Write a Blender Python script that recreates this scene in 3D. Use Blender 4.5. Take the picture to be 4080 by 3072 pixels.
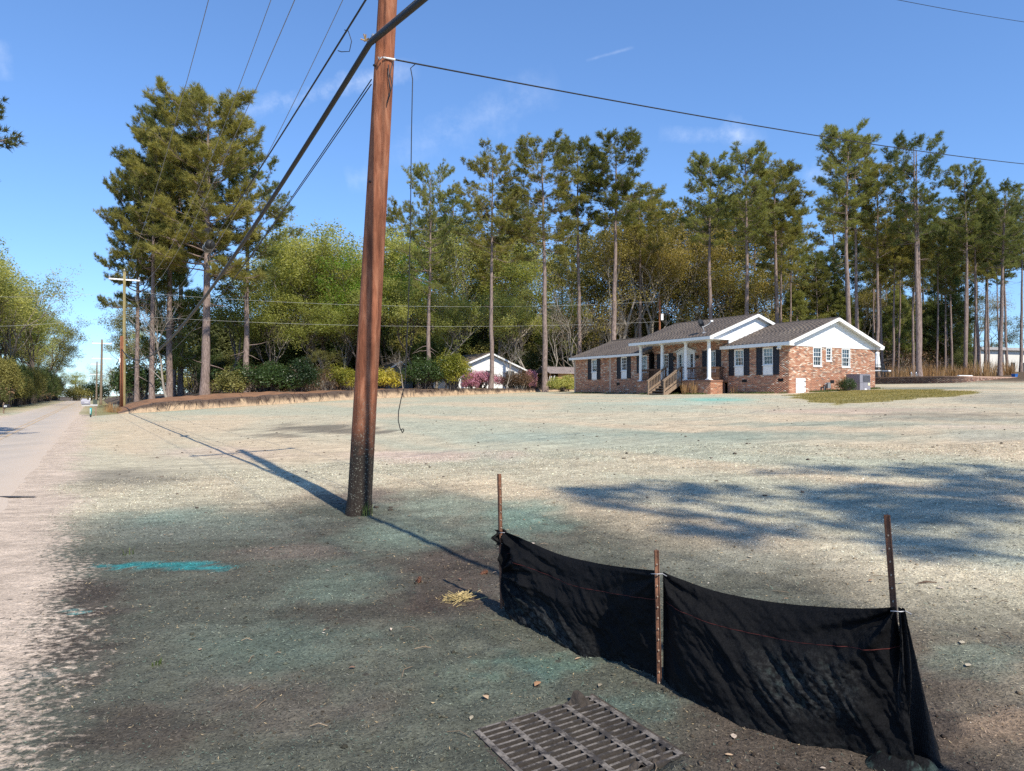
import bpy, math, random
import numpy as np
from mathutils import Vector, Matrix

for o in list(bpy.data.objects):
    bpy.data.objects.remove(o)
S = bpy.context.scene
COL = S.collection
R = math.radians

# ------------------------------------------------------------------ camera
EYE, F, CX, HY = 1.6, 2830.0, 2040.0, 1567.0        # eye height; focal, centre, horizon in photo pixels
cam = bpy.data.objects.new('camera', bpy.data.cameras.new('camera'))
COL.objects.link(cam)
cam.data.sensor_width = 36.0
cam.data.lens = 36.0 * F / 4080.0
cam.data.clip_end = 6000.0
cam.data.clip_start = 0.05
cam.location = (0, 0, EYE)
cam.rotation_euler = (math.pi / 2 + math.atan((HY - 1536.0) / F), 0, 0)
S.camera = cam

# ------------------------------------------------------------------ sky and sun
SUN_EL = 46.0
SUN_DIR = Vector((0.515, -0.857))                    # towards the sun, in plan
W = bpy.data.worlds.new('World'); S.world = W; W.use_nodes = True
nt = W.node_tree; N = nt.nodes; L = nt.links
N.clear()
wout = N.new('ShaderNodeOutputWorld'); bg = N.new('ShaderNodeBackground')
sky = N.new('ShaderNodeTexSky'); sky.sky_type = 'NISHITA'; sky.sun_disc = False
sky.sun_elevation = R(SUN_EL); sky.sun_rotation = math.atan2(SUN_DIR.x, SUN_DIR.y)
sky.altitude = 60.0; sky.air_density = 1.0; sky.dust_density = 0.0; sky.ozone_density = 2.0
bg.inputs['Strength'].default_value = 0.122

def wmath(op, a, b=None, c=None):
    n = N.new('ShaderNodeMath'); n.operation = op
    for i, x in enumerate((a, b, c)):
        if x is None: continue
        if isinstance(x, (int, float)): n.inputs[i].default_value = x
        else: L.new(x, n.inputs[i])
    return n.outputs[0]

tc = N.new('ShaderNodeTexCoord')
# thin high clouds: two torn contrails and a few wisps, fixed on the sky itself
def skydir(px, py):
    th = math.atan((HY - 1536.0) / F)
    d = Vector(((px - CX) / F, 1.0, -(py - 1536.0) / F))
    d = Matrix.Rotation(th, 3, 'X') @ d
    return d.normalized()
def streak(p0, p1, width, fade_scale, seed):
    a, b = skydir(*p0), skydir(*p1)
    n = a.cross(b).normalized()
    mid = (a + b).normalized(); along = (b - a); half = along.length / 2; along.normalize()
    def dot(v):
        q = N.new('ShaderNodeVectorMath'); q.operation = 'DOT_PRODUCT'
        L.new(tc.outputs['Generated'], q.inputs[0]); q.inputs[1].default_value = v
        return q.outputs['Value']
    d1 = wmath('ABSOLUTE', dot(n)); d2 = wmath('ABSOLUTE', wmath('SUBTRACT', dot(along), along.dot(mid)))
    nz = NZ
    w = wmath('MULTIPLY', nz.outputs[0], width * 2.2)
    m1 = wmath('MAXIMUM', wmath('SUBTRACT', 1.0, wmath('DIVIDE', d1, w)), 0.0)
    m2 = wmath('MAXIMUM', wmath('SUBTRACT', 1.0, wmath('POWER', wmath('DIVIDE', d2, half * 1.1), 4.0)), 0.0)
    fr = wmath('GREATER_THAN', dot(mid), 0.2)
    n2 = wmath('MAXIMUM', wmath('MULTIPLY', wmath('SUBTRACT', nz.outputs[0], 0.33), 2.4), 0.0)
    return wmath('MULTIPLY', wmath('MULTIPLY', wmath('MULTIPLY', m1, m2), n2), fr)
NZ = N.new('ShaderNodeTexNoise'); NZ.inputs['Scale'].default_value = 24; NZ.inputs['Detail'].default_value = 5
NZ.inputs['Roughness'].default_value = 0.7; L.new(tc.outputs['Generated'], NZ.inputs[0])
cl = None
for args, k in ((((960, 450), (1640, 270), 0.013, 30, 3.0), 0.34), (((1560, 640), (2200, 330), 0.028, 14, 7.0), 0.16),
                (((2640, 530), (3050, 555), 0.011, 22, 11.0), 0.22), (((2880, 490), (2960, 550), 0.016, 26, 5.0), 0.22),
                (((2340, 240), (2520, 190), 0.0022, 40, 2.0), 0.2), (((1380, 720), (1500, 700), 0.018, 18, 4.0), 0.16),
                (((3200, 690), (3330, 690), 0.016, 15, 9.0), 0.28), (((0, 160), (24, 320), 0.010, 15, 6.0), 0.2)):
    s = wmath('MULTIPLY', streak(*args), k)
    cl = s if cl is None else wmath('ADD', cl, s)
mixs = N.new('ShaderNodeMix'); mixs.data_type = 'RGBA'
tint = N.new('ShaderNodeMix'); tint.data_type = 'RGBA'; tint.blend_type = 'MULTIPLY'; tint.inputs['Factor'].default_value = 1.0
gmul = N.new('ShaderNodeMix'); gmul.data_type = 'RGBA'; gmul.blend_type = 'MULTIPLY'; gmul.inputs['Factor'].default_value = 1.0; gmul.inputs['B'].default_value = (.25, .25, .25, 1)
gam = N.new('ShaderNodeGamma'); gam.inputs['Gamma'].default_value = 0.80
L.new(sky.outputs[0], gmul.inputs['A']); L.new(gmul.outputs['Result'], gam.inputs['Color'])
L.new(gam.outputs[0], tint.inputs['A']); tint.inputs['B'].default_value = (2.65, 3.78, 5.35, 1)     # the photo's cool white balance
L.new(wmath('MINIMUM', cl, 0.8), mixs.inputs['Factor']); L.new(tint.outputs['Result'], mixs.inputs['A'])
mixs.inputs['B'].default_value = (8.2, 8.6, 9.4, 1)
L.new(mixs.outputs['Result'], bg.inputs['Color']); L.new(bg.outputs[0], wout.inputs['Surface'])

sun = bpy.data.objects.new('sun', bpy.data.lights.new('sun', 'SUN')); COL.objects.link(sun)
sun.data.energy = 4.8; sun.data.angle = R(0.53); sun.data.color = (1.0, 0.925, 0.79)
ce, se = math.cos(R(SUN_EL)), math.sin(R(SUN_EL))
sdir = Vector((SUN_DIR.x * ce, SUN_DIR.y * ce, se)).normalized()
sun.rotation_euler = sdir.to_track_quat('Z', 'Y').to_euler()
sun.location = (20, -30, 60)

S.view_settings.view_transform = 'Standard'; S.view_settings.look = 'None'
S.view_settings.exposure = 0.38; S.view_settings.gamma = 1.0
S.view_settings.use_curve_mapping = False
S.cycles.max_bounces = 5; S.cycles.diffuse_bounces = 2; S.cycles.transparent_max_bounces = 12
S.cycles.use_denoising = False

# ------------------------------------------------------------------ place: road frame (u along the road, v away from it)
UX, UY = -0.506, 0.8625
VX, VY = 0.8625, 0.506
def uv2xy(u, v): return (UX * u + VX * v, UY * u + VY * v)
def xy2uv(x, y): return (UX * x + UY * y, VX * x + VY * y)
_pv = [-400, -60, -14, -7, -5.4, -0.6, 0.4, 3, 9, 20, 35, 45, 55, 75, 110, 500]
_pz = [2.0, 0.9, 0.25, 0.02, 0.0, 0.0, 0.02, 0.12, 0.46, 1.08, 1.60, 1.95, 2.35, 3.55, 4.6, 7.0]
def ground_z(x, y):
    """the graded lot"""
    x = np.asarray(x, float); y = np.asarray(y, float)
    u, v = xy2uv(x, y)
    z = np.interp(v, _pv, _pz)
    far = np.clip((u - 175.0) / 120.0, 0, 1)
    return z - far * far * 3.0
BANK_U = 61.0
def bank_h(v):
    return np.interp(v, [1.5, 2.6, 4, 12, 25, 33, 39, 44, 50], [0.0, .35, .66, .72, .70, .52, .30, .06, 0.02])
def land_z(x, y):
    """ground or the neighbour's higher yard, whichever lies on top"""
    x = np.asarray(x, float); y = np.asarray(y, float)
    u, v = xy2uv(x, y)
    b = np.where((u > BANK_U + .3) & (v > 1.5), bank_h(v), 0.0)
    return ground_z(x, y) + b
def ray(px, py):
    """the point of the graded ground that the photo shows at a pixel"""
    qx, qz = (px - CX) / F, -(py - HY) / F
    lo, hi = 0.5, 0.5
    while hi < 900:
        hi *= 1.04
        if EYE + qz * hi < float(ground_z(qx * hi, hi)): break
        lo = hi
    for _ in range(40):
        m = (lo + hi) / 2
        if EYE + qz * m < float(ground_z(qx * m, m)): hi = m
        else: lo = m
    return Vector((qx * hi, hi, EYE + qz * hi))
def at(px, py, Y): return Vector(((px - CX) / F * Y, Y, EYE - (py - HY) / F * Y))
def stand(px, Y):
    x = (px - CX) / F * Y
    return Vector((x, Y, float(land_z(x, Y))))

# ------------------------------------------------------------------ numeric noise
def _h(ix, iy, s):
    n = (ix.astype(np.int64) * 374761393 + iy.astype(np.int64) * 668265263 + s * 974634777) & 0xffffffff
    n = ((n ^ (n >> 13)) * 1274126177) & 0xffffffff
    n = n ^ (n >> 16)
    return (n & 0xffff) / 65535.0
def vnoise(x, y, s=0):
    ix, iy = np.floor(x), np.floor(y); fx, fy = x - ix, y - iy
    fx = fx * fx * (3 - 2 * fx); fy = fy * fy * (3 - 2 * fy)
    a, b, c, d = _h(ix, iy, s), _h(ix + 1, iy, s), _h(ix, iy + 1, s), _h(ix + 1, iy + 1, s)
    return (a * (1 - fx) + b * fx) * (1 - fy) + (c * (1 - fx) + d * fx) * fy
def fbm(x, y, o=4, s=0):
    t = 0; a = .5; n = 0
    for i in range(o):
        t = t + a * vnoise(x, y, s + i); n += a; a *= .5; x = x * 2.03 + 7.7; y = y * 2.03 + 3.1
    return t / n
def sstep(a, b, x):
    t = np.clip((x - a) / (b - a), 0, 1); return t * t * (3 - 2 * t)

# ------------------------------------------------------------------ objects
def link(name, me, parent=None, loc=None, rz=None):
    o = bpy.data.objects.new(name, me); COL.objects.link(o)
    if parent is not None: o.parent = parent
    if loc is not None: o.location = loc
    if rz is not None: o.rotation_euler = (0, 0, rz)
    return o
def tag(o, label, cat, group=None):
    o['label'] = label; o['category'] = cat
    if group: o['group'] = group
    return o
def empty(name, loc=(0, 0, 0), rz=0.0, label=None, cat=None, group=None):
    o = link(name, None, None, loc, rz); o.empty_display_size = .2
    if label: tag(o, label, cat, group)
    return o
def kind(o, k): o['kind'] = k; return o
def copy_thing(root, loc, rz=0.0, scale=(1, 1, 1)):
    r = root.copy(); COL.objects.link(r)
    r.location = loc; r.rotation_euler = (root.rotation_euler[0], root.rotation_euler[1], rz); r.scale = scale
    for ch in list(root.children):
        c = ch.copy(); COL.objects.link(c); c.parent = r
        for g in list(ch.children):
            d = g.copy(); COL.objects.link(d); d.parent = c
    return r

def np_mesh(name, V, faces, mat=None, smooth=False, attrs=None, face_attrs=None):
    """V (n,3); faces: (m,k) array or list of such arrays"""
    me = bpy.data.meshes.new(name)
    if not isinstance(faces, (list, tuple)): faces = [faces]
    faces = [np.asarray(f, np.int32) for f in faces if len(f)]
    V = np.asarray(V, np.float32)
    me.vertices.add(len(V)); me.vertices.foreach_set('co', V.ravel())
    loops = np.concatenate([f.ravel() for f in faces])
    tot = np.concatenate([np.full(len(f), f.shape[1], np.int32) for f in faces])
    start = np.concatenate([[0], np.cumsum(tot)[:-1]]).astype(np.int32)
    me.loops.add(len(loops)); me.loops.foreach_set('vertex_index', loops.astype(np.int32))
    me.polygons.add(len(tot)); me.polygons.foreach_set('loop_start', start); me.polygons.foreach_set('loop_total', tot)
    if smooth: me.polygons.foreach_set('use_smooth', np.ones(len(tot), bool))
    me.update(calc_edges=True)
    if attrs:
        for k, a in attrs.items():
            a = np.asarray(a, np.float32)
            at_ = me.attributes.new(k, 'FLOAT_COLOR', 'POINT')
            if a.shape[1] == 3: a = np.concatenate([a, np.ones((len(a), 1), np.float32)], 1)
            at_.data.foreach_set('color', a.ravel())
    if mat: me.materials.append(mat)
    return me

class MB:
    """collects boxes, tubes and prisms; build() links them as one mesh"""
    def __init__(s): s.v = []; s.f = []
    def add(s, vs, fs):
        n = len(s.v); s.v.extend([tuple(p) for p in vs]); s.f.extend([tuple(n + i for i in f) for f in fs]); return s
    def box(s, x0, x1, y0, y1, z0, z1):
        return s.add([(x0, y0, z0), (x1, y0, z0), (x1, y1, z0), (x0, y1, z0), (x0, y0, z1), (x1, y0, z1), (x1, y1, z1), (x0, y1, z1)],
                     [(0, 3, 2, 1), (4, 5, 6, 7), (0, 1, 5, 4), (1, 2, 6, 5), (2, 3, 7, 6), (3, 0, 4, 7)])
    def hexa(s, p):
        return s.add(p, [(0, 3, 2, 1), (4, 5, 6, 7), (0, 1, 5, 4), (1, 2, 6, 5), (2, 3, 7, 6), (3, 0, 4, 7)])
    def beam(s, a, b, w, h, up=(0, 0, 1)):
        a, b = Vector(a), Vector(b); d = (b - a).normalized(); sd = d.cross(Vector(up))
        if sd.length < 1e-4: sd = d.cross(Vector((1, 0, 0)))
        sd.normalize(); t = sd.cross(d)
        c = []
        for p in (a, b):
            c += [p - sd * w / 2 - t * h / 2, p + sd * w / 2 - t * h / 2, p + sd * w / 2 + t * h / 2, p - sd * w / 2 + t * h / 2]
        return s.hexa(c)
    def tube(s, pts, rad, n=8, cap=True):
        pts = [Vector(p) for p in pts]; m = len(pts)
        if not isinstance(rad, (list, tuple)): rad = [rad] * m
        base = len(s.v); prev = None
        for i, p in enumerate(pts):
            d = (pts[min(i + 1, m - 1)] - pts[max(i - 1, 0)]).normalized()
            a = prev if prev is not None else (Vector((1, 0, 0)) if abs(d.x) < .9 else Vector((0, 1, 0)))
            a = (a - d * a.dot(d)).normalized(); prev = a; b = d.cross(a)
            for k in range(n):
                t = 2 * math.pi * k / n
                s.v.append(tuple(p + (a * math.cos(t) + b * math.sin(t)) * rad[i]))
        for i in range(m - 1):
            for k in range(n):
                k2 = (k + 1) % n
                s.f.append((base + i * n + k, base + i * n + k2, base + (i + 1) * n + k2, base + (i + 1) * n + k))
        if cap:
            s.f.append(tuple(base + k for k in reversed(range(n)))); s.f.append(tuple(base + (m - 1) * n + k for k in range(n)))
        return s
    def lathe(s, prof, c=(0, 0, 0), n=16):
        return s.tube([(c[0], c[1], c[2] + z) for r, z in prof], [max(r, .0005) for r, z in prof], n)
    def prism(s, poly, fn, d0, d1):
        """poly: 2-D outline; fn(a,b,d)->point"""
        n = len(poly)
        vs = [fn(a, b, d0) for a, b in poly] + [fn(a, b, d1) for a, b in poly]
        fs = [tuple(reversed(range(n))), tuple(range(n, 2 * n))] + [(i, (i + 1) % n, n + (i + 1) % n, n + i) for i in range(n)]
        return s.add(vs, fs)
    def mesh(s, name, mat, smooth=False):
        me = bpy.data.meshes.new(name); me.from_pydata(s.v, [], s.f); me.update()
        if smooth: me.polygons.foreach_set('use_smooth', np.ones(len(me.polygons), bool))
        if mat: me.materials.append(mat)
        return me
    def build(s, name, mat, parent=None, smooth=False, loc=None, rz=None):
        return link(name, s.mesh(name, mat, smooth), parent, loc, rz)

# ------------------------------------------------------------------ materials
def newmat(name):
    m = bpy.data.materials.new(name); m.use_nodes = True
    nt = m.node_tree; return m, nt, nt.nodes['Principled BSDF']
def nnode(nt, t, **k):
    n = nt.nodes.new(t)
    for a, b in k.items(): setattr(n, a, b)
    return n
def noise(nt, scale, detail=4, rough=.55, vec=None, dist=0.0):
    n = nnode(nt, 'ShaderNodeTexNoise'); n.inputs['Scale'].default_value = scale
    n.inputs['Detail'].default_value = detail; n.inputs['Roughness'].default_value = rough; n.inputs['Distortion'].default_value = dist
    if vec is not None: nt.links.new(vec, n.inputs['Vector'])
    return n.outputs['Fac']
def ramp(nt, fac, stops):
    r = nnode(nt, 'ShaderNodeValToRGB'); nt.links.new(fac, r.inputs[0])
    e = r.color_ramp.elements
    while len(e) < len(stops): e.new(.5)
    for i, (p, c) in enumerate(stops):
        e[i].position = p; e[i].color = (c[0], c[1], c[2], 1) if isinstance(c, (tuple, list)) else (c, c, c, 1)
    return r.outputs[0]
def mixc(nt, a, b, fac, blend='MIX'):
    m = nnode(nt, 'ShaderNodeMix', data_type='RGBA', blend_type=blend)
    for k, x in (('A', a), ('B', b)):
        if isinstance(x, (tuple, list)): m.inputs[k].default_value = (*x[:3], 1)
        else: nt.links.new(x, m.inputs[k])
    if isinstance(fac, (int, float)): m.inputs['Factor'].default_value = fac
    else: nt.links.new(fac, m.inputs['Factor'])
    return m.outputs['Result']
def mathn(nt, op, a, b=None):
    n = nnode(nt, 'ShaderNodeMath', operation=op)
    for i, x in enumerate((a, b)):
        if x is None: continue
        if isinstance(x, (int, float)): n.inputs[i].default_value = x
        else: nt.links.new(x, n.inputs[i])
    return n.outputs[0]
def bump(nt, bsdf, h, strength=.4, dist=.02):
    b = nnode(nt, 'ShaderNodeBump'); b.inputs['Strength'].default_value = strength; b.inputs['Distance'].default_value = dist
    nt.links.new(h, b.inputs['Height']); nt.links.new(b.outputs[0], bsdf.inputs['Normal'])
def objvec(nt, scale=(1, 1, 1)):
    t = nnode(nt, 'ShaderNodeTexCoord'); m = nnode(nt, 'ShaderNodeMapping'); m.inputs['Scale'].default_value = scale
    nt.links.new(t.outputs['Object'], m.inputs[0]); return m.outputs[0]
def plain(name, col, rough=.75, var=.22, scale=4.0, bmp=0.0, bscale=40.0, spec=.3, metal=0.0, stretch=(1, 1, 1), col2=None, detail=5):
    m, nt, b = newmat(name)
    v = objvec(nt, stretch)
    n = noise(nt, scale, detail, .6, v)
    lo = tuple(c * (1 - var) for c in col); hi = tuple(min(1, c * (1 + var)) for c in (col2 or col))
    nt.links.new(ramp(nt, n, [(.3, lo), (.7, hi)]), b.inputs['Base Color'])
    b.inputs['Roughness'].default_value = rough; b.inputs['Specular IOR Level'].default_value = spec; b.inputs['Metallic'].default_value = metal
    if bmp: bump(nt, b, noise(nt, bscale, 4, .6, v), bmp, .01)
    return m
def attrmat(name, attr, rough=.85, var=.25, scale=30.0, bmp=0.0, spec=.25):
    m, nt, b = newmat(name)
    a = nnode(nt, 'ShaderNodeAttribute', attribute_name=attr)
    v = objvec(nt)
    n = noise(nt, scale, 4, .6, v)
    k = ramp(nt, n, [(.25, 1 - var), (.75, 1 + var)])
    nt.links.new(mixc(nt, a.outputs['Color'], k, 1.0, 'MULTIPLY'), b.inputs['Base Color'])
    b.inputs['Roughness'].default_value = rough; b.inputs['Specular IOR Level'].default_value = spec
    if bmp: bump(nt, b, n, bmp, .01)
    return m
def leafmat(name, c1, c2, trans=.35, scale=.5, rough=.55, spec=.25):
    """leaves: colour drifts from clump to clump and from plant to plant; light passes through"""
    m = bpy.data.materials.new(name); m.use_nodes = True; nt = m.node_tree
    b = nt.nodes['Principled BSDF']; out = nt.nodes['Material Output']
    v = objvec(nt); oi = nnode(nt, 'ShaderNodeObjectInfo')
    n = noise(nt, scale, 5, .7, v)
    n2 = mathn(nt, 'ADD', n, mathn(nt, 'MULTIPLY', mathn(nt, 'SUBTRACT', oi.outputs['Random'], .5), .35))
    c = ramp(nt, n2, [(.32, c1), (.68, c2)])
    nt.links.new(c, b.inputs['Base Color']); b.inputs['Roughness'].default_value = rough; b.inputs['Specular IOR Level'].default_value = spec
    t = nnode(nt, 'ShaderNodeBsdfTranslucent'); mx = nnode(nt, 'ShaderNodeMixShader'); mx.inputs[0].default_value = trans
    nt.links.new(mixc(nt, c, (1.0, 1.0, .55), 1.0, 'MULTIPLY'), t.inputs['Color'])
    nt.links.new(b.outputs[0], mx.inputs[1]); nt.links.new(t.outputs[0], mx.inputs[2]); nt.links.new(mx.outputs[0], out.inputs['Surface'])
    return m
# ------------------------------------------------------------------ ground colours (dry seed mulch, wet mulch, sand, lawn)
SAND = np.array((.52, .42, .285)); PALE = np.array((.465, .412, .290)); MINT = np.array((.335, .37, .28))
DARKM = np.array((.078, .084, .065)); BROWN = np.array((.064, .048, .038)); TEAL = np.array((.13, .225, .175)); GREYG = np.array((.155, .165, .132))
PINK = np.array((.53, .39, .31)); DUST = np.array((.53, .43, .33)); MUD = np.array((.15, .13, .10)); AQUA = np.array((.030, .205, .205))
LAWN = np.array((.30, .255, .095)); WOODF = np.array((.105, .075, .048)); VERGE = np.array((.22, .20, .095)); STRAW = np.array((.25, .125, .06))
def blob(px, py, hx, hy, col, w=1.0, soft=.6, nz=.55, seed=0, ns=None):
    c = ray(px, py); a = (ray(px + hx, py) - ray(px - hx, py)) / 2; b = (ray(px, max(py - hy, 1538 if px > 3000 else 1574)) - ray(px, py + hy)) / 2
    m = np.linalg.inv(np.array(((a.x, b.x), (a.y, b.y))))
    return dict(c=(c.x, c.y), m=m, col=np.array(col), w=w, soft=soft, nz=nz, seed=seed, ns=ns or 2.2 / max(.12, min(a.length, b.length)))
BLOBS = [
    # far field: faint mint, pink and sand bands
    blob(900, 1640, 500, 16, MINT, .45, seed=1), blob(1900, 1590, 420, 14, MINT, .5, seed=2), blob(700, 1730, 420, 30, SAND, .6, seed=3),
    blob(2350, 1565, 160, 8, PINK, .7, seed=4), blob(2450, 1620, 420, 16, MINT, .6, seed=5), blob(2830, 1592, 190, 11, (.18, .42, .34), .95, .9, .3, seed=6),
    blob(2650, 1606, 330, 10, (.32, .43, .35), .6, seed=6), blob(1250, 1708, 250, 20, MUD, .85, .35, 1.0, seed=7), blob(1120, 1735, 120, 8, MUD, .7, .4, 1.0, seed=8),
    blob(2900, 1735, 760, 24, (.25, .285, .22), .85, .9, .6, seed=9), blob(3250, 1690, 600, 13, (.235, .275, .215), .8, .9, .6, seed=10), blob(2100, 1742, 300, 22, (.30, .345, .275), .6, seed=11),
    blob(3700, 1650, 500, 10, (.20, .17, .13), .7, .7, .8, seed=12), blob(3300, 1640, 300, 9, PINK, .5, seed=13), blob(3900, 1700, 300, 14, PINK, .35, seed=14),
    blob(1650, 1815, 420, 26, PINK, .75, .8, .5, seed=15), blob(900, 1800, 300, 30, PINK, .4, seed=16), blob(2400, 1860, 600, 40, SAND, .5, seed=17),
    blob(3500, 1790, 800, 40, SAND, .45, seed=18), blob(2700, 1650, 700, 12, SAND, .4, seed=19), blob(3700, 1547, 330, 7, (.17, .20, .16), .85, .7, .5, seed=44), blob(3960, 1585, 190, 26, (.25, .24, .19), .75, .8, .6, seed=45), blob(3500, 1632, 500, 9, (.40, .31, .235), .7, .8, .5, seed=46), blob(3750, 1668, 420, 9, (.21, .20, .16), .7, .8, .7, seed=47), blob(3950, 1740, 300, 20, (.33, .32, .25), .6, seed=48),
    # where the mulch is thick and still wet
    blob(560, 2120, 330, 70, GREYG, .75, .8, .6, seed=20), blob(900, 2080, 560, 60, GREYG, .6, .8, .7, seed=21), blob(700, 2060, 320, 45, (.20, .265, .21), .55, .9, .6, seed=22),
    blob(1800, 2030, 420, 90, (.21, .245, .185), .8, .8, .6, seed=23), blob(2090, 2060, 200, 90, (.175, .26, .20), .65, .9, .5, seed=24), blob(1560, 2140, 260, 60, (.18, .225, .17), .7, .9, .5, seed=25),
    blob(1150, 2560, 420, 110, (.115, .145, .112), .7, .9, .7, seed=26), blob(1350, 2330, 260, 110, (.13, .165, .125), .6, .9, .7, seed=27), blob(2300, 2330, 330, 80, GREYG, .5, seed=28),
    blob(1950, 2700, 330, 120, (.105, .125, .095), .6, .9, .6, seed=29), blob(2200, 2640, 260, 60, (.11, .18, .14), .6, .7, .9, seed=30), blob(2560, 2800, 200, 60, (.11, .16, .13), .5, .8, .8, seed=31),
    blob(3000, 2230, 500, 60, (.30, .285, .215), .6, .9, .6, seed=32), blob(3900, 2620, 260, 90, (.13, .165, .125), .6, seed=33), blob(4000, 2900, 300, 90, (.26, .185, .125), .8, .8, .7, seed=34),
    blob(1400, 2440, 300, 60, BROWN, .6, seed=35), blob(1150, 2200, 260, 40, (.16, .125, .10), .6, seed=36), blob(1450, 1975, 200, 36, (.17, .125, .10), .75, .8, .7, seed=37),
    blob(500, 1900, 330, 45, (.20, .175, .135), .75, .8, .7, seed=38), blob(350, 2370, 230, 80, BROWN, .8, .8, .8, seed=39), blob(260, 2560, 220, 160, BROWN, .8, .8, .8, seed=40),
    blob(500, 2900, 420, 130, BROWN, .7, .8, .8, seed=41), blob(1100, 2800, 420, 110, (.105, .085, .068), .6, seed=42), blob(3700, 2900, 160, 110, BROWN, .6, seed=43),
    # undiluted spills
    blob(640, 2252, 225, 15, AQUA, .9, .3, .9, seed=50, ns=9.0), blob(800, 2262, 120, 9, AQUA, .85, .35, .9, seed=51, ns=9.0), blob(170, 2365, 22, 10, (.05, .36, .36), .9, .4, .8, seed=52),
    blob(310, 2436, 26, 9, (.07, .30, .29), .9, .4, .8, seed=53), blob(100, 2690, 130, 18, (.09, .105, .095), .8, .4, .9, seed=54), blob(40, 2325, 60, 30, (.12, .115, .12), .9, .5, .5, seed=55),
]
LAWN_POLY = [ray(*p).xy for p in ((3130, 1574), (3330, 1560), (3500, 1553), (3700, 1552), (3925, 1563), (3800, 1580), (3600, 1590), (3330, 1614), (3210, 1600))]
def in_poly(x, y, poly):
    ins = np.zeros(np.shape(x), bool); n = len(poly)
    for i in range(n):
        (x0, y0), (x1, y1) = poly[i], poly[(i + 1) % n]
        c = ((y0 > y) != (y1 > y)) & (x < (x1 - x0) * (y - y0) / (y1 - y0 + 1e-12) + x0); ins ^= c
    return ins
def dust_line(u):
    return -0.28 + .55 * (fbm(u * .55, u * 0 + 3.3, 4, 77) - .5)
def ground_color(x, y):
    x = np.asarray(x, float); y = np.asarray(y, float); u, v = xy2uv(x, y)
    n1 = fbm(u * .16, v * .5, 4, 11); n2 = fbm(x * .9, y * .9, 4, 21); n3 = fbm(u * .06, v * .45, 3, 31)
    c = PALE + (SAND - PALE) * sstep(.4, .62, n1)[..., None]
    c = c + (MINT - c) * (sstep(.50, .68, n3) * .55)[..., None]
    # wet dark mulch near the road corner
    lim = 8.5 - 1.05 * np.clip(x, -2.2, 2.6) + 2.6 * (n1 - .5) * 2 + 1.8 * (n2 - .5)
    dk = 1 - sstep(-2.2, 1.3, np.hypot(x, y) - lim)
    dm = DARKM + (BROWN - DARKM) * sstep(.42, .66, fbm(x * .55, y * .55, 4, 41))[..., None]
    c = c + (dm - c) * (dk * .96)[..., None]
    for b in BLOBS:
        dx, dy = x - b['c'][0], y - b['c'][1]
        p = b['m'][0, 0] * dx + b['m'][0, 1] * dy; q = b['m'][1, 0] * dx + b['m'][1, 1] * dy
        r = np.hypot(p, q); sel = r < 1.9
        if not np.any(sel): continue
        rr = r[sel] + b['nz'] * 2 * (fbm(x[sel] * b['ns'], y[sel] * b['ns'], 4, 100 + b['seed']) - .5)
        w = b['w'] * (1 - sstep(1 - b['soft'], 1.0 + b['soft'] * .35, rr))
        c[sel] += (b['col'] - c[sel]) * w[..., None]
    # far verges and woodland floor
    w = sstep(-6.1, -6.7, v + .5 * (n2 - .5)); vc = VERGE + (WOODF - VERGE) * sstep(-8, -11, v + 3 * (n2 - .5))[..., None]
    c = c + (vc - c) * w[..., None]
    w = sstep(BANK_U - 1.6, BANK_U + .2, u + 1.2 * (n2 - .5) + np.clip(1.2 - v, 0, 2) * 2) * sstep(-1.0, -.6, v) * sstep(60, 40, v)
    c = c + (VERGE * (.8 + .5 * n2[..., None]) - c) * w[..., None]
    w = sstep(44, 52, v + 4 * (n2 - .5)) * sstep(-4, 10, 40 - x + y * .0) ; w = np.maximum(w * 0, sstep(52, 60, v + 5 * (n2 - .5)))
    c = c + (WOODF - c) * w[..., None]
    w = in_poly(x + 1.6 * (n2 - .5), y + 2.2 * (fbm(x * .7, y * .7, 4, 66) - .5), LAWN_POLY) * 1.0
    c = c + (LAWN * (.75 + .5 * n2[..., None]) - c) * (w * .9)[..., None]
    return np.clip(c, .01, .85)
GC = ray(2330, 2925).xy
_ga, _gb, _gc = ray(1897, 2906), ray(2351, 2772), ray(2748, 2990)
_gu = np.array((_gb.x - _ga.x, _gb.y - _ga.y)); _gLu = np.linalg.norm(_gu); _gu = _gu / _gLu
_gv = np.array((_gc.x - _gb.x, _gc.y - _gb.y)); _gLv = np.linalg.norm(_gv); _gv = _gv - _gu * (_gv @ _gu); _gv = _gv / np.linalg.norm(_gv)
def pit(x, y):      # the drain under the grate
    a = (x - _ga.x) * _gu[0] + (y - _ga.y) * _gu[1]; b = (x - _ga.x) * _gv[0] + (y - _ga.y) * _gv[1]
    return ((a > .005) & (a < _gLu - .005) & (b > .005) & (b < _gLv - .005)) * .12
def dust_cover(x, y):
    """how far the road dust reaches, 0 to 1; the material breaks its edge into flecks"""
    u, v = xy2uv(np.asarray(x, float), np.asarray(y, float))
    p = np.clip(.5 - (v - dust_line(u) + .5 * (fbm(u * 1.1, v * 2.0, 3, 51) - .5)) / 1.9, 0, 1)
    return p * sstep(-6.4, -5.7, v) * sstep(66, 60, u)
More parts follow.
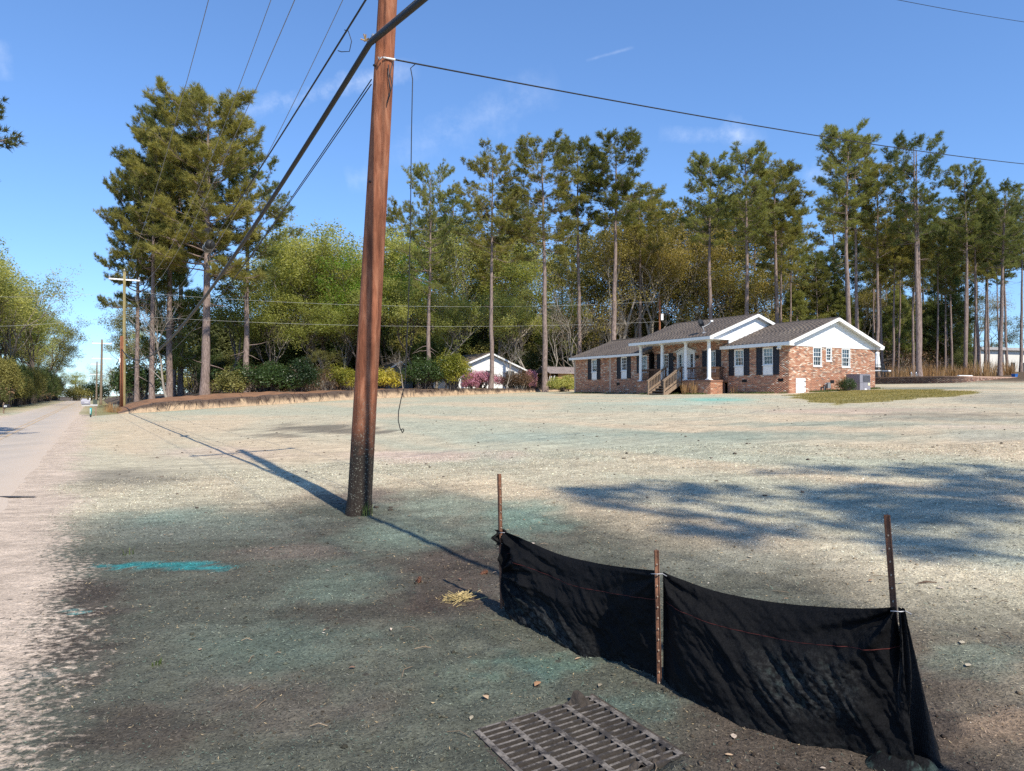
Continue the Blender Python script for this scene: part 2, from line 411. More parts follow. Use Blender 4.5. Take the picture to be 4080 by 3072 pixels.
def relief(x, y):
    u, v = xy2uv(x, y); d = np.hypot(x, y)
    r = .05 * (fbm(x * .8, y * .8, 2, 5) - .5) * sstep(1.0, 4, v) * sstep(60, 25, d)
    r = r + .10 * (fbm(u * .55, v * 1.1, 3, 15) - .5) * sstep(4.0, 8.0, v) * sstep(40, 20, d)
    r = r + .035 * (fbm(x * 4.5, y * 4.5, 3, 6) - .5) * sstep(14, 5, d)
    r = r + .022 * (fbm(x * 15, y * 15, 2, 7) - .5) * sstep(7, 3.5, d)
    r = r * (1 - np.exp(-(np.hypot(x - GC[0], y - GC[1]) / .62) ** 6))
    edge = np.maximum(sstep(-.75, .5, v), sstep(-5.7, -6.6, v))
    return r * edge
def surf(x, y): return ground_z(x, y) + relief(x, y) - pit(x, y)

gi = np.arange(-250, 251); gj = np.arange(-150, 251)
GX, GY = np.meshgrid(np.sinh(.03 * gi), 3.6 + np.sinh(.03 * gj))
GZ = surf(GX, GY)
nx, ny = len(gi), len(gj)
V = np.stack([GX.ravel(), GY.ravel(), GZ.ravel()], 1)
ii = np.arange(nx * ny).reshape(ny, nx)
Fq = np.stack([ii[:-1, :-1].ravel(), ii[:-1, 1:].ravel(), ii[1:, 1:].ravel(), ii[1:, :-1].ravel()], 1)
gm, nt, b = newmat('seeded_soil')
a = nnode(nt, 'ShaderNodeAttribute', attribute_name='col'); v = objvec(nt)
rk = nnode(nt, 'ShaderNodeMapping'); rk.inputs['Rotation'].default_value = (0, 0, math.atan2(UY, UX) * -1); rk.inputs['Scale'].default_value = (.16, 2.6, 1); nt.links.new(v, rk.inputs[0])
rake_ = ramp(nt, noise(nt, 1.6, 4, .65, rk.outputs[0], .35), [(.32, .87), (.5, 1.0), (.68, 1.09)])       # drag marks of the grading
n1 = noise(nt, 55, 3, .7, v); n2 = noise(nt, 9, 3, .65, v); n3 = noise(nt, 1.7, 2, .6, objvec(nt, (1.0, 1.7, 1)))
k = mixc(nt, ramp(nt, n1, [(.30, .60), (.70, 1.40)]), ramp(nt, n2, [(.28, .76), (.72, 1.22)]), 1.0, 'MULTIPLY')
k = mixc(nt, k, ramp(nt, n3, [(.3, .82), (.7, 1.16)]), 1.0, 'MULTIPLY'); k = mixc(nt, k, rake_, 1.0, 'MULTIPLY')
# sand from the road, thinning out in flecks
fk = mathn(nt, 'ADD', a.outputs['Alpha'], mathn(nt, 'MULTIPLY', mathn(nt, 'SUBTRACT', noise(nt, 15, 4, .68, objvec(nt, (1.0, 1.4, 1))), .5), 1.1))
sandc = mixc(nt, (.45, .36, .275), (.57, .455, .35), noise(nt, 1.3, 3, .6, v))
acol = mixc(nt, a.outputs['Color'], sandc, ramp(nt, fk, [(.43, 0.0), (.63, 1.0)]))
# loose bits on top: pale chips and dark crumbs
vo = nnode(nt, 'ShaderNodeTexVoronoi'); vo.inputs['Scale'].default_value = 7.5; vo.inputs['Randomness'].default_value = 1.0; nt.links.new(v, vo.inputs['Vector'])
spot = ramp(nt, vo.outputs['Distance'], [(.10, 1.0), (.17, 0.0)])
vc_ = nnode(nt, 'ShaderNodeSeparateColor'); nt.links.new(vo.outputs['Color'], vc_.inputs[0])
sel = mathn(nt, 'MULTIPLY', spot, mathn(nt, 'GREATER_THAN', vc_.outputs[0], .72))
c0 = mixc(nt, acol, k, 1.0, 'MULTIPLY')
c0 = mixc(nt, c0, (.05, .04, .033), mathn(nt, 'MULTIPLY', sel, .75))
nt.links.new(c0, b.inputs['Base Color'])
b.inputs['Roughness'].default_value = .92; b.inputs['Specular IOR Level'].default_value = .18
bump(nt, b, mathn(nt, 'ADD', mathn(nt, 'MULTIPLY', n1, .6), n2), .75, .03)
me = np_mesh('ground', V, Fq, gm, True, {'col': np.concatenate([ground_color(GX.ravel(), GY.ravel()), dust_cover(GX.ravel(), GY.ravel())[:, None]], 1)})
kind(link('ground', me), 'structure')

# ------------------------------------------------------------------ road
ru = np.concatenate([np.arange(-45, 60, .5), np.arange(60, 262, 2.0)])
rv = np.array([-5.25, -5.1, -4.2, -3.3, -2.4, -1.6, -1.25, -1.0])
RU, RV = np.meshgrid(ru, rv)
RVj = RV.copy(); RVj[-1] += .30 * (fbm(ru * .9, ru * 0, 4, 9) - .6); RVj[0] += .2 * (fbm(ru * .8, ru * 0 + 5, 3, 10) - .5)
X, Y = uv2xy(RU, RVj); Z = ground_z(X, Y) + .014; Z[0] -= .02; Z[-1] -= .02
V = np.stack([X.ravel(), Y.ravel(), Z.ravel()], 1); ii = np.arange(V.shape[0]).reshape(RU.shape)
Fq = np.stack([ii[:-1, :-1].ravel(), ii[1:, :-1].ravel(), ii[1:, 1:].ravel(), ii[:-1, 1:].ravel()], 1)[:, ::-1]
rm, nt, b = newmat('worn_asphalt'); v = objvec(nt)
rot = nnode(nt, 'ShaderNodeMapping'); rot.inputs['Rotation'].default_value = (0, 0, math.atan2(-UX, UY) * -1); rot.inputs['Scale'].default_value = (1.6, .12, 1); nt.links.new(v, rot.inputs[0])
n1 = noise(nt, 1.0, 5, .6, rot.outputs[0]); n2 = noise(nt, 70, 4, .7, v); n3 = noise(nt, .45, 5, .6, v)
c = ramp(nt, n1, [(.3, (.37, .325, .275)), (.7, (.49, .425, .355))])
c = mixc(nt, c, (.52, .43, .34), ramp(nt, n3, [(.42, 0.0), (.70, .85)])); da = nnode(nt, 'ShaderNodeAttribute', attribute_name='dust'); c = mixc(nt, c, (.53, .43, .335), da.outputs['Fac'])
c = mixc(nt, c, ramp(nt, n2, [(.3, .75), (.7, 1.2)]), 1.0, 'MULTIPLY')
nt.links.new(c, b.inputs['Base Color']); b.inputs['Roughness'].default_value = .9; b.inputs['Specular IOR Level'].default_value = .2
bump(nt, b, n2, .3, .006)
ed = np.maximum(sstep(-2.1, -1.0, RVj + .5 * (fbm(RU * .6, RVj * 1.5, 4, 91) - .5)), .6 * sstep(-4.8, -5.2, RVj))
kind(link('road', np_mesh('road', V, Fq, rm, True, {'dust': np.repeat(ed.ravel()[:, None], 3, 1)})), 'structure')
ym, nt, b = newmat('worn_yellow_paint'); v = objvec(nt)
nt.links.new(mixc(nt, (.52, .33, .13), (.42, .37, .32), ramp(nt, noise(nt, 2.5, 6, .75, v), [(.38, 0.0), (.62, 1.0)])), b.inputs['Base Color'])
b.inputs['Roughness'].default_value = .85
for off in (-.13, .13):
    X0 = []; uu = np.arange(14, 200, 1.5)
    for dv in (-.055, .055):
        x, y = uv2xy(uu, -2.95 + off + dv); X0.append(np.stack([x, y, ground_z(x, y) + .019], 1))
    n = len(uu); V = np.concatenate(X0); i = np.arange(n - 1)
    kind(link('road_line', np_mesh('road_line', V, np.stack([i, i + n, i + n + 1, i + 1], 1), ym)), 'structure')
tar = plain('crack_tar', (.06, .055, .055), .7, .3, 8)
def tar_patch(px, py, hx, hy, n=18, seed=0):
    rng = np.random.default_rng(seed); pts = []
    for k in range(n):
        t = 2 * math.pi * k / n; r = rng.uniform(.75, 1.1)
        p = ray(px + math.cos(t) * hx * r, py + math.sin(t) * hy * r); pts.append((p.x, p.y, float(ground_z(p.x, p.y)) + .0185))
    me = bpy.data.meshes.new('tar_patch'); me.from_pydata(pts, [], [tuple(range(n - 1, -1, -1))]); me.materials.append(tar); me.update()
    kind(link('tar_patch', me), 'structure')
tar_patch(60, 1982, 100, 2.2, seed=2)

# ------------------------------------------------------------------ neighbour's yard with its cut earth bank
off = np.concatenate([[-.28, -.10, -.02, .06, .14, .24, .45, .8, 1.4, 2.2, 3.2, 4.5, 6], np.arange(8, 60, 3), np.arange(60, 200, 10)])
vv = np.concatenate([np.arange(1.5, 52, .16), np.arange(52, 130, 3)])
OV, VV = np.meshgrid(vv, off); n = fbm(OV * 1.3, VV * 0, 4, 201) - .5
prof = np.interp(VV, [-.28, -.10, -.02, .06, .14, .24, .45, 300], [-.12, .12, .42, .72, .93, 1.0, 1.03, 1.0])
edge = .55 * (fbm(OV * .55, OV * 0, 4, 203) - .5) * np.interp(VV, [-1, .5, 4, 300], [1, 1, 0, 0]) + .10 * (fbm(OV * 5, VV * 9, 3, 204) - .5) * np.interp(VV, [-.3, 0, .6, 300], [.3, 1, 0, 0])
UU = BANK_U + VV + edge
X, Y = uv2xy(UU, OV)
bh = bank_h(OV)
Z = ground_z(X, Y) + bh * (prof + .30 * n * np.interp(VV, [-.3, .06, 1, 300], [0, 1, 1, 0])) + .09 * (fbm(UU * .9, OV * .9, 3, 205) - .5) * np.interp(VV, [0, .4, 300], [0, 1, 1]) + np.interp(VV, [-.3, 0, 300], [-.02, .02, .04])
left = np.exp(-((UU - 68) / 7) ** 2 - ((OV - 9) / 7) ** 2) * .35; Z = Z + left * np.interp(VV, [0, 3, 300], [0, 1, 1])
V = np.stack([X.ravel(), Y.ravel(), Z.ravel()], 1); ii = np.arange(V.shape[0]).reshape(OV.shape)
Fq = np.stack([ii[:-1, :-1].ravel(), ii[:-1, 1:].ravel(), ii[1:, 1:].ravel(), ii[1:, :-1].ravel()], 1)[:, ::-1]
soil = np.array((.40, .285, .18)); top = np.array((.075, .05, .036))
t = sstep(.34, .74, prof + 1.1 * (fbm(OV * 2.2, VV * 6, 4, 206) - .5))[..., None]
c = soil * (.8 + .5 * fbm(OV * 3, VV * 12, 4, 207))[..., None] * (1 - t) + top * t
rs = sstep(.25, .9, VV)[..., None]; fl = fbm(UU * .35, OV * .35, 4, 208)[..., None]
floor_ = STRAW * (.55 + .8 * fbm(UU * 2, OV * 2, 4, 209)[..., None]); lawn = VERGE * (.8 + .5 * fl)
wl = sstep(24, 34, OV)[..., None] * sstep(25, 12, VV)[..., None]
floor_ = floor_ * (1 - wl * .7) + lawn * wl * .7
floor_ = floor_ * (1 - sstep(10, 18, VV)[..., None]) + WOODF * sstep(10, 18, VV)[..., None]
c = c * (1 - rs) + floor_ * rs
ysm, nt, b = newmat('yard_soil'); a = nnode(nt, 'ShaderNodeAttribute', attribute_name='col'); v = objvec(nt)
n1 = noise(nt, 14, 5, .7, v)
nt.links.new(mixc(nt, a.outputs['Color'], ramp(nt, n1, [(.3, .6), (.7, 1.35)]), 1.0, 'MULTIPLY'), b.inputs['Base Color'])
b.inputs['Roughness'].default_value = .95; bump(nt, b, n1, .8, .04)
kind(link('neighbour_yard', np_mesh('neighbour_yard', V, Fq, ysm, True, {'col': c.reshape(-1, 3)})), 'structure')
# torn roots hanging out of the bank
rng = np.random.default_rng(4); rb = MB()
for k in range(850):
    v0 = rng.uniform(2.6, 40); b0 = float(bank_h(v0)); e = .55 * (float(fbm(np.array(v0 * .55), np.array(0.), 4, 203)) - .5)
    x, y = uv2xy(BANK_U + .20 + e, v0); z = float(ground_z(x, y)) + b0 * rng.uniform(.75, 1.02)
    p = Vector((x, y, z)); pts = [p]; d = Vector((-UX * .25, -UY * .25, -.1)) + Vector(rng.normal(0, .25, 3))
    for s in range(3):
        pts.append(pts[-1] + d * rng.uniform(.12, .3) * (.5 + b0)); d = d + Vector((0, 0, -.5)) + Vector(rng.normal(0, .3, 3))
    r0 = rng.uniform(.012, .034); rb.tube(pts, [r0, r0 * .8, r0 * .6, r0 * .3], 3, False)
kind(rb.build('bank_roots', plain('root_bark', (.075, .05, .038), .9), None), 'stuff')
# ------------------------------------------------------------------ brick ranch house (local x along the front, y into the house)
HZ = 1.5
HANG = math.atan2(-.8625, .506)
HL = Vector((16.2 - .506 * 21.4, 41.5 + .8625 * 21.4, HZ))
house = empty('brick_house', HL, HANG, 'long single-storey red brick house with white columned porch and black shutters', 'house')
HM = Matrix.Translation(HL) @ Matrix.Rotation(HANG, 4, 'Z')
def HW(x, y, z): return HM @ Vector((x, y, z - HZ))
def hp(x, y, z): return (x, y, z - HZ)
WHITE = plain('white_trim', (.80, .80, .78), .55, .05, 3, .1, 30)
SIDING = plain('white_siding', (.80, .80, .79), .5, .04, 2)
BLACKSH = plain('black_shutter', (.022, .024, .032), .5, .2, 6)
MORTAR = plain('mortar', (.40, .33, .275), .95, .25, 8)
CONC = plain('porch_concrete', (.42, .39, .35), .9, .2, 3)
PORCHWOOD = plain('brown_porch_wood', (.115, .062, .038), .75, .3, 6, .2, 50, stretch=(1, 1, .15))
GREYWOOD = plain('weathered_rail_wood', (.24, .172, .12), .8, .3, 6, .2, 50)
VENT = plain('vent_black', (.012, .012, .013), .7)
BRICKM = attrmat('brick', 'bc', .88, .22, 35, .35)
glass = bpy.data.materials.new('window_glass'); glass.use_nodes = True; nt = glass.node_tree
gb = nt.nodes['Principled BSDF']; gb.inputs['Base Color'].default_value = (.02, .02, .022, 1); gb.inputs['Roughness'].default_value = .04
tr = nnode(nt, 'ShaderNodeBsdfTransparent'); tr.inputs[0].default_value = (.82, .86, .85, 1); fr = nnode(nt, 'ShaderNodeFresnel'); fr.inputs[0].default_value = 1.5
mx = nnode(nt, 'ShaderNodeMixShader'); gl = nnode(nt, 'ShaderNodeBsdfGlossy'); gl.inputs['Roughness'].default_value = .03
nt.links.new(mathn(nt, 'ADD', fr.outputs[0], .06), mx.inputs[0]); nt.links.new(tr.outputs[0], mx.inputs[1]); nt.links.new(gl.outputs[0], mx.inputs[2])
nt.links.new(mx.outputs[0], nt.nodes['Material Output'].inputs['Surface'])
CURT = plain('pale_curtain', (.62, .62, .60), .9, .15, 7, stretch=(9, 9, .3)); SCREEN = plain('dark_room', (.055, .062, .066), .9, .3, 3)

BR = np.random.default_rng(12)
def brick_col(n, z):
    k = BR.random(n); c = np.zeros((n, 3)); low = z < 2.55
    pal = np.array([(.46, .215, .130), (.51, .265, .165), (.55, .335, .225), (.39, .185, .12), (.26, .165, .125), (.66, .53, .42), (.60, .445, .325)])
    pw = np.where(low[:, None], [.40, .25, .10, .14, .06, .03, .02], [.26, .22, .17, .10, .08, .10, .07]).cumsum(1)
    idx = (k[:, None] > pw).sum(1).clip(0, 6)
    return pal[idx] * BR.uniform(.82, 1.15, (n, 1))
BL, BHT, MJ = .203, .057, .011
def wall(name, fn, length, z0, z1, openings, depth=.20, singles=0, label=None):
    """fn(a, z, d): a along the wall, d outwards. Mortar core with openings, bricks proud of it"""
    xs = sorted({0.0, length, *[o[0] for o in openings], *[o[1] for o in openings]})
    zs = sorted({z0, z1, *[o[2] for o in openings], *[o[3] for o in openings]})
    m = MB()
    for i in range(len(xs) - 1):
        for j in range(len(zs) - 1):
            ca, cz = (xs[i] + xs[i + 1]) / 2, (zs[j] + zs[j + 1]) / 2
            if any(o[0] < ca < o[1] and o[2] < cz < o[3] for o in openings): continue
            m.hexa([fn(a, z, d) for a, z, d in ((xs[i], zs[j], 0), (xs[i + 1], zs[j], 0), (xs[i + 1], zs[j], -depth), (xs[i], zs[j], -depth),
                                                (xs[i], zs[j + 1], 0), (xs[i + 1], zs[j + 1], 0), (xs[i + 1], zs[j + 1], -depth), (xs[i], zs[j + 1], -depth))])
    w = m.build('wall', MORTAR, house)
    B = []
    z = z0 + .004; row = 0
    while z + BHT < z1 + .002:
        a = -(BL + MJ) / 2 if row % 2 else 0.0
        while a < length:
            spans = [(max(a, 0.0), min(a + BL, length))]
            for o in openings:
                if z + BHT > o[2] and z < o[3]:
                    ns = []
                    for s0, s1 in spans:
                        if s1 <= o[0] or s0 >= o[1]: ns.append((s0, s1)); continue
                        if s0 < o[0] - .03: ns.append((s0, o[0]))
                        if s1 > o[1] + .03: ns.append((o[1], s1))
                    spans = ns
            B += [(s0, s1, z) for s0, s1 in spans if s1 - s0 > .03]
            a += BL + MJ
        z += BHT + MJ; row += 1
    B = np.array(B); cols = brick_col(len(B), B[:, 2])
    order = np.lexsort((B[:, 2], B[:, 0]))
    single = set()
    if singles:
        full = [i for i in np.argsort(B[:, 0] + .12 * np.abs(B[:, 2] - 3.0)) if abs(B[i, 1] - B[i, 0] - BL) < 1e-3]
        single = set(full[:singles]); protos = {}
        for i in single:
            key = tuple(np.round(cols[i] * 9).astype(int))
            s0, s1, zb = B[i]
            if key not in protos:
                q = MB(); q.hexa([(p[0], p[1], p[2]) for p in (np.array(fn(a, zz, d)) - np.array(fn(0, 0, 0)) for a, zz, d in
                        ((0, 0, .009), (BL, 0, .009), (BL, 0, -.02), (0, 0, -.02), (0, BHT, .009), (BL, BHT, .009), (BL, BHT, -.02), (0, BHT, -.02)))])
                me = q.mesh('brick', BRICKM); at_ = me.attributes.new('bc', 'FLOAT_COLOR', 'POINT')
                at_.data.foreach_set('color', np.tile(np.append(cols[i], 1), len(me.vertices)).astype(np.float32)); protos[key] = me
            link('brick', protos[key], w, tuple(np.array(fn(s0, zb, 0)) - np.array(fn(0, 0, 0)) + np.array(fn(0, 0, 0))))
    vs = []; fs = []; cs = []
    for i, (s0, s1, zb) in enumerate(B):
        if i in single: continue
        n = len(vs); dd = .006 + .005 * (_bj[i % 997])
        for a, zz in ((s0, zb), (s1, zb), (s1, zb + BHT), (s0, zb + BHT)): vs.append(fn(a, zz, dd))
        for a, zz in ((s0, zb), (s1, zb), (s1, zb + BHT), (s0, zb + BHT)): vs.append(fn(a, zz, -.01))
        fs += [(n, n + 1, n + 2, n + 3), (n, n + 4, n + 5, n + 1), (n + 1, n + 5, n + 6, n + 2), (n + 2, n + 6, n + 7, n + 3), (n + 3, n + 7, n + 4, n)]
        cs += [cols[i]] * 8
    o = kind(link('bricks', np_mesh('bricks', np.array(vs), np.array(fs), BRICKM, False, {'bc': np.array(cs)}), w), 'stuff')
    return w
_bj = np.random.default_rng(3).random(997)
LX = 21.4
def front(x0, y0): return lambda a, z, d: hp(x0 + a, y0 - d, z)
def gable(x0, y0=0.0): return lambda a, z, d: hp(x0 + d, y0 + a, z)

def window(fn, a0, a1, z0, z1, shutters=(), panel=None, cols=2, rows=2, lower_dark=True, blind=True):
    """sash window: frame, two sashes with muntins, panes, curtain behind"""
    f = .05; m = MB()
    def bar(mb, p0, p1, q0, q1, d0, d1):
        mb.hexa([fn(a, z, d) for a, z, d in ((p0, q0, d1), (p1, q0, d1), (p1, q0, d0), (p0, q0, d0), (p0, q1, d1), (p1, q1, d1), (p1, q1, d0), (p0, q1, d0))])
    bar(m, a0, a0 + f, z0, z1, -.10, .018); bar(m, a1 - f, a1, z0, z1, -.10, .018)
    bar(m, a0 + f, a1 - f, z1 - f, z1, -.10, .018); bar(m, a0 + f, a1 - f, z0, z0 + f, -.10, .016)
    win = m.build('window', WHITE, house)
    s = MB(); bar(s, a0 - .03, a1 + .03, z0 - .035, z0 - .002, -.06, .05); s.build('sill', WHITE, win)
    zm = (z0 + z1) / 2
    for (b0, b1, dep) in ((zm - .01, z1 - f, -.02), (z0 + f, zm + .02, -.05)):
        r = MB(); t = .032
        bar(r, a0 + f, a0 + f + t, b0, b1, dep - .025, dep); bar(r, a1 - f - t, a1 - f, b0, b1, dep - .025, dep)
        bar(r, a0 + f + t, a1 - f - t, b1 - t, b1, dep - .025, dep); bar(r, a0 + f + t, a1 - f - t, b0, b0 + t, dep - .025, dep)
        for c in range(1, cols + 1):
            ac = a0 + f + t + (a1 - a0 - 2 * f - 2 * t) * c / (cols + 1); bar(r, ac - .009, ac + .009, b0 + t, b1 - t, dep - .022, dep - .003)
        for c in range(1, rows):
            zc = b0 + t + (b1 - b0 - 2 * t) * c / rows; bar(r, a0 + f + t, a1 - f - t, zc - .009, zc + .009, dep - .021, dep - .004)
        r.build('sash', WHITE, win)
        p = MB(); p.add([fn(a0 + f + .01, b0 + .01, dep - .014), fn(a1 - f - .01, b0 + .01, dep - .014), fn(a1 - f - .01, b1 - .01, dep - .014), fn(a0 + f + .01, b1 - .01, dep - .014)], [(0, 1, 2, 3)])
        p.build('pane', glass, win)
    c = MB()
    if blind: bar(c, a0 + .02, a1 - .02, zm, z1 - .02, -.15, -.13); c.build('curtain', CURT, win); c = MB(); bar(c, a0 + .02, a1 - .02, z0 + .02, zm, -.15, -.13)
    else: bar(c, a0 + .02, a1 - .02, z0 + .02, z1 - .02, -.15, -.13)
    c.build('dark_screen', SCREEN, win)
    if panel is not None:
        q = MB(); bar(q, a0, a1, panel, z0 - .037, -.06, -.008)
        pn = q.build('window_panel', WHITE, house)
        q = MB(); bar(q, a0 + .07, a1 - .07, panel + .07, z0 - .1, -.007, .006); q.build('raised_field', WHITE, pn)
    for (h0, h1) in shutters:
        lo = (panel if panel is not None else z0) - .01; q = MB(); t = .055
        bar(q, h0, h1, lo, z1 + .02, .012, .03)
        sh = q.build('shutter', BLACKSH, house); r = MB()
        bar(r, h0, h0 + t, lo, z1 + .02, .031, .048); bar(r, h1 - t, h1, lo, z1 + .02, .031, .048)
        for zz in (lo, (lo + z1) / 2, z1 - .055): bar(r, h0 + t, h1 - t, zz, zz + .075, .031, .047)
        n = 16
        for i in range(n):
            zz = lo + .09 + (z1 - lo - .16) * i / n
            r.hexa([fn(a, z, d) for a, z, d in ((h0 + t, zz, .043), (h1 - t, zz, .043), (h1 - t, zz + .01, .031), (h0 + t, zz + .01, .031),
                                                (h0 + t, zz + .03, .040), (h1 - t, zz + .03, .040), (h1 - t, zz + .05, .031), (h0 + t, zz + .05, .031))])
        r.build('louvre_frame', BLACKSH, sh)

ZB, ZS = 1.30, 4.46
def fx(s): return LX - s
# front, left section
f1 = front(0, 0)
wall('wall', f1, 5.2, ZB, ZS, [(fx(19.15), fx(18.43), 2.72, 4.36)])
window(f1, fx(19.15), fx(18.43), 3.30, 4.36, [(fx(19.62), fx(19.17)), (fx(18.41), fx(17.98))], 2.72)
# front, second section, a little forward
f2 = front(5.2, -.35)
o2 = lambda s: fx(s) - 5.2
wall('wall', f2, 4.4, ZB, ZS, [(o2(14.95), o2(14.25), 2.72, 4.36), (o2(12.66), o2(11.98), 3.10, 4.36)])
window(f2, o2(14.95), o2(14.25), 3.30, 4.36, [(o2(15.42), o2(14.97)), (o2(14.23), o2(13.80))], 2.72, blind=False)
window(f2, o2(12.66), o2(11.98), 3.10, 4.36, [(o2(13.1), o2(12.68))], None, blind=False)
MB().box(5.0, 5.2, -.352, -.002, ZB - HZ, ZS - HZ).build('wall_return', MORTAR, house)
MB().box(9.602, 9.8, -.352, -.002, ZB - HZ, 4.5 - HZ).build('wall_return', BRICKM, house)
# front, behind the porch
f3 = front(9.6, 0); o3 = lambda s: fx(s) - 9.6
wall('wall', f3, 7.1, 2.30, 5.10, [(o3(10.8), o3(10.1), 2.85, 4.40), (o3(9.2), o3(7.52), 2.46, 4.46), (o3(6.40), o3(5.68), 3.0, 4.40)])
window(f3, o3(10.8), o3(10.1), 3.30, 4.40, [(o3(11.3), o3(10.82)), (o3(10.08), o3(9.64))], 2.85, blind=False)
window(f3, o3(6.40), o3(5.68), 3.0, 4.40, [(o3(6.86), o3(6.42)), (o3(5.66), o3(5.22))], None)
# front, right wing
f4 = front(16.7, 0); o4 = lambda s: fx(s) - 16.7
wall('wall', f4, 4.7, ZB, ZS, [(o4(4.12), o4(3.36), 2.72, 4.36), (o4(1.9), o4(1.14), 2.72, 4.36)])
window(f4, o4(4.12), o4(3.36), 3.30, 4.36, [(o4(4.56), o4(4.14)), (o4(3.34), o4(2.92))], 2.72)
window(f4, o4(1.9), o4(1.14), 3.30, 4.36, [(o4(2.36), o4(1.92)), (o4(1.12), o4(.68))], 2.72)
# sunlit gable end
f5 = gable(LX)
wall('wall', f5, 8.3, ZB, ZS, [(2.15, 2.97, 3.22, 4.38), (3.36, 3.92, 3.55, 4.39), (4.88, 5.72, 3.22, 4.38), (.57, 1.44, 1.45, 2.48)], singles=300)
window(f5, 2.15, 2.97, 3.22, 4.38); window(f5, 3.36, 3.92, 3.55, 4.39, cols=1); window(f5, 4.88, 5.72, 3.22, 4.38)
d = MB(); d.box(LX - .05, LX + .012, .60, 1.41, 1.46 - HZ, 2.45 - HZ); cd = d.build('crawlspace_door', WHITE, house)
d = MB()
for y0, y1, z0, z1 in ((.572, .62, 1.45, 2.478), (1.39, 1.438, 1.45, 2.478), (.622, 1.388, 2.42, 2.478)): d.box(LX - .04, LX + .022, y0, y1, z0 - HZ, z1 - HZ)
d.build('door_frame', WHITE, cd)
for zz in (1.62, 1.95, 2.26): MB().box(LX + .013, LX + .03, 1.33, 1.42, zz - HZ, zz + .06 - HZ).build('hinge', VENT, cd)
MB().box(LX + .013, LX + .03, .63, .70, 2.16 - HZ, 2.2 - HZ).build('latch', VENT, cd)
# plain walls away from the street
MB().box(0.002, LX - .2, 8.1, 8.3, ZB - HZ, ZS - HZ).build('wall', MORTAR, house)
MB().box(-.2, .0, .002, 8.3, ZB - HZ, ZS - HZ).build('wall', MORTAR, house)
MB().box(.2, LX - .2, .3, 8.0, 4.40 - HZ, 4.44 - HZ).build('ceiling', CONC, house)
# foundation vents
for fn, a, z in ((f2, o2(15.5) + 0.0, 2.22), (f4, o4(3.5), 2.28), (f4, o4(.78), 2.29), (f5, 3.75, 2.22)):
    m = MB(); m.hexa([fn(p, q, e) for p, q, e in ((a, z, .016), (a + .38, z, .016), (a + .38, z, -.02), (a, z, -.02), (a, z + .19, .016), (a + .38, z + .19, .016), (a + .38, z + .19, -.02), (a, z + .19, -.02))])
    for i in range(4):
        zz = z + .03 + i * .04; m.hexa([fn(p, q, e) for p, q, e in ((a + .02, zz, .026), (a + .36, zz, .026), (a + .36, zz, .017), (a + .02, zz, .017), (a + .02, zz + .02, .022), (a + .36, zz + .02, .022), (a + .36, zz + .02, .017), (a + .02, zz + .02, .017))])
    m.build('foundation_vent', VENT, house)

# ---- roofs
SHM = attrmat('asphalt_shingle', 'sc', .95, .3, 60, .3, .12)
SR = np.random.default_rng(8)
def slope(x0, x1, ye, ze, yr, zr, shing=True):
    """one pitch: deck slab with rows of shingle tabs on it"""
    up = 1 if yr > ye else -1
    L_ = math.hypot(yr - ye, zr - ze); dy, dz = (yr - ye) / L_, (zr - ze) / L_; ny_, nz_ = -dz * up, dy * up
    def fn(a, b, d): return hp(a, ye + dy * b + ny_ * d, ze + dz * b + nz_ * d)
    m = MB(); m.hexa([fn(x0, 0, -.12), fn(x1, 0, -.12), fn(x1, L_, -.12), fn(x0, L_, -.12), fn(x0, 0, 0), fn(x1, 0, 0), fn(x1, L_, 0), fn(x0, L_, 0)])
    base = np.array((.185, .150, .126))
    me = m.mesh('roof', SHM); at_ = me.attributes.new('sc', 'FLOAT_COLOR', 'POINT'); at_.data.foreach_set('color', np.tile(np.append(base, 1), 8).astype(np.float32))
    r = link('roof', me, house)
    if not shing: return r
    vs = []; fs = []; cs = []; ex = .143; row = 0; b = -.02
    while b < L_ - .02:
        a = x0 - .02 - (.152 if row % 2 else 0) - SR.uniform(0, .28); b1 = min(b + ex, L_)
        while a < x1:
            s0, s1 = max(a, x0 - .02), min(a + .3015, x1 + .02)
            if s1 > s0 + .02:
                j = SR.uniform(-.002, .004); t0, t1 = .016 + j, .005; n = len(vs)
                vs += [fn(s0, b, t0), fn(s1, b, t0), fn(s1, b1 + .01, t1), fn(s0, b1 + .01, t1), fn(s0, b, .0005), fn(s1, b, .0005), fn(s1, b1 + .01, .0005), fn(s0, b1 + .01, .0005)]
                fs += [(n, n + 1, n + 2, n + 3), (n, n + 4, n + 5, n + 1), (n + 1, n + 5, n + 6, n + 2), (n + 3, n + 7, n + 4, n)]
                st = float(fbm(np.array(s0 * .6), np.array(b * .35), 3, 71)); tone = SR.uniform(.86, 1.13) * (.8 + .4 * st)
                c = base * tone; k = max(0, st - .5); cs += [c + np.array((.03, .022, .004)) * k * 2] * 8
            a += .303
        b += ex; row += 1
    kind(link('shingles', np_mesh('shingles', np.array(vs), np.array(fs), SHM, False, {'sc': np.array(cs)}), r), 'stuff')
    return r
RR = [(-.35, 5.0, -.40, 4.60, 4.15, 6.20), (4.86, 9.62, -.75, 4.56, 4.15, 6.27), (16.50, 21.75, -.40, 4.62, 4.15, 6.24), (9.25, 17.05, -1.90, 5.20, 2.50, 6.82)]
for (x0, x1, ye, ze, yr, zr) in RR: slope(x0, x1, ye, ze, yr, zr)
slope(-.35, 9.62, 8.70, 4.60, 4.15, 6.20, False); slope(16.50, 21.75, 8.70, 4.62, 4.15, 6.24, False); slope(9.25, 17.05, 8.70, 4.70, 2.50, 6.82, False)
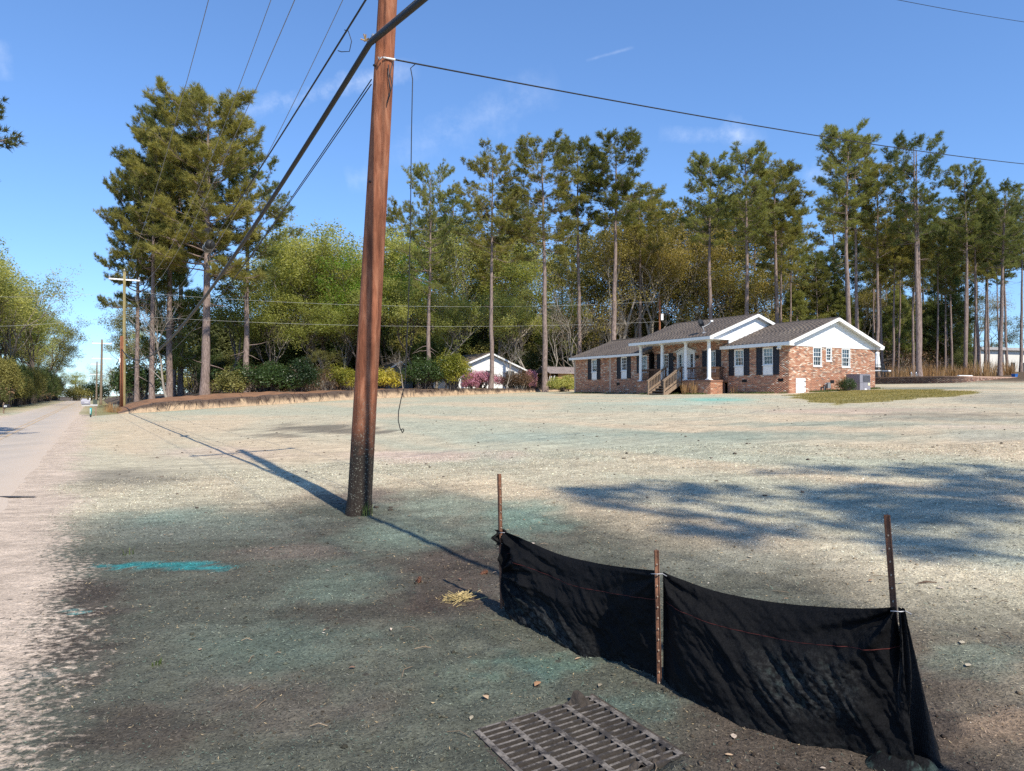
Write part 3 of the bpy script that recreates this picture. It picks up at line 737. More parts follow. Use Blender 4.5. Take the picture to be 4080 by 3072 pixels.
for (x0, x1, yr, zr) in ((-.36, 9.3, 4.15, 6.25), (16.6, 21.77, 4.15, 6.26), (9.24, 17.06, 2.50, 6.84)):   # ridge caps
    m = MB(); m.hexa([hp(x0, yr - .16, zr - .065), hp(x1, yr - .16, zr - .065), hp(x1, yr + .16, zr - .065), hp(x0, yr + .16, zr - .065), hp(x0, yr - .02, zr + .012), hp(x1, yr - .02, zr + .012), hp(x1, yr + .02, zr + .012), hp(x0, yr + .02, zr + .012)])
    m.build('ridge_cap', plain('ridge_shingle', (.07, .058, .05), .95, .25, 12), house)
# fascia boards and soffits
for (x0, x1, ye, zt, ys, zs) in ((-.36, 4.84, -.415, 4.565, 0, 4.42), (4.842, 9.20, -.765, 4.52, -.35, 4.39), (16.45, 21.76, -.415, 4.585, 0, 4.43), (9.23, 17.07, -1.915, 5.165, 0, 5.02)):
    MB().box(x0, x1, ye - .02, ye + .012, zs - .03 - HZ, zt + .01 - HZ).build('fascia', WHITE, house)
    MB().box(x0 + .01, x1 - .01, ye + .014, ys + .05, zs - .02 - HZ, zs - HZ).build('soffit', WHITE, house)
def rake(x, ye, ze, yr, zr, yb, zb, xin):
    """white bargeboards on a gable end with the sloping soffit behind them"""
    for (y0, z0) in ((ye, ze), (yb, zb)):
        for (w, h, dz, nm, xx) in ((.03, .19, -.11, 'bargeboard', x), (abs(x - xin) - .02, .02, -.135, 'rake_soffit', (x + xin) / 2 - .005)):
            m = MB(); m.beam(hp(xx, y0, z0 + dz), hp(xx, yr, zr + dz), w, h); m.build(nm, WHITE, house)
rake(21.77, -.42, 4.61, 4.15, 6.24, 8.72, 4.61, 21.40); rake(17.07, -1.92, 5.19, 2.50, 6.82, 8.72, 4.70, 16.78); rake(-.37, -.42, 4.59, 4.15, 6.20, 8.72, 4.59, -.2)
for (x0, x1, y0, y1, z0, z1) in ((21.40, 21.76, -.40, -.02, 4.38, 4.60), (21.40, 21.76, 8.34, 8.70, 4.38, 4.60), (16.8, 17.06, -1.90, -1.62, 4.98, 5.17)):
    MB().box(x0, x1, y0, y1, z0 - HZ, z1 - HZ).build('eave_return', WHITE, house)
# gable siding, board by board
def siding(x, z0, yr, zr, pf, pb, ymin, ymax, zcut=None):
    z = z0; bh = .165
    while z < zr - .12:
        z1 = min(z + bh, zr - .1)
        def lim(zz, t):
            lo = yr - (zr - .13 - zz) / pf; hi = yr + (zr - .13 - zz) / pb; m = ymin if (zcut is None or zz >= zcut - .05) else 0.02
            return max(lo, m), min(hi, ymax)
        a0, b0 = lim(z, 0); a1, b1 = lim(z1, 1)
        if b0 - a0 > .1:
            a1 = max(a1, a0); b1 = min(b1, b0)
            if b1 < a1: a1 = b1 = (a1 + b1) / 2
            m = MB(); m.hexa([hp(x - .02, a0, z), hp(x + .028, a0, z), hp(x + .028, b0, z), hp(x - .02, b0, z), hp(x - .02, a1, z1), hp(x + .008, a1, z1), hp(x + .008, b1, z1), hp(x - .02, b1, z1)])
            m.build('siding_board', SIDING, house)
        z += bh
siding(21.40, 4.47, 4.15, 6.24, .356, .356, -.03, 8.33)
siding(16.76, 4.50, 2.50, 6.82, .368, .342, -1.60, 7.0, 5.02)
MB().box(21.39, 21.44, .0, 8.3, 4.40 - HZ, 4.465 - HZ).build('frieze_board', WHITE, house)
MB().box(21.43, 21.47, 3.75, 4.55, 5.72 - HZ, 5.95 - HZ).build('gable_vent', SIDING, house)

# ---- porch
pfz = 2.45
fp = front(9.6, -1.5); wall('wall', fp, 7.1, ZB, 2.34, [(12.55 - 9.6, 14.17 - 9.6, 1.2, 2.34)], .22)
fs_ = gable(16.7, -1.5); wall('wall', fs_, 1.05, ZB, 2.34, [], .22)
MB().box(15.6, 16.5, -.46, -.0, ZB - HZ, 2.33 - HZ).build('porch_pier', plain('pier_brick', (.26, .125, .085), .9, .35, 14), house)
MB().box(9.62, 15.58, -1.26, -.02, 2.20 - HZ, 2.33 - HZ).build('porch_deck', CONC, house)
MB().box(9.56, 16.74, -1.55, -.01, 2.34 - HZ, pfz - HZ).build('porch_floor', plain('porch_brick_edge', (.24, .12, .08), .9, .3, 9), house)
for xc in (9.88, 12.11, 14.37, 16.42):
    m = MB(); m.box(xc - .17, xc + .17, -1.52, -1.18, pfz - HZ, pfz + .05 - HZ)
    cl_ = m.build('column', WHITE, house)
    h0 = pfz + .05 - HZ
    prof = [(.155, 0), (.16, .03), (.15, .06), (.125, .085), (.122, .12), (.125, .8), (.118, 1.6), (.108, 2.28), (.120, 2.30), (.120, 2.33), (.108, 2.345), (.108, 2.38), (.135, 2.42), (.145, 2.44)]
    MB().lathe(prof, (xc, -1.35, h0), 20).build('shaft', WHITE, cl_, True)
    MB().box(xc - .16, xc + .16, -1.51, -1.19, 4.94 - HZ, 5.0 - HZ).build('capital', WHITE, cl_)
MB().box(9.7, 16.62, -1.45, -1.25, 5.001 - HZ, 5.09 - HZ).build('porch_beam', WHITE, house)
def railing(p0, p1, wood=PORCHWOOD, step=.118):
    """level railing between two points: rails and single balusters"""
    a, b = Vector(p0), Vector(p1); n = max(2, int((b - a).length / step)); up = Vector((0, 0, 1))
    m = MB(); m.beam(a + up * .82, b + up * .82, .09, .045); r = m.build('railing', wood, house)
    m = MB(); m.beam(a + up * .76, b + up * .76, .04, .07); m.build('rail', wood, r); m = MB(); m.beam(a + up * .12, b + up * .12, .04, .08); m.build('rail', wood, r)
    for i in range(1, n):
        c = a.lerp(b, i / n); MB().box(c.x - .018, c.x + .018, c.y - .018, c.y + .018, c.z + .161, c.z + .724).build('baluster', wood, r)
fl_ = pfz - HZ
railing((10.02, -1.35, fl_), (11.97, -1.35, fl_)); railing((14.52, -1.35, fl_), (16.27, -1.35, fl_)); railing((16.42, -1.2, fl_), (16.42, -.02, fl_))
# stairs and their sloping rails
for i in range(5):
    z1 = pfz - .17 * (i + 1); y1 = -1.56 - .29 * i
    m = MB(); m.box(12.62, 14.10, y1 - .30, y1, z1 - .045 - HZ, z1 - HZ); st = m.build('stair_tread', plain('stair_wood', (.25, .185, .13), .85, .3, 5), house)
    MB().box(12.62, 14.10, y1 - .02, y1 - .002, z1 - .17 - HZ, z1 - .047 - HZ).build('riser', PORCHWOOD, st)
for xc in (12.60, 14.12):
    p0 = Vector((xc, -1.55, 2.45 - HZ)); p1 = Vector((xc, -3.05, 1.58 - HZ)); dr = p1 - p0; up = Vector((0, 0, 1))
    m = MB(); m.beam(p0 + up * .92 - dr * .02, p1 + up * .88 + dr * .06, .14, .04); sr = m.build('stair_railing', GREYWOOD, house)
    m = MB(); m.beam(p0 + up * .18, p1 + up * .18, .04, .13); m.build('rail', GREYWOOD, sr); m = MB(); m.beam(p0 + up * .83, p1 + up * .80, .04, .09); m.build('rail', GREYWOOD, sr)
    m = MB(); m.box(xc - .045, xc + .045, p1.y - .045, p1.y + .045, 1.2 - HZ, p1.z + .86); m.build('newel_post', GREYWOOD, sr)
    m = MB(); m.box(xc - .045, xc + .045, p0.y + .01, p0.y + .10, p0.z, p0.z + .94); m.build('newel_post', PORCHWOOD, sr)
    for i in range(1, 11):
        c = p0.lerp(p1, i / 11); MB().box(xc - .018, xc + .018, c.y - .018, c.y + .018, c.z + .24, c.z + .78).build('baluster', GREYWOOD, sr)
    m = MB(); m.beam(p0 - up * .12, p1 - up * .12, .05, .25); m.build('stringer', GREYWOOD, sr)
# front door with sidelights and pediment
def dbox(x0, x1, y0, y1, z0, z1): return MB().box(x0, x1, y0, y1, z0 - HZ, z1 - HZ)
dx0, dx1 = fx(9.2), fx(7.52); dm = (dx0 + dx1) / 2
ds = MB(); ds.box(dx0, dx0 + .14, -.09, .1, pfz - HZ, 4.36 - HZ).box(dx1 - .14, dx1, -.09, .1, pfz - HZ, 4.36 - HZ).box(dx0 + .14, dx1 - .14, -.07, .1, 4.26 - HZ, 4.36 - HZ).box(dx0 + .44, dx0 + .50, -.05, .1, pfz - HZ, 4.26 - HZ).box(dx1 - .50, dx1 - .44, -.05, .1, pfz - HZ, 4.26 - HZ)
surr = ds.build('door_surround', WHITE, house)
m = MB(); m.prism([(dx0 - .06, 4.362), (dx1 + .06, 4.362), (dx1 + .06, 4.43), (dm, 4.74), (dx0 - .06, 4.43)], lambda a, b, d: hp(a, -d, b), -.02, .10); m.build('pediment', WHITE, surr)
m = MB(); m.beam(hp(dx0 - .10, -.09, 4.47), hp(dm, -.09, 4.78), .17, .05); m.beam(hp(dx1 + .10, -.09, 4.47), hp(dm, -.09, 4.78), .17, .05); m.build('pediment_trim', WHITE, surr)
door = dbox(dx0 + .50, dx1 - .50, -.01, .04, pfz + .01, 4.255).build('door', plain('storm_door_white', (.78, .78, .76), .45, .04, 2), house)
m = MB()
for z0, z1 in ((2.62, 3.25), (3.40, 4.15)):
    m.box(dx0 + .60, dx1 - .60, -.022, -.011, z0 - HZ, z1 - HZ)
m.build('door_panel', WHITE, door)
MB().lathe([(.0, 0), (.03, .01), (.03, .05), (.0, .06)], (dx0 + .57, -.05, 3.35 - HZ), 10).build('door_knob', VENT, door)
for s0, s1 in ((dx0 + .14, dx0 + .44), (dx1 - .44, dx1 - .14)):
    sl = dbox(s0, s1, .0, .06, pfz, 3.05).build('sidelight', WHITE, house)
    MB().box(s0 + .02, s1 - .02, .03, .035, 3.06 - HZ, 4.25 - HZ).build('pane', glass, sl); MB().box(s0, s1, .12, .14, 3.0 - HZ, 4.3 - HZ).build('curtain', CURT, sl)
    m = MB()
    for i in range(1, 4): m.box(s0, s1, .01, .03, 3.05 + .3 * i - HZ, 3.07 + .3 * i - HZ)
    m.build('muntin', WHITE, sl)
BLK = plain('black_metal', (.02, .02, .02), .45, .2, 10, spec=.5)
for xl in (dx0 - .26, dx1 + .26):
    m = MB(); m.box(xl - .05, xl + .05, -.03, .0, 3.95 - HZ, 4.15 - HZ).tube([hp(xl, -.03, 4.10), hp(xl, -.12, 4.20), hp(xl, -.16, 4.18)], .012, 6)
    ln = m.build('wall_lantern', BLK, house); MB().lathe([(.03, -.02), (.06, 0), (.075, .16), (.085, .17), (.02, .25)], (xl, -.16, 3.93 - HZ), 6).build('lantern_body', BLK, ln)
MB().lathe([(.0, 0), (.15, .0), (.17, .02), (.0, .04)], (0, 0, 0), 18).build('wall_plaque', plain('plaque_tan', (.32, .22, .15), .8), house, False).matrix_local = Matrix.Translation(Vector(hp(dm + .05, -.01, 4.92))) @ Matrix.Rotation(math.pi / 2, 4, 'X')
m = MB(); m.box(LX - .55, LX - .30, -.36, -.24, 4.30 - HZ, 4.40 - HZ); fl2 = m.build('flood_light', WHITE, house)
m = MB(); m.tube([hp(LX - .5, -.30, 4.30), hp(LX - .52, -.38, 4.22)], [.05, .07], 10).tube([hp(LX - .36, -.30, 4.30), hp(LX - .34, -.38, 4.22)], [.05, .07], 10); m.build('lamp_head', WHITE, fl2)

# ------------------------------------------------------------------ things at the house
def hit_roof(px, py):
    """where the photo's pixel meets the porch roof pitch"""
    d = Vector(((px - CX) / F, 1.0, -(py - HY) / F)); P = HW(0, -1.9, 5.22); n = (HM.to_3x3() @ Vector((0, -.349, .937)))
    t = (P - Vector((0, 0, EYE))).dot(n) / d.dot(n); return Vector((0, 0, EYE)) + d * t
p = hit_roof(2806, 1325)
dish = empty('satellite_dish', p, 0, 'dark round satellite dish standing on the porch roof shingles', 'satellite dish')
GREYM = plain('grey_metal', (.35, .35, .36), .45, .1, 8, spec=.5, metal=.4); DISHM = plain('dish_grey', (.045, .048, .052), .5, .15, 6)
MB().box(-.12, .12, -.1, .1, -.06, .03).build('foot_plate', GREYM, dish)
MB().tube([(0, 0, 0), (-.02, 0, .2), (-.12, .05, .42)], .025, 8).build('mast', GREYM, dish)
m = MB(); prof = [(.001, .05), (.1, .046), (.2, .03), (.30, .0), (.30, .012), (.2, .044), (.1, .06), (.001, .064)]
m.lathe(prof, (0, 0, 0), 28); bowl = m.build('bowl', DISHM, dish, True)
ax = Vector((.62, -.74, .25)).normalized()
bowl.matrix_local = Matrix.Translation((-.17, .08, .62)) @ (-ax).to_track_quat('Z', 'Y').to_matrix().to_4x4()
MB().tube([(-.10, .04, .34), (.25, -.12, .52), (.42, -.2, .70)], .02, 6).build('feed_arm', WHITE, dish)
MB().box(.36, .52, -.26, -.16, .68, .78).build('feed_horn', WHITE, dish)
# air conditioner
ACM = plain('ac_grey', (.24, .235, .27), .5, .06, 3, spec=.4)
ac = empty('air_conditioner', HW(LX + .02, 5.33, 1.78), HANG, 'grey boxy air conditioner unit against the sunlit brick gable', 'air conditioner')
MB().box(0, .90, 0, 1.05, .03, .97).build('cabinet', ACM, ac); MB().box(-.03, .95, -.05, 1.1, -.18, .028).build('base_slab', CONC, ac)
m = MB(); m.box(-.01, .915, -.012, 1.062, .971, 1.0); m.build('top_cover', ACM, ac)
for i in range(17):
    y = .30 + i * .042; MB().box(.901, .925, y, y + .022, .52, .92).build('grille_bar', plain('ac_dark', (.13, .13, .15), .5) if i == 0 else bpy.data.materials['ac_dark'], ac)
m = MB().box(.901, .907, .02, 1.03, .485, .495).box(.901, .907, .38, .39, .03, .485); m.build('panel_seam', bpy.data.materials['ac_dark'], ac)
MB().box(.901, .912, .80, .98, .30, .46).build('data_plate', plain('cream_label', (.72, .62, .42), .6), ac); MB().box(.901, .92, .45, .65, .02, .11).build('white_tag', WHITE, ac)
# gas meter
gm_ = empty('gas_meter', HW(LX + .22, 3.05, 1.62), HANG, 'small grey gas meter with bent pipes beside the shrub on the brick gable', 'gas meter')
GM = plain('meter_grey', (.22, .23, .24), .55, .15, 8)
MB().box(-.1, .1, .05, .32, .28, .58).build('meter_body', GM, gm_, False); MB().lathe([(.0, 0), (.09, .01), (.09, .05), (0, .06)], (0, .185, .58), 12).build('dial', GM, gm_)
MB().tube([(0, -.15, -.1), (0, -.15, .45), (0, -.1, .55), (0, .05, .58), (0, .1, .56)], .028, 8).build('inlet_pipe', GM, gm_, True)
MB().tube([(0, .27, .56), (0, .36, .62), (0, .42, .55), (0, .42, .2), (-.15, .42, .18)], .028, 8).build('outlet_pipe', GM, gm_, True)
MB().lathe([(.0, 0), (.08, .01), (.1, .05), (.03, .09), (0, .1)], (0, -.15, .44), 12).build('regulator', plain('regulator_rust', (.25, .14, .10), .7), gm_)
# ------------------------------------------------------------------ vegetation makers
def unit(a): return a / np.maximum(np.linalg.norm(a, axis=-1, keepdims=True), 1e-9)
def seg_tubes(P0, P1, R0, R1, sides=5):
    """tapered tubes for many branch segments at once"""
    P0, P1 = np.asarray(P0, float), np.asarray(P1, float); R0, R1 = np.asarray(R0, float), np.asarray(R1, float); n = len(P0)
    d = unit(P1 - P0); ref = np.where(np.abs(d[:, 2:3]) < .9, np.array([[0, 0, 1.]]), np.array([[1., 0, 0]]))
    a = unit(np.cross(d, ref)); b = np.cross(d, a)
    t = 2 * np.pi * np.arange(sides) / sides; c, s = np.cos(t)[None, :, None], np.sin(t)[None, :, None]
    ring = a[:, None] * c + b[:, None] * s
    A = P0[:, None] + ring * R0[:, None, None]; B = P1[:, None] + ring * R1[:, None, None]
    V = np.concatenate([A, B], 1).reshape(-1, 3); k = np.arange(sides); k2 = (k + 1) % sides
    f = np.stack([k, k2, k2 + sides, k + sides], 1)
    Fq = (f[None] + (np.arange(n) * 2 * sides)[:, None, None]).reshape(-1, 4)
    return V, Fq
def merge(parts):
    Vs, Fs, n = [], [], 0
    for V, Fq in parts:
        Vs.append(V); Fs.append(Fq + n); n += len(V)
    return np.concatenate(Vs), np.concatenate(Fs)
def needle_tufts(rng, C, D, per, length, width, spread=.85, up=.25):
    """bundles of thin needles at points C along directions D"""
    n = len(C); C = np.repeat(C, per, 0); D = np.repeat(D, per, 0)
    d = unit(D * .75 + rng.normal(0, spread * .62, (n * per, 3)) + np.array([0, 0, up]))
    l = length * rng.uniform(.65, 1.15, (n * per, 1)); s = unit(np.cross(d, rng.normal(0, 1, (n * per, 3)))) * width * .5
    o = C + rng.normal(0, length * .12, C.shape)
    V = np.stack([o - s, o + s, o + d * l], 1).reshape(-1, 3)
    return V, np.arange(len(V)).reshape(-1, 3)
def leaf_quads(rng, C, Nn, size, flat=.5):
    """small folded leaves: diamonds round points C facing roughly Nn"""
    n = len(C); nn = unit(Nn + rng.normal(0, flat, (n, 3))); a = unit(np.cross(nn, rng.normal(0, 1, (n, 3)))); b = np.cross(nn, a)
    l = size * rng.uniform(.6, 1.3, (n, 1)); w = l * rng.uniform(.42, .62, (n, 1))
    V = np.stack([C - a * l * .5, C + b * w * .5 + nn * l * .06, C + a * l * .5, C - b * w * .5 + nn * l * .06], 1).reshape(-1, 3)
    return V, np.arange(len(V)).reshape(-1, 4)

BARK_P = plain('pine_bark', (.165, .118, .098), .95, .45, 3.0, .9, 9, stretch=(6, 6, 1.0), col2=(.245, .185, .16))
BARK_D = plain('dark_bark', (.12, .098, .082), .95, .35, 3, .6, 12, stretch=(5, 5, 1.2))
BARK_G = plain('grey_twig_bark', (.27, .235, .195), .95, .3, 3, .4, 12, stretch=(5, 5, 1.2))
NEED_A = leafmat('pine_needles', (.145, .156, .042), (.39, .345, .095), .42, .35, .5)
NEED_B = leafmat('pine_needles_green', (.118, .145, .048), (.31, .315, .095), .42, .35, .5)
NEED_C = leafmat('pine_needles_near', (.060, .075, .022), (.150, .150, .045), .30, 1.2, .5)
LEAF_SPR = leafmat('spring_leaves', (.30, .33, .088), (.52, .51, .17), .55, .45)
LEAF_YEL = leafmat('budding_leaves', (.24, .20, .055), (.42, .33, .10), .45, .45)
LEAF_LIME = leafmat('lime_leaves', (.15, .26, .030), (.27, .38, .06), .5, .6)
LEAF_OLV = leafmat('olive_leaves', (.145, .148, .048), (.325, .295, .092), .4, .5)
LEAF_DRK = leafmat('evergreen_leaves', (.022, .042, .013), (.062, .10, .026), .25, .8, .35, .4)
LEAF_GOLD = leafmat('gold_variegated_leaves', (.19, .20, .028), (.62, .50, .06), .35, .55, .4, .35)
LEAF_PINK = leafmat('azalea_blossom', (.42, .17, .24), (.74, .36, .48), .35, 1.2, .6)
LEAF_BRN = leafmat('brown_dry_leaves', (.10, .062, .038), (.22, .135, .075), .25, .8, .8)
LEAF_RED = leafmat('bronze_leaves', (.085, .03, .028), (.20, .085, .06), .3, 1.0, .6)

def pine(seed, H=24.0, cb=.55, Rc=4.0, r0=.24, nb=56, lean=.0, per=14, dens=1.0, fork=None, dead=8, tl=.34, shape=0, sway=.25, leafm=NEED_A):
    """loblolly pine: trunk with limbs, and a crown of needle tufts in layered plates; returns trunk and crown meshes"""
    rng = np.random.default_rng(seed)
    n = 16; zz = np.linspace(0, H, n); w = np.cumsum(rng.normal(0, sway * .12, (n, 2)), 0); w -= np.linspace(0, 1, n)[:, None] * w[-1] * .6
    path = np.stack([w[:, 0] + lean * zz, w[:, 1], zz], 1); path[0, :2] = 0
    rad = r0 * (1 - .86 * (zz / H) ** 1.15); rad[0] *= 1.28; rad[1] *= 1.0
    parts = []
    P0, P1, R0, R1 = list(path[:-1]), list(path[1:]), list(rad[:-1]), list(rad[1:])
    parts.append(seg_tubes(P0, P1, R0, R1, 10))
    if fork:
        zf, ang, off_ = fork; i0 = int(zf * (n - 1)); p = path[i0].copy(); pts = [p]; d = unit(np.array([math.cos(ang) * .10, math.sin(ang) * .10, 1.]))
        m = n - i0
        for k in range(1, m):
            q = path[i0 + k] + np.array([math.cos(ang), math.sin(ang), 0]) * off_ * (1 - math.exp(-k * .8)) ; pts.append(q)
        pts = np.array(pts); rr = r0 * .75 * (1 - .8 * np.linspace(0, 1, m)); parts.append(seg_tubes(pts[:-1], pts[1:], rr[:-1], rr[1:], 9))
    bP0, bP1, bR0, bR1 = [], [], [], []; TC, TD = [], []
    ga = rng.uniform(0, 6.28)
    for i in range(nb + dead):
        isdead = i >= nb
        t = (i + rng.uniform(-.4, .4)) / nb if not isdead else rng.uniform(-.55, .05)
        t = min(t, .995); z0 = H * (cb + (1 - cb) * t); z0 = max(z0, H * .12)
        tt = max(t, 0)
        if shape == 0: pf = (1 - tt) ** .36 * (.72 + .62 * tt)
        elif shape == 1: pf = (1 - tt) ** .34 * (.42 + .95 * tt)
        else: pf = (1 - tt) ** .75 * 1.05
        Lb = Rc * max(.16, pf) * rng.uniform(.66, 1.2)
        if isdead: Lb = Rc * rng.uniform(.15, .45)
        az = ga + i * 2.399 + rng.normal(0, .35); el = np.interp(tt, [0, .5, 1], [.0, .17, .48]) + rng.normal(0, .16)
        if isdead: el = rng.uniform(-.35, .25)
        p = np.array([np.interp(z0, zz, path[:, 0]), np.interp(z0, zz, path[:, 1]), z0]); rb = np.interp(z0, zz, rad) * rng.uniform(.26, .42)
        if isdead: rb *= .55
        ns = 6; pts = [p]; d = np.array([math.cos(az) * math.cos(el), math.sin(az) * math.cos(el), math.sin(el)])
        for k in range(ns):
            pts.append(pts[-1] + d * Lb / ns); d = unit(d + np.array([0, 0, .10 if not isdead else -.03]) + rng.normal(0, .13, 3))
        pts = np.array(pts); rr = rb * (1 - .82 * np.linspace(0, 1, ns + 1))
        bP0 += list(pts[:-1]); bP1 += list(pts[1:]); bR0 += list(rr[:-1]); bR1 += list(rr[1:])
        if isdead: continue
        nsec = int((6 + Lb * 3.4) * dens * rng.uniform(.75, 1.25))
        f = rng.uniform(.30, 1.0, nsec) ** .8; f[:2] = 1.0
        idx = np.clip((f * ns).astype(int), 0, ns - 1); fr_ = f * ns - idx
        base = pts[idx] * (1 - fr_[:, None]) + pts[idx + 1] * fr_[:, None]; bd = unit(pts[idx + 1] - pts[idx])
        side = unit(np.cross(bd, np.array([0, 0, 1.]))) * rng.choice([-1, 1], nsec)[:, None]
        sd = unit(bd * rng.uniform(.3, .9, (nsec, 1)) + side * rng.uniform(.3, 1.0, (nsec, 1)) + np.array([0, 0, 1]) * rng.uniform(-.05, .55, (nsec, 1)))
        sl = (.35 + Lb * rng.uniform(.12, .27, nsec) * (1.15 - .55 * f))
        ends = base + sd * sl[:, None] + np.array([0, 0, .08])
        bP0 += list(base); bP1 += list(ends); bR0 += [rb * .22 + .006] * nsec; bR1 += [.006] * nsec
        for g in (.45, .72, 1.0):
            c = base + (ends - base) * g + rng.normal(0, .10, base.shape); TC.append(c); TD.append(sd)
        c = base + (ends - base) * rng.uniform(.5, 1.1, (nsec, 1)) + unit(np.cross(sd, rng.normal(0, 1, sd.shape))) * rng.uniform(.12, .34, (nsec, 1)); TC.append(c); TD.append(unit(c - base))
    parts.append(seg_tubes(bP0, bP1, bR0, bR1, 4))
    V, Fq = merge(parts)
    tm = np_mesh('trunk', V, Fq, BARK_P, True)
    C, D = np.concatenate(TC), np.concatenate(TD)
    V, Ft = needle_tufts(rng, C, D, int(per * 1.35), tl, .033)
    return tm, np_mesh('crown', V, Ft, leafm)
def broadleaf(seed, H=15.0, r0=.2, spread=.62, levels=5, kids=(3, 3, 3, 3), first=.24, leaf=.19, per=26, leafm=LEAF_SPR, bark=BARK_D, cl=.36, multi=1, arch=.0):
    """spreading tree: forked limbs down to twigs, with small leaves round the twigs"""
    rng = np.random.default_rng(seed); S0, S1, Q0, Q1, tips = [], [], [], [], []
    def grow(p, d, L_, r, lev):
        ns = 4 if lev < 2 else 3; pts = [p]
        for k in range(ns):
            d = unit(d + rng.normal(0, .13 + .05 * lev, 3) + np.array([0, 0, .07 - arch * lev]))
            q = pts[-1] + d * L_ / ns; rr0 = r * (1 - .45 * k / ns); rr1 = r * (1 - .45 * (k + 1) / ns)
            S0.append(pts[-1]); S1.append(q); Q0.append(rr0); Q1.append(rr1); pts.append(q)
        if lev >= levels - 1:
            tips.append((pts[-1], d)); tips.append((pts[-2], d)); return
        nk = kids[lev] + int(rng.integers(0, 2))
        for k in range(nk):
            f = rng.uniform(.45, 1.0) if k else 1.0; j = f * ns; i0 = min(int(j), ns - 1); b = pts[i0] + (pts[i0 + 1] - pts[i0]) * (j - i0)
            side = unit(np.cross(d, rng.normal(0, 1, 3))); sp = spread * rng.uniform(.6, 1.3) * (.6 if k == 0 else 1)
            nd = unit(d * math.cos(sp) + side * math.sin(sp) + np.array([0, 0, .10]))
            grow(b, nd, L_ * rng.uniform(.55, .85), r * .5 * rng.uniform(.7, 1.1), lev + 1)
    for s in range(multi):
        a = rng.uniform(0, 6.28); tilt = .06 if multi == 1 else .28
        grow(np.array([math.cos(a), math.sin(a), 0]) * (.15 * (multi > 1)), unit(np.array([math.cos(a) * tilt, math.sin(a) * tilt, 1.])), H * first, r0 * (1 if multi == 1 else .7), 0)
    S0, S1 = np.array(S0), np.array(S1); k = H / max(S1[:, 2].max(), .1); S0 *= k; S1 *= k
    V, Fq = seg_tubes(S0, S1, np.array(Q0), np.array(Q1), 5)
    tm = np_mesh('trunk', V, Fq, bark, True)
    if per <= 0: return tm, None
    C = np.array([t[0] for t in tips]) * k; m = len(C); C = np.repeat(C, per, 0)
    off_ = rng.normal(0, cl, C.shape); off_[:, 2] *= .75; Vl, Fl = leaf_quads(rng, C + off_, unit(off_ * .5 + np.array([0, 0, .8])), leaf, .8)
    return tm, np_mesh('crown', Vl, Fl, leafm)
def shrub(seed, rx, ry, rz, nleaf=5000, leaf=.11, leafm=LEAF_DRK, stems=7, clumps=42, stemh=.8, twig=BARK_D, base=.12, csize=.30):
    """bush: stems and twigs under a leafy mass built of many separate sprays"""
    rng = np.random.default_rng(seed); d = unit(rng.normal(0, 1, (clumps, 3))); d[:, 2] = np.abs(d[:, 2]) * 1.1 - .28
    rr = rng.uniform(.40, 1.0, (clumps, 1)) ** .5 * np.where(rng.random((clumps, 1)) < .16, rng.uniform(1.05, 1.32, (clumps, 1)), 1.0) * (.82 + .36 * np.sin(d[:, :1] * 3.1 + seed) * np.cos(d[:, 1:2] * 2.7 + seed * .7)); C = d * rr * np.array([rx, ry, rz * .62]) * .86 + np.array([0, 0, rz * .42]); C[:, 2] = np.maximum(C[:, 2], base)
    S0 = np.zeros_like(C); S0[:, :2] = rng.normal(0, min(rx, ry) * .16, (clumps, 2)); mid = (S0 + C) * .5 + np.array([0, 0, rz * .1]); S0[:, 2] = -.1
    V1 = seg_tubes(S0, mid, np.full(clumps, .028), np.full(clumps, .018), 4); V2 = seg_tubes(mid, C, np.full(clumps, .018), np.full(clumps, .008), 4)
    V, Fq = merge([V1, V2]); tm = np_mesh('stems', V, Fq, twig, True)
    k = nleaf // clumps; cc = np.repeat(C, k, 0); s = csize * np.array([rx, ry, rz * .8]) * rng.uniform(.7, 1.25, (clumps, 1)); of = unit(rng.normal(0, 1, cc.shape)) * rng.uniform(.25, 1, (len(cc), 1)) ** .45 * np.repeat(s, k, 0)
    P = cc + of; P[:, 2] = np.maximum(P[:, 2], .03 + rng.random(len(P)) * .12)
    Vl, Fl = leaf_quads(rng, P, unit(of / np.repeat(s, k, 0) + np.array([0, 0, .35])), leaf, .55)
    return tm, np_mesh('foliage', Vl, Fl, leafm)

class Kind:
    """one built plant; the first place() uses it, later ones copy it"""
    def __init__(s, name, meshes, H, parts=('trunk', 'crown')): s.name, s.m, s.H, s.parts = name, meshes, H, parts
    def place(s, loc, h, rz, label, cat='tree', group=None, wide=1.0, tilt=0.0):
        k = h / s.H
        e = empty(s.name, loc, rz, label, cat, group); e.scale = (k * wide, k * wide, k)
        if tilt: e.rotation_euler = (0, tilt, rz)
        for nm, me in zip(s.parts, s.m):
            if me is not None: link(nm, me, e)
        return e
PR = random.Random(77)
def tree_at(K, px, Y, ytop, label, group=None, wide=1.0, rz=None, cat='tree', sink=.15, tilt=0.0, lower=0.0):
    p = stand(px, Y); p.z -= sink + lower
    h = (EYE - (ytop - HY) / F * Y - p.z) * (.95 if K in PN else 1.0)
    if K in PN[2:7]: wide *= 1.16
    return K.place(p, h, PR.uniform(0, 6.28) if rz is None else rz, label, cat, group, wide, tilt)

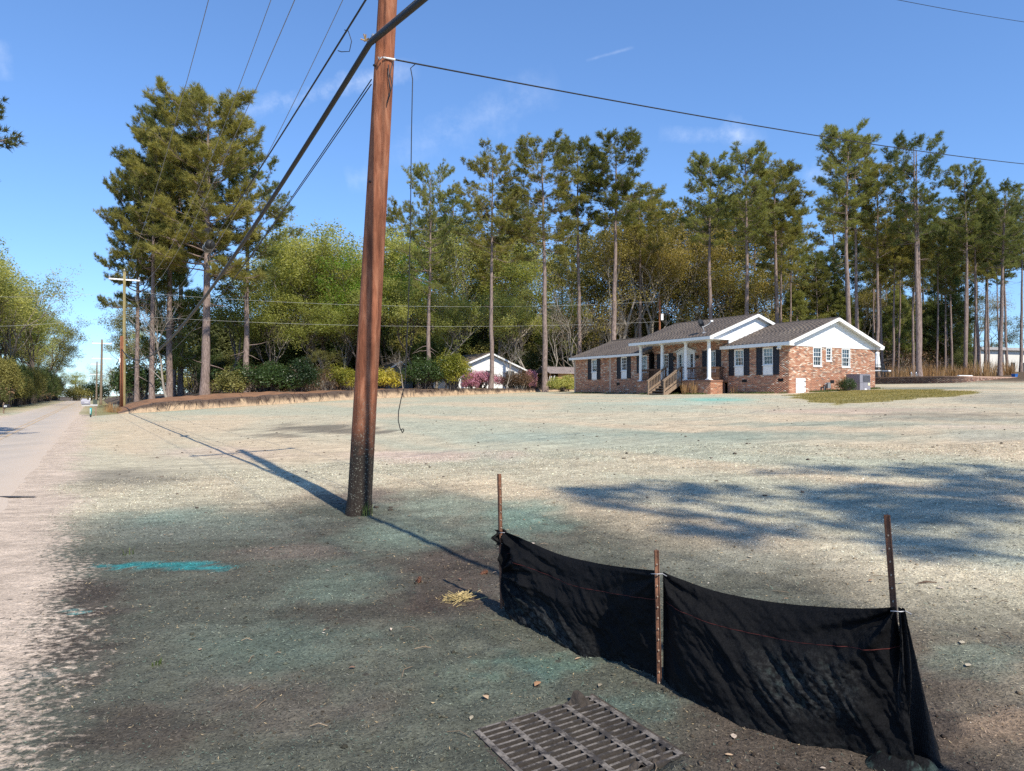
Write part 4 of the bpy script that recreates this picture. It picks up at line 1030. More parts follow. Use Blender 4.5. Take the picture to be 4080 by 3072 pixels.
PN = [Kind('pine_tree', pine(1, 25, .42, 5.6, .34, 74, .01, 15, 1.15, dead=6, tl=.40), 25),                       # broad, dense
      Kind('pine_tree', pine(2, 25, .50, 4.6, .28, 64, -.01, 14, 1.05, dead=8, tl=.38), 25),
      Kind('pine_tree', pine(3, 26, .58, 4.2, .24, 54, .01, 13, .95, dead=12), 26),                              # tall, open
      Kind('pine_tree', pine(4, 26, .62, 3.9, .25, 50, .0, 13, .9, dead=10, shape=1, leafm=NEED_B), 26),
      Kind('pine_tree', pine(5, 24, .66, 3.6, .22, 44, .015, 13, .95, dead=9, shape=1), 24),
      Kind('pine_tree', pine(6, 24, .60, 4.0, .27, 50, -.015, 13, .9, fork=(.12, 1.0, .55), dead=8, shape=1, leafm=NEED_B), 24),
      Kind('pine_tree', pine(7, 20, .68, 2.7, .16, 34, .03, 12, .85, dead=10, leafm=NEED_B), 20),                  # thin background pine
      Kind('pine_tree', pine(8, 20, .60, 2.9, .17, 36, -.02, 12, .85, dead=8), 20),
      Kind('pine_tree', pine(9, 9, .18, 2.5, .12, 44, .0, 12, 1.1, dead=2, shape=2, leafm=NEED_B), 9),            # young pine
      Kind('pine_tree', pine(10, 22, .45, 5.2, .28, 46, .0, 14, .9, dead=7, shape=1, leafm=NEED_B, sway=.6), 22)]  # clumpy, crooked
BRD = [Kind('leafy_tree', broadleaf(21, 15, .22, per=31), 15), Kind('leafy_tree', broadleaf(22, 15, .2, .55, per=31, leafm=LEAF_SPR), 15),
       Kind('leafy_tree', broadleaf(23, 15, .2, .6, per=38, leafm=LEAF_OLV), 15), Kind('leafy_tree', broadleaf(24, 14, .18, .6, per=30, leafm=LEAF_LIME), 14),
       Kind('budding_tree', broadleaf(25, 15, .2, .58, per=24, leaf=.16, leafm=LEAF_YEL, bark=BARK_G, cl=.36), 15),
       Kind('bare_tree', broadleaf(26, 13, .16, .62, levels=5, kids=(3, 3, 3, 3), per=3, leaf=.10, leafm=LEAF_BRN, bark=BARK_G), 13),
       Kind('budding_tree', broadleaf(27, 15, .2, .5, per=17, leaf=.16, leafm=LEAF_SPR, bark=BARK_G, cl=.42), 15)]
UND = [Kind('understory_shrub', shrub(31, 2.6, 2.6, 4.2, 5200, .20, LEAF_DRK, clumps=46), 4.2, ('stems', 'foliage')),
       Kind('understory_shrub', shrub(32, 2.6, 2.4, 3.6, 4200, .20, LEAF_OLV, clumps=40), 3.6, ('stems', 'foliage')),
       Kind('brush_thicket', shrub(33, 2.2, 2.0, 2.6, 1500, .14, LEAF_BRN, clumps=60, twig=BARK_G, csize=.38), 2.6, ('stems', 'foliage')),
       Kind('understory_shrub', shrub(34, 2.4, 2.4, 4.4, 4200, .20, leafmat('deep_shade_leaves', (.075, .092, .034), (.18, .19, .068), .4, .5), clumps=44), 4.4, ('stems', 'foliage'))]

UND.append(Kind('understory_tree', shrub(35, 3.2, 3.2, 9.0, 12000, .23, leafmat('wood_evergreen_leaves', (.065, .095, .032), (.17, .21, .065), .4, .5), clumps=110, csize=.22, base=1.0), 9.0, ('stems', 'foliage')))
UND.append(Kind('understory_tree', shrub(36, 3.4, 3.2, 9.0, 11000, .23, LEAF_OLV, clumps=100, csize=.22, base=1.0), 9.0, ('stems', 'foliage')))
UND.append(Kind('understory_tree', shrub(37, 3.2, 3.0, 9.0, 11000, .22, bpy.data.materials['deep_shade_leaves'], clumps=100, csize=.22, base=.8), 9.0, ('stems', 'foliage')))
# ------------------------------------------------------------------ the trees that stand out
tree_at(PN[0], 815, 70, 352, 'tallest broad pine behind the earth bank, with the black cable splice hanging before its trunk', wide=1.15, rz=.4)
tree_at(PN[1], 672, 74, 400, 'dense pine just left of the broad tallest pine behind the bank', wide=1.0, rz=2.0)
tree_at(PN[1], 605, 70, 520, 'pine between two others beside the roadside utility pole, second trunk from the pole', wide=.95, rz=4.1)
tree_at(PN[0], 545, 72, 640, 'pine standing closest to the roadside utility pole with the white crossarm', wide=.75, rz=5.2)
tree_at(PN[9], 985, 74, 650, 'pine at the right edge of the big roadside clump, half behind the leafy trees', wide=1.15, rz=1.0)
tree_at(PN[2], 720, 84, 560, 'pine in the rear of the roadside clump', wide=1.1, rz=3.0)
tree_at(PN[9], 1708, 74, 665, 'crooked blue-green pine rising behind the gold and green bush', wide=.86, rz=2.2)
tree_at(PN[2], 1955, 70, 575, 'slender pine before the white gabled neighbour house', wide=.92, rz=.9)
tree_at(PN[2], 2172, 71, 535, 'stout pine beside the pink azalea and the open shed', wide=1.12, rz=2.6)
tree_at(PN[4], 2312, 78, 545, 'dark-trunked pine left of the house, behind its low end', wide=.9, rz=3.9)
tree_at(PN[4], 2440, 74, 530, 'pale-trunked pine rising directly behind the low end of the brick house', wide=1.15, rz=.3)
tree_at(PN[7], 2555, 84, 700, 'pine behind the low end of the house, shorter than its pale neighbour', wide=1.2)
tree_at(PN[3], 2835, 74, 600, 'open-crowned pine behind the porch roof ridge', wide=1.0, rz=1.3)
tree_at(PN[3], 2975, 72, 570, 'domed pine above the notch between the two white gables', wide=1.0, rz=5.0)
tree_at(PN[4], 3105, 75, 640, 'pine rising behind the ridge of the gabled wing', wide=1.15, rz=2.9)
tree_at(PN[3], 3385, 62, 480, 'tallest pine at the corner of the gabled wing, with a dense dark crown', wide=1.0, rz=.8)
tree_at(PN[4], 3420, 65, 560, 'pine close behind the tallest one at the gabled wing', wide=.9, rz=2.0)
tree_at(PN[2], 3500, 66, 640, 'pine over the far corner of the gabled wing', wide=.85, rz=4.4)
tree_at(PN[5], 3665, 60, 540, 'twin-trunked pine behind the pool ladder', wide=.92, rz=-.3)
tree_at(PN[3], 3848, 63, 650, 'straight pine behind the brick pool wall, next after the twin-trunked one', wide=.85, rz=3.3)
tree_at(PN[6], 3905, 64, 760, 'thin pine between the straight pine and the leaning pine by the pool', wide=1.0, rz=2.2)
tree_at(PN[6], 3925, 68, 800, 'grey thin pine touching its neighbour behind the pool wall', wide=1.0, rz=.5)
tree_at(PN[5], 3985, 62, 730, 'leaning pine at the right edge above the end of the pool wall', wide=.9, rz=.1, tilt=.06)
# pine whose branch ends reach in over the road, and the one whose shade falls across the lot
NP = Kind('pine_tree', pine(41, 17, .30, 5.4, .26, 60, .0, 22, 1.3, dead=3, tl=.24, leafm=NEED_C), 17)
NP.place(Vector((-18.75, 20.5, .2)), 14.0, 1.2, 'pine across the road with only branch tips showing at the left edge', 'tree')
SP = Kind('pine_tree', pine(42, 20, .83, 2.4, .24, 22, .0, 12, .58, dead=3, tl=.34, leafm=NEED_C), 20)
SP.place(Vector((11.3, -6.5, .3)), 18.6, .5, 'pine behind the photographer whose shade falls nearest the silt fence', 'tree', wide=.72)
SP.place(Vector((14.7, -7.1, .5)), 19.0, 2.6, 'pine behind the photographer, middle one of three shading the lot', 'tree', wide=1.1)
SP.place(Vector((18.5, -7.4, .6)), 18.8, 4.1, 'pine behind the photographer, farthest from the road, shading the lot', 'tree', wide=1.15)

# ------------------------------------------------------------------ the wood behind, tree by tree
rw = random.Random(5)
ORD = 'first second third fourth fifth sixth seventh eighth ninth tenth eleventh twelfth thirteenth fourteenth fifteenth sixteenth seventeenth eighteenth nineteenth twentieth twenty-first twenty-second twenty-third twenty-fourth twenty-fifth twenty-sixth'.split()
def wood(K, n, x0, x1, Y0, Y1, t0, t1, label, group, wide=(.85, 1.15), lower=0.0):
    for i in range(n):
        px = x0 + (x1 - x0) * (i + rw.uniform(.1, .9)) / n; Y = rw.uniform(Y0, Y1)
        k = K[i % len(K)] if isinstance(K, list) else K
        lb = label if (k in UND and n > 17) else label + ', ' + ORD[i] + ' from the left'
        tree_at(k, px, Y, rw.uniform(t0, t1), lb, group, rw.uniform(*wide), cat='shrub' if k in UND else 'tree', lower=lower)
G1 = 'pale green spring trees of the wood left of the house'
wood([BRD[0], BRD[1], BRD[6]], 11, 1010, 1560, 82, 100, 880, 1010, 'pale green spring tree between the tall pines and brown pole', G1, (1.0, 1.3))
wood([BRD[3]], 3, 1480, 1660, 80, 96, 960, 1080, 'bright lime green tree right behind the brown utility pole', 'lime trees behind the pole', (.8, 1.0))
wood([BRD[2], BRD[0], BRD[6]], 10, 1640, 2300, 88, 108, 900, 1060, 'olive green tree in the wood behind the white neighbour house', 'trees behind the white neighbour house', (1.0, 1.3))
wood([PN[7], PN[6]], 9, 1560, 2320, 92, 112, 760, 980, 'thin pine deep in the wood behind the white neighbour house', 'thin pines behind the neighbour house', (1.0, 1.3))
wood([BRD[4]], 5, 2430, 2830, 82, 92, 720, 900, 'yellow budding tree behind the low end of the brick house', 'budding trees behind the brick house', (.85, 1.1))
wood([BRD[5]], 5, 2190, 2480, 72, 82, 1060, 1200, 'bare grey branchy tree at the low end of the brick house', 'bare trees at the end of the house', (.9, 1.1))
wood([PN[7], PN[3], PN[6]], 9, 2440, 3150, 88, 110, 660, 860, 'pine in the wood behind the brick house roof', 'pines behind the brick house', (1.1, 1.4))
wood([BRD[2], BRD[4]], 8, 2420, 3100, 95, 115, 980, 1140, 'low olive tree in the wood behind the brick house roof', 'low trees behind the brick house', (1.1, 1.4))
wood([PN[6], PN[7]], 26, 3030, 4120, 78, 120, 760, 1020, 'thin tall pine in the stand behind the pool', 'thin pines behind the pool', (.8, 1.15))
wood([PN[6], PN[4], PN[7]], 13, 3440, 4000, 66, 78, 800, 1000, 'slim bare-stemmed pine just behind the dry grass by the pool', 'slim pines by the pool', (.7, 1.0))
wood([BRD[2], PN[8], BRD[4]], 12, 3060, 3900, 88, 108, 1020, 1180, 'mid-height olive tree among the pines right of the roof', 'mid-height trees right of the roof', (1.0, 1.4))
wood([PN[8]], 13, 3080, 3850, 84, 112, 1130, 1280, 'young bushy pine under the tall stand behind the pool', 'young pines behind the pool', (1.0, 1.5))
wood([BRD[2]], 7, 3050, 4100, 105, 130, 1200, 1300, 'low olive tree far behind the pool', 'low trees behind the pool', (1.2, 1.6))
wood([BRD[0], BRD[6], BRD[1]], 12, 860, 2300, 76, 86, 1080, 1230, 'low pale green tree at the wood edge left of the house', 'low spring trees at the wood edge', (1.1, 1.5))
wood([BRD[4], BRD[2]], 9, 2330, 3080, 86, 96, 900, 1090, 'tan-green budding tree in the wood behind the house', 'tan-green trees behind the house', (1.1, 1.5))
# shaded understory
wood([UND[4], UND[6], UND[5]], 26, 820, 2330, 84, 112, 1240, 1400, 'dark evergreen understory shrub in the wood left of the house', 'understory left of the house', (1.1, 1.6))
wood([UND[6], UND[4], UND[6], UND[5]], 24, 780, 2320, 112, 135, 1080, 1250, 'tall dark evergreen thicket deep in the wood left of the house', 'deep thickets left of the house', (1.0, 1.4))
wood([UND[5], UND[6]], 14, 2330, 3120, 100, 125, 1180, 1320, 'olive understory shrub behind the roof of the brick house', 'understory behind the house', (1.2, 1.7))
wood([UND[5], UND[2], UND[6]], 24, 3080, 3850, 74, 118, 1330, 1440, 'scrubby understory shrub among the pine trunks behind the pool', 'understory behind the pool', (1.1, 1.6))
wood([UND[2]], 9, 860, 1480, 70, 80, 1440, 1500, 'grey brown leafless thicket along the top of the bank', 'thickets along the bank', (.9, 1.2))
# the left side of the road, overhanging it
G2 = 'roadside trees across the road'
ROW = ((94, -8.6, 17.5, 0), (99, -11.5, 19, 1), (105, -9.0, 17, 6), (112, -8.4, 18, 0), (118, -11.5, 20, 1), (124, -8.6, 17, 2), (132, -8.2, 18, 0), (140, -11, 20, 6), (147, -8.4, 17, 2), (157, -8.8, 17, 1),
       (168, -9, 17, 2), (180, -9.5, 16, 0), (194, -10, 15, 2), (210, -11, 15, 2), (104, -15.5, 20, 0), (122, -16, 21, 1))
for i, (u, v, h, k) in enumerate(ROW):
    x, y = uv2xy(u, v); BRD[k].place(Vector((x, y, float(land_z(x, y)) - .1)), h, PR.uniform(0, 6.28), 'yellow-green spring tree in the row across the road, ' + ORD[sorted(r_[0] for r_ in ROW).index(u)] + ' down the road', 'tree', G2, 1.15)
for i in range(34):
    u = 92 + i * 3.6; v = -9.4 - rw.uniform(0, 6); x, y = uv2xy(u, v); K = (UND[3], UND[2], UND[1])[i % 3]
    K.place(Vector((x, y, float(land_z(x, y)) - .1)), rw.uniform(3.0, 5.6), rw.uniform(0, 6), 'shady brush under the tree row across the road', 'shrub', 'brush across the road', 1.1)
# right side of the road beyond the bank
for i, (u, v, h, K, lb) in enumerate(((84, 3.6, 5.2, UND[0], 'dark round evergreen bush on short trunks past the roadside pole'), (100, 5.5, 13, BRD[2], 'dark leafy tree beyond the roadside pole, nearest of the row'), (118, 6, 14, BRD[2], 'dark leafy tree farther along the right verge'),
                                      (140, 7, 13, BRD[0], 'pale tree far along the right verge'), (76, 6.0, 12, BRD[5], 'bare grey tree whose twigs show above the roadside pole'), (165, 4, 9, BRD[5], 'small bare tree near where the road ends'), (92, 8, 17, PN[8], 'pine with drooping dark boughs behind the roadside pole'))):
    x, y = uv2xy(u, v); K.place(Vector((x, y, float(land_z(x, y)) - .1)), h, PR.uniform(0, 6.28), lb, 'shrub' if K in UND else 'tree', None, 1.0)
for i in range(12):
    u = 215 + rw.uniform(0, 40); v = -22 + i * 4.2; x, y = uv2xy(u, v); BRD[(2, 0, 6)[i % 3]].place(Vector((x, y, float(land_z(x, y)) - .3)), rw.uniform(8, 12), rw.uniform(0, 6), 'far tree standing past the end of the road, ' + ORD[i] + ' from the left', 'tree', 'far trees past the road end', 1.3)
for i in range(26):
    u = 94 + i * 4.6; v = -8.0 - rw.uniform(0, 1.5); x, y = uv2xy(u, v); (UND[5], UND[4])[i % 2].place(Vector((x, y, float(land_z(x, y)) - .1)), rw.uniform(4.5, 7.5), rw.uniform(0, 6), 'leafy green thicket lining the far edge of the road, ' + ORD[i] + ' down the road', 'shrub', 'thickets lining the road', .8)
for i in range(16):
    u = 178 + rw.uniform(0, 40); v = -24 + i * 3.4; x, y = uv2xy(u, v); K = (UND[1], UND[0], BRD[2])[i % 3]
    K.place(Vector((x, y, float(land_z(x, y)) - .3)), rw.uniform(4.0, 6.5), rw.uniform(0, 6), 'green bush closing the view where the road ends, ' + ORD[i] + ' from the left', 'shrub', 'bushes at the end of the road', 1.3)

# ------------------------------------------------------------------ garden shrubs along the bank and at the house
def bush_at(mk, px, Y, ytop, label, name='garden_shrub', H=1.0, wide=1.0, cat='shrub'):
    p = stand(px, Y); p.z -= .05; h = EYE - (ytop - HY) / F * Y - p.z
    return Kind(name, mk, H, ('stems', 'foliage')).place(p, h, 0.0, label, cat, None, wide)
bush_at(shrub(51, 2.3, 1.9, 2.9, 15000, .115, LEAF_DRK, clumps=90, csize=.24), 1050, 67, 1425, 'large dark green evergreen bush on the earth bank', H=2.9, wide=1.35)
bush_at(shrub(52, 1.8, 1.5, 2.9, 8000, .115, LEAF_DRK, clumps=60, csize=.26), 1195, 67.5, 1420, 'upright dark green bush against the right side of the large dark bush', H=2.9, wide=1.2)
bush_at(shrub(53, 1.6, 1.4, 2.6, 4200, .14, LEAF_OLV, clumps=40, csize=.30), 920, 65.5, 1460, 'loose yellow-green bush left of the large dark bush', H=2.6, wide=1.35)
bush_at(shrub(54, 1.6, 1.4, 2.4, 7000, .115, LEAF_GOLD, clumps=44, csize=.27), 1390, 67, 1447, 'yellow leaved bush just left of the brown utility pole', H=2.4, wide=1.1)
bush_at(shrub(55, 1.6, 1.4, 2.3, 7000, .115, LEAF_GOLD, clumps=44, csize=.27), 1515, 68, 1450, 'gold and green bush just right of the brown utility pole', H=2.3, wide=1.3)
bush_at(shrub(56, 2.0, 1.8, 3.2, 12000, .12, LEAF_DRK, clumps=80, csize=.25), 1695, 68.5, 1410, 'big green camellia bush joined to the golden one', H=3.2, wide=1.3)
bush_at(shrub(57, 1.5, 1.4, 3.3, 10000, .12, LEAF_GOLD, clumps=60, csize=.26), 1805, 68, 1383, 'tall golden yellow bush before the white neighbour house', H=3.3, wide=1.15)
bush_at(shrub(58, 1.5, 1.2, 1.9, 7000, .10, LEAF_PINK, clumps=40, csize=.30), 1915, 71.5, 1468, 'wide pink azalea in bloom under the white gable', 'azalea_bush', 1.9, 1.25)
bush_at(shrub(59, 1.1, 1.0, 1.7, 5000, .10, LEAF_PINK, clumps=30, csize=.30), 1870, 71, 1500, 'low pink azalea beside the golden bush', 'azalea_bush', 1.7, 1.3)
bush_at(shrub(60, .62, .62, 2.1, 5200, .10, LEAF_PINK, clumps=30, csize=.34), 2115, 73, 1468, 'narrow upright pink azalea by the stout pine', 'azalea_bush', 2.1, 1.15)
bush_at(shrub(61, 1.9, 1.5, 1.8, 4200, .09, LEAF_BRN, clumps=50, csize=.3, twig=BARK_G), 2040, 72.5, 1472, 'brown twiggy hedge bush between the azaleas', H=1.8, wide=1.3)
bush_at(shrub(67, 1.6, 1.4, 1.9, 4600, .09, LEAF_BRN, clumps=56, csize=.32, twig=BARK_G), 2075, 72.0, 1470, 'brown twiggy hedge bush against the narrow azalea', H=1.9, wide=1.1)
bush_at(shrub(62, 1.2, 1.1, 1.5, 4200, .10, LEAF_SPR, clumps=30, csize=.3), 2245, 69, 1488, 'fresh green bush before the wooden shed', H=1.5, wide=1.2)
bush_at(shrub(63, 1.5, 1.2, 2.6, 1400, .10, LEAF_BRN, clumps=60, csize=.34, twig=BARK_G), 1295, 68, 1470, 'grey brown twiggy bush left of the yellow leaved bush', H=2.6, wide=.9)
tree_at(BRD[5], 1610, 67, 1370, 'small bare tree left of the big camellia bush', wide=1.1)
tree_at(BRD[5], 2012, 70.5, 1330, 'small bare pale tree before the white gable', wide=1.05)
tree_at(BRD[2], 1290, 73, 1385, 'small spreading leafy tree behind the dark bushes', wide=1.3)
sp_ = HW(LX + 1.0, 3.95, 1.66)
Kind('garden_shrub', shrub(64, .95, .8, 1.15, 6500, .055, LEAF_DRK, clumps=50, csize=.28), 1.15, ('stems', 'foliage')).place(sp_, .95, 0, 'clipped dark green shrub against the air conditioner', 'shrub')
x, y = uv2xy(50.5, -7.6)
Kind('garden_shrub', shrub(65, 1.7, 1.6, 1.9, 9000, .08, LEAF_RED, clumps=60, csize=.28), 1.9, ('stems', 'foliage')).place(Vector((x, y, .05)), 1.85, 0, 'dark reddish bush behind the black mailbox across the road', 'shrub')
# ------------------------------------------------------------------ neighbour's white house, outbuilding, shed
WB = plain('white_painted_brick', (.74, .74, .73), .7, .06, 5, .5, 18); OLDROOF = plain('streaked_brown_roof', (.17, .135, .11), .95, .45, 1.2, .3, 20, stretch=(.4, 3, .4))
UANG = math.atan2(UY, UX)
def frame_uv(P): return Matrix(((UX, VX, 0, P.x), (UY, VY, 0, P.y), (0, 0, 1, P.z), (0, 0, 0, 1)))
def gabled(name, apex, half_l, half_r, rise, depth, zbase, wallm, roofm, label, cat, over=.45):
    """gabled building: gable plane across v, ridge running along u from the apex; local x=-u, y=v"""
    e = empty(name, (apex.x, apex.y, zbase), HANG, label, cat)                       # local x = -u (towards the viewer), y = v
    zt = apex.z - zbase; ze = zt - rise
    m = MB(); m.prism([(-half_l, 0), (half_r, 0), (half_r, ze), (0, zt - .05), (-half_l, ze)], lambda a, b, d: (-d, a, b), 0, .15); m.build('gable_wall', wallm, e)
    for s, w in ((-half_l, .15), (half_r - .15, .15)):
        m = MB(); m.box(-depth, -.152, s, s + w, 0, ze - .02); m.build('side_wall', wallm, e)
    for s, hw in ((-1, half_l), (1, half_r)):
        sl = rise / hw; m = MB(); y1 = s * (hw + over); z1 = zt - sl * (hw + over)
        m.hexa([(over, 0, zt), (-depth, 0, zt), (-depth, y1, z1), (over, y1, z1), (over, 0, zt + .1), (-depth, 0, zt + .1), (-depth, y1, z1 + .1), (over, y1, z1 + .1)])
        m.build('roof', roofm, e)
        m = MB(); m.beam((over + .02, 0, zt - .02), (over + .02, y1, z1 - .02), .03, .17); m.build('bargeboard', WHITE, e)
    return e
ap = at(1951, 1408, 77); zb = float(land_z(ap.x, ap.y)) - .2
nb = gabled('neighbour_house', ap, 4.1, 4.1, 1.65, 10, zb, WB, OLDROOF, 'white brick gabled house behind the azaleas and slender pine', 'house')
MB().lathe([(.05, -.2), (.05, .1), (.2, .12), (.24, .25), (.18, .38), (.0, .44)], (-6.0, -1.2, ap.z - zb - .35), 14).build('roof_vent', WHITE, nb, True)
for i in range(3): MB().box(.152, .19, -3.2 + i * 2.6, -2.2 + i * 2.6, .9, 2.2).build('window', SCREEN, nb)
ap = at(1592, 1440, 84); zb = float(land_z(ap.x, ap.y)) - .2
gabled('outbuilding', ap, 1.7, 1.7, 1.1, 5, zb, plain('grey_boards', (.22, .20, .19), .9, .2, 6), OLDROOF, 'small grey-brown gabled outbuilding half hidden left of the camellia bush', 'outbuilding', .3)
# open shed with ribbed roof
TAN = plain('tan_boards', (.42, .25, .12), .85, .25, 4, .3, 20, stretch=(4, 4, .3)); TIN = plain('ribbed_tin', (.27, .225, .215), .55, .2, 2.5, spec=.5)
zb = 2.35; sx = at(2224, 1535, 74); sh = empty('garden_shed', (sx.x, sx.y, zb), math.atan2(VY, VX), 'tan boarded shed with ribbed metal roof and dark open end', 'shed')
D_ = 2.6                                                                               # local x along v, y along u (away)
for i in range(22): MB().box(.0 + i * .2, .19 + i * .2, -.03, .0, 0, 1.33).build('wall_board', TAN, sh)
MB().box(0, 4.4, .002, .06, 1.0, 1.35).build('wall_frame', TAN, sh); MB().box(0, 4.4, D_ - .06, D_, 0, 1.4).build('back_wall', TAN, sh); MB().box(1.6, 1.66, .062, D_ - .062, 0, 1.6).build('partition', plain('dark_boards', (.03, .027, .025), .9), sh)  # near-black boards stand in for the dark interior of the open end
for y in (.05, D_ - .05): MB().box(-1.02, -.92, y - .05, y + .05, -.1, 1.36).build('post', TAN, sh)
for s in (0, 1):
    y0, y1 = (-.35, D_ / 2) if s == 0 else (D_ + .35, D_ / 2)
    m = MB(); m.hexa([(-1.3, y0, 1.30), (4.6, y0, 1.30), (4.6, y1, 2.03), (-1.3, y1, 2.03), (-1.3, y0, 1.33), (4.6, y0, 1.33), (4.6, y1, 2.06), (-1.3, y1, 2.06)]); rf = m.build('roof', TIN, sh)
    if s == 0:
        for i in range(25): m = MB(); m.beam((-1.25 + i * .24, y0, 1.345), (-1.25 + i * .24, y1, 2.075), .035, .03); m.build('rib', TIN, rf)
MB().prism([(-.3, 1.35), (D_ + .3, 1.35), (D_ / 2, 2.0)], lambda a, b, d: (d, a, b), -1.28, -1.22).build('gable_board', bpy.data.materials['dark_boards'], sh)
MB().box(.5, 1.5, .4, 2.0, 0, .9).build('stored_crate', bpy.data.materials['dark_boards'], sh)
fr_ = at(2192, 1536, 71.5); tf = empty('tubular_frame', (fr_.x, fr_.y, fr_.z), .3, 'white tubular metal frame propped beside the dark end of the shed', 'frame')
for i, (x0, x1, h) in enumerate(((-.45, -.35, .9), (-.3, -.05, .95), (0, .12, .95), (.25, .38, .95), (.7, .45, 1.0))):
    MB().tube([(x0, 0, -.05), (x1, 0, h * .85), (x1 + .06, 0.05, h), (x1 + .14, .1, h * .8)], .022, 6).build('tube', WHITE, tf, True)

# ------------------------------------------------------------------ pool behind the house
C0 = Vector((32.65, 52.5)); du, dv = Vector((UX, UY)), Vector((VX, VY)); rad_ = 1.6; pth = []
for t in np.linspace(9.5, rad_, 30): pth.append(C0 + du * t)
cc = C0 + du * rad_ + dv * rad_
for a_ in np.linspace(0, math.pi / 2, 10)[1:-1]: pth.append(cc - dv * rad_ * math.cos(a_) - du * rad_ * math.sin(a_))
for t in np.linspace(rad_, 9.8, 30): pth.append(C0 + dv * t)
pool = empty('pool_wall', (C0.x, C0.y, 2.0), 0, 'low curved brick wall of the raised pool, stained and shaded dark towards the house', 'wall')
PL = Vector((C0.x, C0.y)); cum = [0.0]
for i in range(1, len(pth)): cum.append(cum[-1] + (pth[i] - pth[i - 1]).length)
def along(s):
    i = min(max(int(np.searchsorted(cum, s)) - 1, 0), len(pth) - 2); f = (s - cum[i]) / (cum[i + 1] - cum[i]); d = (pth[i + 1] - pth[i]).normalized()
    return pth[i].lerp(pth[i + 1], f) - PL, Vector((d.y, -d.x))
ztop = 2.90 - 2.0; m = MB(); n = len(pth)
for i in range(n - 1):
    a_, b_ = pth[i] - PL, pth[i + 1] - PL; na = along(cum[i] + .001)[1]; nb_ = along(cum[i + 1] - .001)[1]
    m.add([(a_.x, a_.y, -.4), (b_.x, b_.y, -.4), (b_.x, b_.y, ztop - .06), (a_.x, a_.y, ztop - .06), (a_.x - na.x * .3, a_.y - na.y * .3, ztop - .06), (b_.x - nb_.x * .3, b_.y - nb_.y * .3, ztop - .06)], [(0, 1, 2, 3), (3, 2, 5, 4)])
core = m.build('wall_core', MORTAR, pool)
vs, fs, cs = [], [], []; row = 0; z = -.2
while z < ztop - .10:
    s = (.1 if row % 2 else 0)
    while s < cum[-1] - .21:
        p0, n0 = along(s); p1, n1 = along(s + .2); k = len(vs); st = np.interp(s, [0, 6, 9.5, 11.5, 30], [.30, .22, .26, .85, 1.0]) * (.75 + .5 * BR.random())  # shade of the unlit run put into the brick colour, along with its stain
        for z_ in (z, z + .06): vs += [(p0.x + n0.x * .012, p0.y + n0.y * .012, z_), (p1.x + n1.x * .012, p1.y + n1.y * .012, z_), (p1.x - n1.x * .01, p1.y - n1.y * .01, z_), (p0.x - n0.x * .01, p0.y - n0.y * .01, z_)]
        fs += [(k, k + 1, k + 5, k + 4), (k + 4, k + 5, k + 6, k + 7), (k, k + 4, k + 7, k + 3), (k + 1, k + 2, k + 6, k + 5)]
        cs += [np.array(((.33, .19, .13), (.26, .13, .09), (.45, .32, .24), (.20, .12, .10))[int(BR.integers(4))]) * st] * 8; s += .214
    z += .072; row += 1
s = 0
while s < cum[-1] - .08:      # upright cap course
    p0, n0 = along(s); p1, n1 = along(s + .06); k = len(vs); st = np.interp(s, [0, 6, 9.5, 11.5, 30], [.35, .3, .35, .9, 1.0]) * (.8 + .4 * BR.random())  # cap bricks carry the same painted shade and stain along the unlit run
    for z_ in (ztop - .11, ztop): vs += [(p0.x + n0.x * .03, p0.y + n0.y * .03, z_), (p1.x + n1.x * .03, p1.y + n1.y * .03, z_), (p1.x - n1.x * .18, p1.y - n1.y * .18, z_), (p0.x - n0.x * .18, p0.y - n0.y * .18, z_)]
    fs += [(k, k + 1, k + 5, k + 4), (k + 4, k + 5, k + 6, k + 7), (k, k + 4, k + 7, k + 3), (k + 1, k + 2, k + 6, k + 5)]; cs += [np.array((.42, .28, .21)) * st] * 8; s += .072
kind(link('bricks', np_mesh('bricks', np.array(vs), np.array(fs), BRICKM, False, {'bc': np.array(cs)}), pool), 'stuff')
dk = [p - PL for p in pth]; off_ = [(along(c)[0] - along(c)[1] * .19) for c in cum]; off_ += [C0 + dv * 9.6 + du * 9.4 - PL]
me = bpy.data.meshes.new('pool_deck'); me.from_pydata([(p.x, p.y, ztop - .015) for p in off_], [], [tuple(range(len(off_)))]); me.materials.append(CONC); me.update(); link('pool_deck', me, pool)
ZD = 2.90
q_ = at(3496, 1500, 58.5); ub = empty('patio_umbrella', (q_.x, q_.y, ZD), 0, 'closed white patio umbrella at the corner of the brick gable', 'umbrella')
MB().tube([(0, 0, 0), (0, 0, 2.15)], .024, 8).build('pole', BLK, ub); MB().lathe([(.22, 0), (.2, .06), (.05, .09)], (0, 0, 0), 14).build('base', BLK, ub)
m = MB(); nseg = 24; rings = [(.04, 2.12), (.13, 2.05), (.12, 1.88), (.16, 1.5), (.20, 1.1), (.24, .82)]; vs = []
for r_, z_ in rings: vs += [((r_ * (1 + .28 * math.cos(8 * 2 * math.pi * k / nseg + z_))) * math.cos(2 * math.pi * k / nseg), (r_ * (1 + .28 * math.cos(8 * 2 * math.pi * k / nseg + z_))) * math.sin(2 * math.pi * k / nseg), z_) for k in range(nseg)]
m.add(vs, [(i * nseg + k, i * nseg + (k + 1) % nseg, (i + 1) * nseg + (k + 1) % nseg, (i + 1) * nseg + k) for i in range(len(rings) - 1) for k in range(nseg)]); m.build('folded_canopy', WHITE, ub, True)
